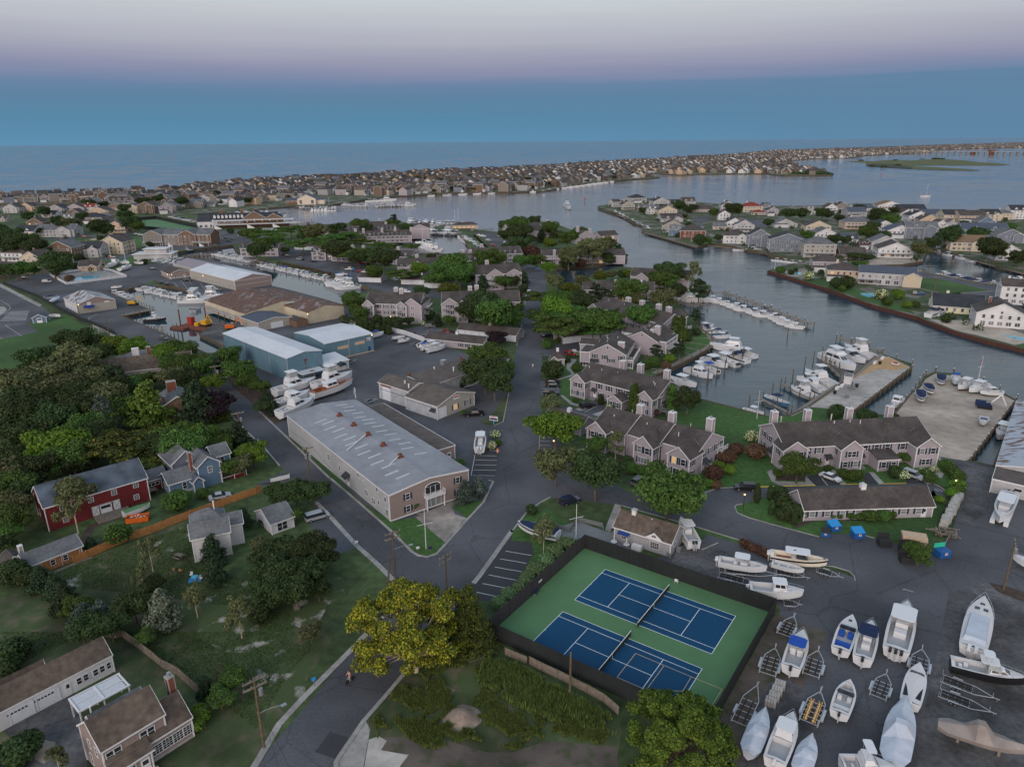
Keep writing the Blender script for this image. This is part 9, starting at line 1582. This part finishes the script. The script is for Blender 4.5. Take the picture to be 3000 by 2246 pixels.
# ================================================================ small things
def dumpster(lb, p, rz, body, lid, closed=True, s=1):
 ps = [('bin', body, (-1,1,-.8,.8,.1,1.25)), ('rib', body, (-1.05,1.05,-.85,-.8,.6,.7), (-1.05,1.05,-.85,-.8,1.15,1.25)), ('wheel','rubber',(-.9,-.7,-.7,-.5,0,.12),(.7,.9,-.7,-.5,0,.12))]
 t = simple('dumpster', lb, 'dumpster', p, rz, ps, 'dumpsters on the boatyard drive')
 q = MB(); q.faces([(-1.03,-.83,1.27),(1.03,-.83,1.27),(1.03,.83,1.85),(-1.03,.83,1.85),(-1.03,.83,1.2),(1.03,.83,1.2)], [(0,1,2,3),(3,2,5,4),(0,3,4),(1,5,2)]) if closed else q.box(-1,1,.78,.86,1.2,2.0)
 q.build('lid', lid, t)
 if body == 'bin_blue': q = MB(); q.box(-.25,.25,-.88,-.85,.7,1.1); q.build('sticker', 'trim', t); q = MB(); q.box(-.15,.15,-.9,-.88,.8,1.0); q.build('sticker_mark', 'red', t)
 t.scale = (s,)*3
dm('bin_blue', (.012,.075,.24), .5, .1, 2); dm('lid_blue', (.02,.20,.48), .5, .05, 2); dm('bin_green', (.03,.38,.25), .5, .05, 2); dm('skip_orange', (.50,.10,.012), .6, .15, 1); dm('machine_yellow', (.45,.25,.02), .5, .15, 2); dm('pool_water', (.03,.30,.42), .1, .1, 1); dm('block_pale', (.30,.29,.275), .9, .25, 1.5); dm('skin', (.42,.24,.17), .6, .05, 3)
dumpster('blue dumpster with bright blue lid behind the black-lidded one', g('C4',565,450), 12, 'bin_blue', 'lid_blue', s=1.05); dumpster('blue dumpster with bright blue lid and white sticker, right of the pair', g('C4',770,510), 4, 'bin_blue', 'lid_blue', s=1.05); dumpster('blue dumpster with a black lid at the lawn corner', g('C4',495,500), -25, 'bin_blue', 'dark', s=.8)
for lb, x, y, a in (('black open dumpster with a white bag beside the lawn', 1000, 580, -5), ('black dumpster nearest the drive, below the others', 1190, 725, -12), ('black dumpster half behind the small tree', 1190, 640, 0)): dumpster(lb, g('C4',x,y), a, 'dark', 'dark', False, 1.1)
dumpster('open blue dumpster full of rubbish beside the green lid', g('C4',1500,675), 10, 'bin_blue', 'bin_green', False, 1.15)
simple('tool_shed', 'small barrel-roofed beige shed by the block wall', 'shed', g('C4',1250,580), -20, [('wall','old_wood',(-2,2,-1.3,1.3,0,1.7)), ('roof','siding_tan',(-2.1,2.1,-1.5,1.5,1.7,2.0),(-2.1,2.1,-1.1,1.1,2.0,2.3))])
t = thing('block_wall', 'row of big pale concrete blocks with driftwood between lawn and boatyard', 'wall', tuple(g('C4',1515,420))); a, b_ = g('C4',1515,420), g('C4',1660,160); d = b_-a; rb = random.Random(4)
for lv in (0, 1):
 for i in range(14-lv):
  q = MB(); q.box(-.62,.62,-.7,.7,0,.8); o = q.build('block', 'block_pale', t); f = (i+.5*lv)/14; o.location = (d.x*f+rb.uniform(-.2,.2), d.y*f+rb.uniform(-.2,.2), lv*.81); o.rotation_euler = (0, rb.uniform(-.05,.05), atan2(d.y, d.x)+rb.uniform(-.12,.12))
t = thing('timber_pile', 'heap of old grey timbers at the end of the block wall', 'timber pile', tuple(g('C4',1520,500)))
for i in range(26): q = MB(); c = Vector((rb.uniform(-2,2), rb.uniform(-1.6,1.6), .2+rb.random()*.9)); v = Vector((rb.uniform(-1,1), rb.uniform(-1,1), rb.uniform(-.3,.3)))*1.4; q.bar(c-v, c+v, .12); q.build('timber', 'old_wood', t)
for k, (x, y) in enumerate(((100,640),(75,690),(50,740),(20,790))):
 t = simple('block_pallet', '%s stack of pale paving blocks on a pallet in the yard' % ordw(k+1), 'pallet', g('E4',x,y), -28, [('pallet','old_wood',(-.75,.75,-.6,.6,0,.15))], 'pallets of paving blocks')
 for i in range(4):
  for j in range(3):
   for l in range(2): q = MB(); q.box(-.7+i*.36,-.38+i*.36,-.55+j*.38,-.21+j*.38,.16+l*.42,.55+l*.42); q.build('block', 'block_pale', t)
simple('skip', 'bright orange rubbish skip full of debris in front of the barn', 'skip', g('C1',1195,370), 16, [('bin','skip_orange',(-2.1,2.1,-.05+-.9,-.85,.1,1.2),(-2.1,2.1,.85,.95,.1,1.2),(-2.1,-2,-.9,.9,.1,1.2),(2,2.1,-.9,.9,.1,1.2),(-2.1,2.1,-.9,.9,.1,.2))]+[('debris',('trim' if i % 2 else 'old_wood'),('b',(-1.8+i*.3,-.7+(i*37%14)/10,.8),(-1.2+i*.3,.6-(i*53%12)/10,1.1+.1*(i%3)),.09)) for i in range(11)])
q = put_boat('cg', g('C1',1060,315,.9), g('C1',1300,240,.9), .6, 'green-covered dory behind the orange skip', None)
simple('picnic_table', 'grey picnic table on the back lawn', 'picnic table', g('C1',1550,690), -25, [('table_top','old_wood',(-.9,.9,-.4,.4,.7,.76)), ('seat','old_wood',(-.9,.9,-.9,-.65,.4,.45)), ('seat','old_wood',(-.9,.9,.65,.9,.4,.45)), ('leg','old_wood',(-.7,-.6,-.8,.8,.35,.4),(-.7,-.6,-.1,.1,0,.7)), ('leg','old_wood',(.6,.7,-.8,.8,.35,.4),(.6,.7,-.1,.1,0,.7))])
simple('garden_table', 'pale blue round garden table with chairs beside the white house', 'garden table', g('C1',1685,880), 10, [('table_top','pool_water',('c',0,0,.68,.72,.6,0,12)), ('leg','trim',('c',0,0,0,.68,.05)), ('rug','lid_blue',(-1.1,1.1,-.7,.7,.02,.04))]);
for k, (x, y, m) in enumerate(((1655,850,'white'),(1740,880,'grey'),(1500,800,'tan'),(1565,815,'brown'))): simple('garden_chair', '%s garden chair on the back lawn' % m, 'chair', g('C1',x,y), 60*k, [('seat','trim' if k < 2 else 'fence_orange',(-.25,.25,-.25,.25,.4,.45)), ('backrest','trim' if k < 2 else 'fence_orange',(-.25,.25,.2,.25,.45,.9)), ('leg','steel',(-.22,-.18,-.2,.2,0,.4)), ('leg','steel',(.18,.22,-.2,.2,0,.4))])
def person(p, rz, shirt, lb, bike=False):
 t = thing('person', lb, 'person', (p[0], p[1], 0), RD(rz)); me = bpy.data.meshes.new('body'); z = .25 if bike else 0
 V = [(0,0,.9+z),(0,0,1.15+z),(.12 if bike else 0,0,1.42+z),(.17 if bike else 0,0,1.55+z),(.2 if bike else .02,0,1.72+z)]; E = [(0,1),(1,2),(2,3),(3,4)]; R = [.15,.14,.17,.055,.1]
 for sg in (1, -1):
  n = len(V); V += [(.05,sg*.18,1.4+z),(.25 if bike else .05,sg*.26,1.15+z),(.48 if bike else .12,sg*.24,(1.05 if bike else .9)+z)]; E += [(2,n),(n,n+1),(n+1,n+2)]; R += [.075,.05,.04]
  n = len(V); V += [(0,sg*.1,.86+z),(.28 if bike else .03*sg,sg*.12,.5+z+(.12*sg if bike else 0)),(.1 if bike else 0,sg*.12,.08+z),(.25,sg*.12,.05+z)]; E += [(0,n),(n,n+1),(n+1,n+2),(n+2,n+3)]; R += [.11,.075,.05,.04]
 me.from_pydata(V, E, []); me.materials.append(M['skin'])
 o = link('body', me, t); o.modifiers.new('skin', 'SKIN'); [setattr(me.skin_vertices[0].data[i], 'radius', (r, r)) for i, r in enumerate(R)]; me.skin_vertices[0].data[0].use_root = True; o.modifiers.new('sub', 'SUBSURF').render_levels = 1
 q = MB(); q.loft([[(x+.2*cos(a)*.85, .22*sin(a), zz+z) for a in [2*pi*i/10 for i in range(10)]] for x, zz in ((0,.85),(0,1.1),(.1 if bike else 0,1.46))]); q.build('shirt', shirt, t, True); q = MB(); q.loft([[(((.2 if bike else .02))+r_*cos(a), r_*sin(a), zz+z) for a in [2*pi*i/8 for i in range(8)]] for r_, zz in ((.09,1.74),(.115,1.8),(.06,1.87))]); q.build('hair', 'mahogany', t, True)
 if bike: simple('bicycle', 'pale blue bicycle ridden down the road under the yellow tree', 'bicycle', p, rz, [('frame','pool_water',('b',(-.5,0,.35),(0,0,.35),.03),('b',(0,0,.35),(-.12,0,.9),.03),('b',(0,0,.35),(.45,0,.95),.03),('b',(-.1,0,.8),(.45,0,.9),.03),('b',(.45,0,1.0),(.55,0,.35),.03)), ('wheel','rubber',('b',(-.52,-.03,.34),(-.52,.03,.34),.34,0,16)), ('wheel','rubber',('b',(.56,-.03,.34),(.56,.03,.34),.34,0,16)), ('handlebar','dark',('b',(.45,-.28,1.05),(.45,.28,1.05),.02)), ('saddle','dark',(-.25,.0,-.08,.08,.88,.94))])
person(g('E2',815,590), -125, 'skin', 'shirtless cyclist leaning over the handlebars on the road under the yellow tree', True); person(g('B3',180,528), 80, 'trim', 'person in a white shirt walking down the middle of the avenue')
for x, y, lb in ((2088,1255,'orange and white'),): simple('traffic_barrel', 'orange and white traffic barrel beside the parking bays', 'traffic barrel', g('B2',x,y), 0, [('barrel','skip_orange',('c',0,0,0,1.1,.3,0,12,.24)), ('band','trim',('c',0,0,.35,.5,.305,0,12,.3),('c',0,0,.7,.85,.28,0,12,.27))])
simple('business_sign', 'white and blue roadside sign board on a post by the workshop', 'sign', g('B2',2055,1010), -20, [('post','pool_water',(-.12,.12,-.12,.12,0,1.1)), ('board','panel_white',(-1.2,1.2,-.1,.1,1.1,2.3)), ('blue_panel','canvas_navy',(-1.1,1.1,-.13,-.1,1.35,1.8)), ('lettering','red',(-.8,.7,-.13,-.1,1.95,2.15))])
for x, y, m, lb in ((870,590,'trim','white mailbox on a post at the driveway gutter'), (1507,640,'canvas_navy','blue and white striped post figure on the corner lawn'), (1400,640,'trim','small white sign on the corner lawn')): simple('mailbox' if 'mail' in lb else 'lawn_sign', lb, 'mailbox' if 'mail' in lb else 'sign', g('C2',x,y), 30, [('post','old_wood',('c',0,0,0,.9,.06)), ('box',m,(-.3,.3,-.15,.15,.8,1.15)), ('flag','red',(.3,.33,-.05,.05,.9,1.2))])
simple('road_sign', 'blue and white sign on a post in the grass beside the bottom road', 'sign', g('E2',505,630), 30, [('post','old_wood',('c',0,0,0,1.2,.05)), ('board','lid_blue',(-.3,.3,-.03,.03,1.0,1.6))])
simple('wooden_platform', 'grey plank platform in the weeds by the cedar', 'platform', g('E2',1890,380), 25, [('plank','old_wood',(-1.2+i*.3,-.93+i*.3,-.9,.9,.1,.18)) for i in range(8)])
# mound of sand, built as a displaced heap
mb = MB(); c = g('E2',1780,900); N = 20; rg = []
for k in range(7): rr_ = 2.7*(1-k/6); rg.append([(c.x+rr_*cos(2*pi*i/N)*(1+.15*noise.noise(Vector((i*.6,k,0)))), c.y+rr_*sin(2*pi*i/N)*.9*(1+.15*noise.noise(Vector((i*.6,k,4)))), 1.25*sin(k/6*pi/2)**1.7+.16*noise.noise(Vector((i,k*2,9)))) for i in range(N)])
mb.loft(rg, 0, False); tag(mb.build('sand_mound', 'mound', None, True), 'mound of pale excavated sand in the weedy lot', 'mound'); sheet('sand_patch', PP("E2 1470,740 1460,640 1600,610 1720,660 1680,720 1560,700"), 'mound', .03)
for k, (x, y) in enumerate(((835,215),(985,290))): simple('soccer_goal', 'white soccer goal on the field edge, %s' % ('larger one' if k == 0 else 'behind the tree'), 'goal', g('B1',x,y), -40, [('frame','trim',('b',(-2.5,0,0),(-2.5,0,2.2),.06),('b',(2.5,0,0),(2.5,0,2.2),.06),('b',(-2.5,0,2.2),(2.5,0,2.2),.06),('b',(-2.5,1.8,0),(2.5,1.8,0),.05),('b',(-2.5,1.8,0),(-2.5,0,2.2),.04),('b',(2.5,1.8,0),(2.5,0,2.2),.04))])
b = Bd('garden_shed', 'small blue barn-roofed shed with white double doors at the school lot', 'shed', g('B1',290,140), 20); b.block(0, 0, 5, 4.5, 2.4, 1.3, 'y', wall='siding_blue', roof='roof_slate_blue'); b.win('F', 2.5, .1, 2, 2.1, 'd')
sheet('swimming_pool', PP("A1 560,1240 600,1215 740,1205 860,1203 850,1225 620,1252"), 'pool_water', .03); sheet('swimming_pool', PP("A4 235,1175 285,1172 290,1190 240,1192"), 'pool_water', .03); sheet('swimming_pool', PP("A4 800,1352 910,1350 920,1380 870,1390 800,1365"), 'pool_water', .03); sheet('swimming_pool', PP("B4 2020,235 2212,260 2212,290 2100,265"), 'pool_water', .03)
# work barge and excavators
t = thing('work_barge', 'rusty work barge with a red cab and yellow excavator in the first canal', 'barge', (*tuple(g('B1',1740,150,0))[:2], WZ), RD(-25)); q = MB(); q.box(-9,9,-4,4,-.6,1.0); q.box(-11,-3,-7,-4,-.4,.8); q.build('hull', 'rust', t)
for nm, m, bb in (('cab','hull_red',(-7,-4.6,-1,1,1,4.2)), ('excavator_body','machine_yellow',(1,4,-1.2,1.2,1.8,3.6)), ('track','rubber',(.8,4.4,-1.6,1.6,1,1.8)), ('spud','rust',(-8.3,-7.9,-3.9,-3.5,-2,8)), ('spud','rust',(-1.2,-.8,3.5,3.9,-2,8)), ('winch','machine_yellow',(-2,0,-2,0,1,2.4))): q = MB(); q.box(*bb); q.build(nm, m, t)
q = MB(); q.bar((2.5,0,3),(4.6,0,6),.3); q.bar((4.6,0,6),(6.4,0,3),.22); q.build('boom', 'machine_yellow', t)
for lb, t_, x, y, m, a in (('orange excavator on the quay behind the blue shed','B1',2000,190,'skip_orange',20), ('small tan loader on the left quay of the first canal','A1',1155,1455,'machine_yellow',0), ('dark blue travel-lift loader with a white crane arm on the sand lot','B4',1870,870,'canvas_navy',-30)):
 simple('excavator', lb, 'machine', g(t_,x,y), a, [('track','rubber',(-1.8,1.8,-1.2,-.6,0,.8),(-1.8,1.8,.6,1.2,0,.8)), ('body',m,(-2.4,1.2,-1.1,1.1,.8,2.0)), ('cab','glass_pale',(0,1.2,-1,.2,2,2.9)), ('boom','trim' if 'crane' in lb else m,('b',(1,0,1.6),(3.4,0,4.6),.25),('b',(3.4,0,4.6),(5,0,1.6),.2))])
b = Bd('pier_hut', 'little white gabled hut on the sand pier walkway', 'hut', g('B4',690,655), 55); b.block(-1.1, -1, 2.4, 2, 2.4, .9, 'y', wall='siding_white', roof='roof_grey', over=.15)
for k, (x, y, lb) in enumerate(((600,705,'nearest the lawn'),(640,685,'second along'),(925,485,'near the pier head'),(990,445,'at the far pier head'))): simple('dock_box', 'white dock storage box on the sand pier, '+lb, 'dock box', g('B4',x,y), 48, [('box','trim',(-1.1,1.1,-.4,.4,0,.6)), ('lid','trim',(-1.15,1.15,-.45,.45,.6,.7))], 'dock boxes')
simple('patio_table', 'grey picnic table with closed blue parasol on the sand pier', 'picnic table', g('B4',720,705), 20, [('table_top','porch_grey',(-1,1,-.5,.5,.7,.78)), ('seat','porch_grey',(-1,1,-1,-.7,.4,.46)), ('seat','porch_grey',(-1,1,.7,1,.4,.46)), ('parasol','canvas_navy',('c',0,0,.8,2.4,.12))])
simple('red_table', 'round red-topped picnic table on the orange sand at the pier head', 'picnic table', g('B4',1100,495), 0, [('table_top','red',('c',0,0,.7,.78,.8,0,10)), ('seat','trim',('c',0,0,.3,.42,1.4,0,10,1.3))])
simple('propane_tank', 'dark curved slide lying on the sand pier', 'slide', g('B4',680,780), 30, [('slide','porch_grey',(-.5,.5,-.4,.4,0,.9),(-.9,-.5,-.4,.4,0,.4))]).name = 'slide'
for x, y, lb in ((965,492,'black grill near the pier head'), (765,690,'black grill near the hut'), (575,750,'dark fire box on the sand pier')): simple('grill', lb, 'grill', g('B4',x,y), 15, [('bowl','dark',(-.4,.4,-.35,.35,.6,1.1)), ('leg','dark',(-.3,-.2,-.3,.3,0,.6)), ('leg','dark',(.2,.3,-.3,.3,0,.6))])
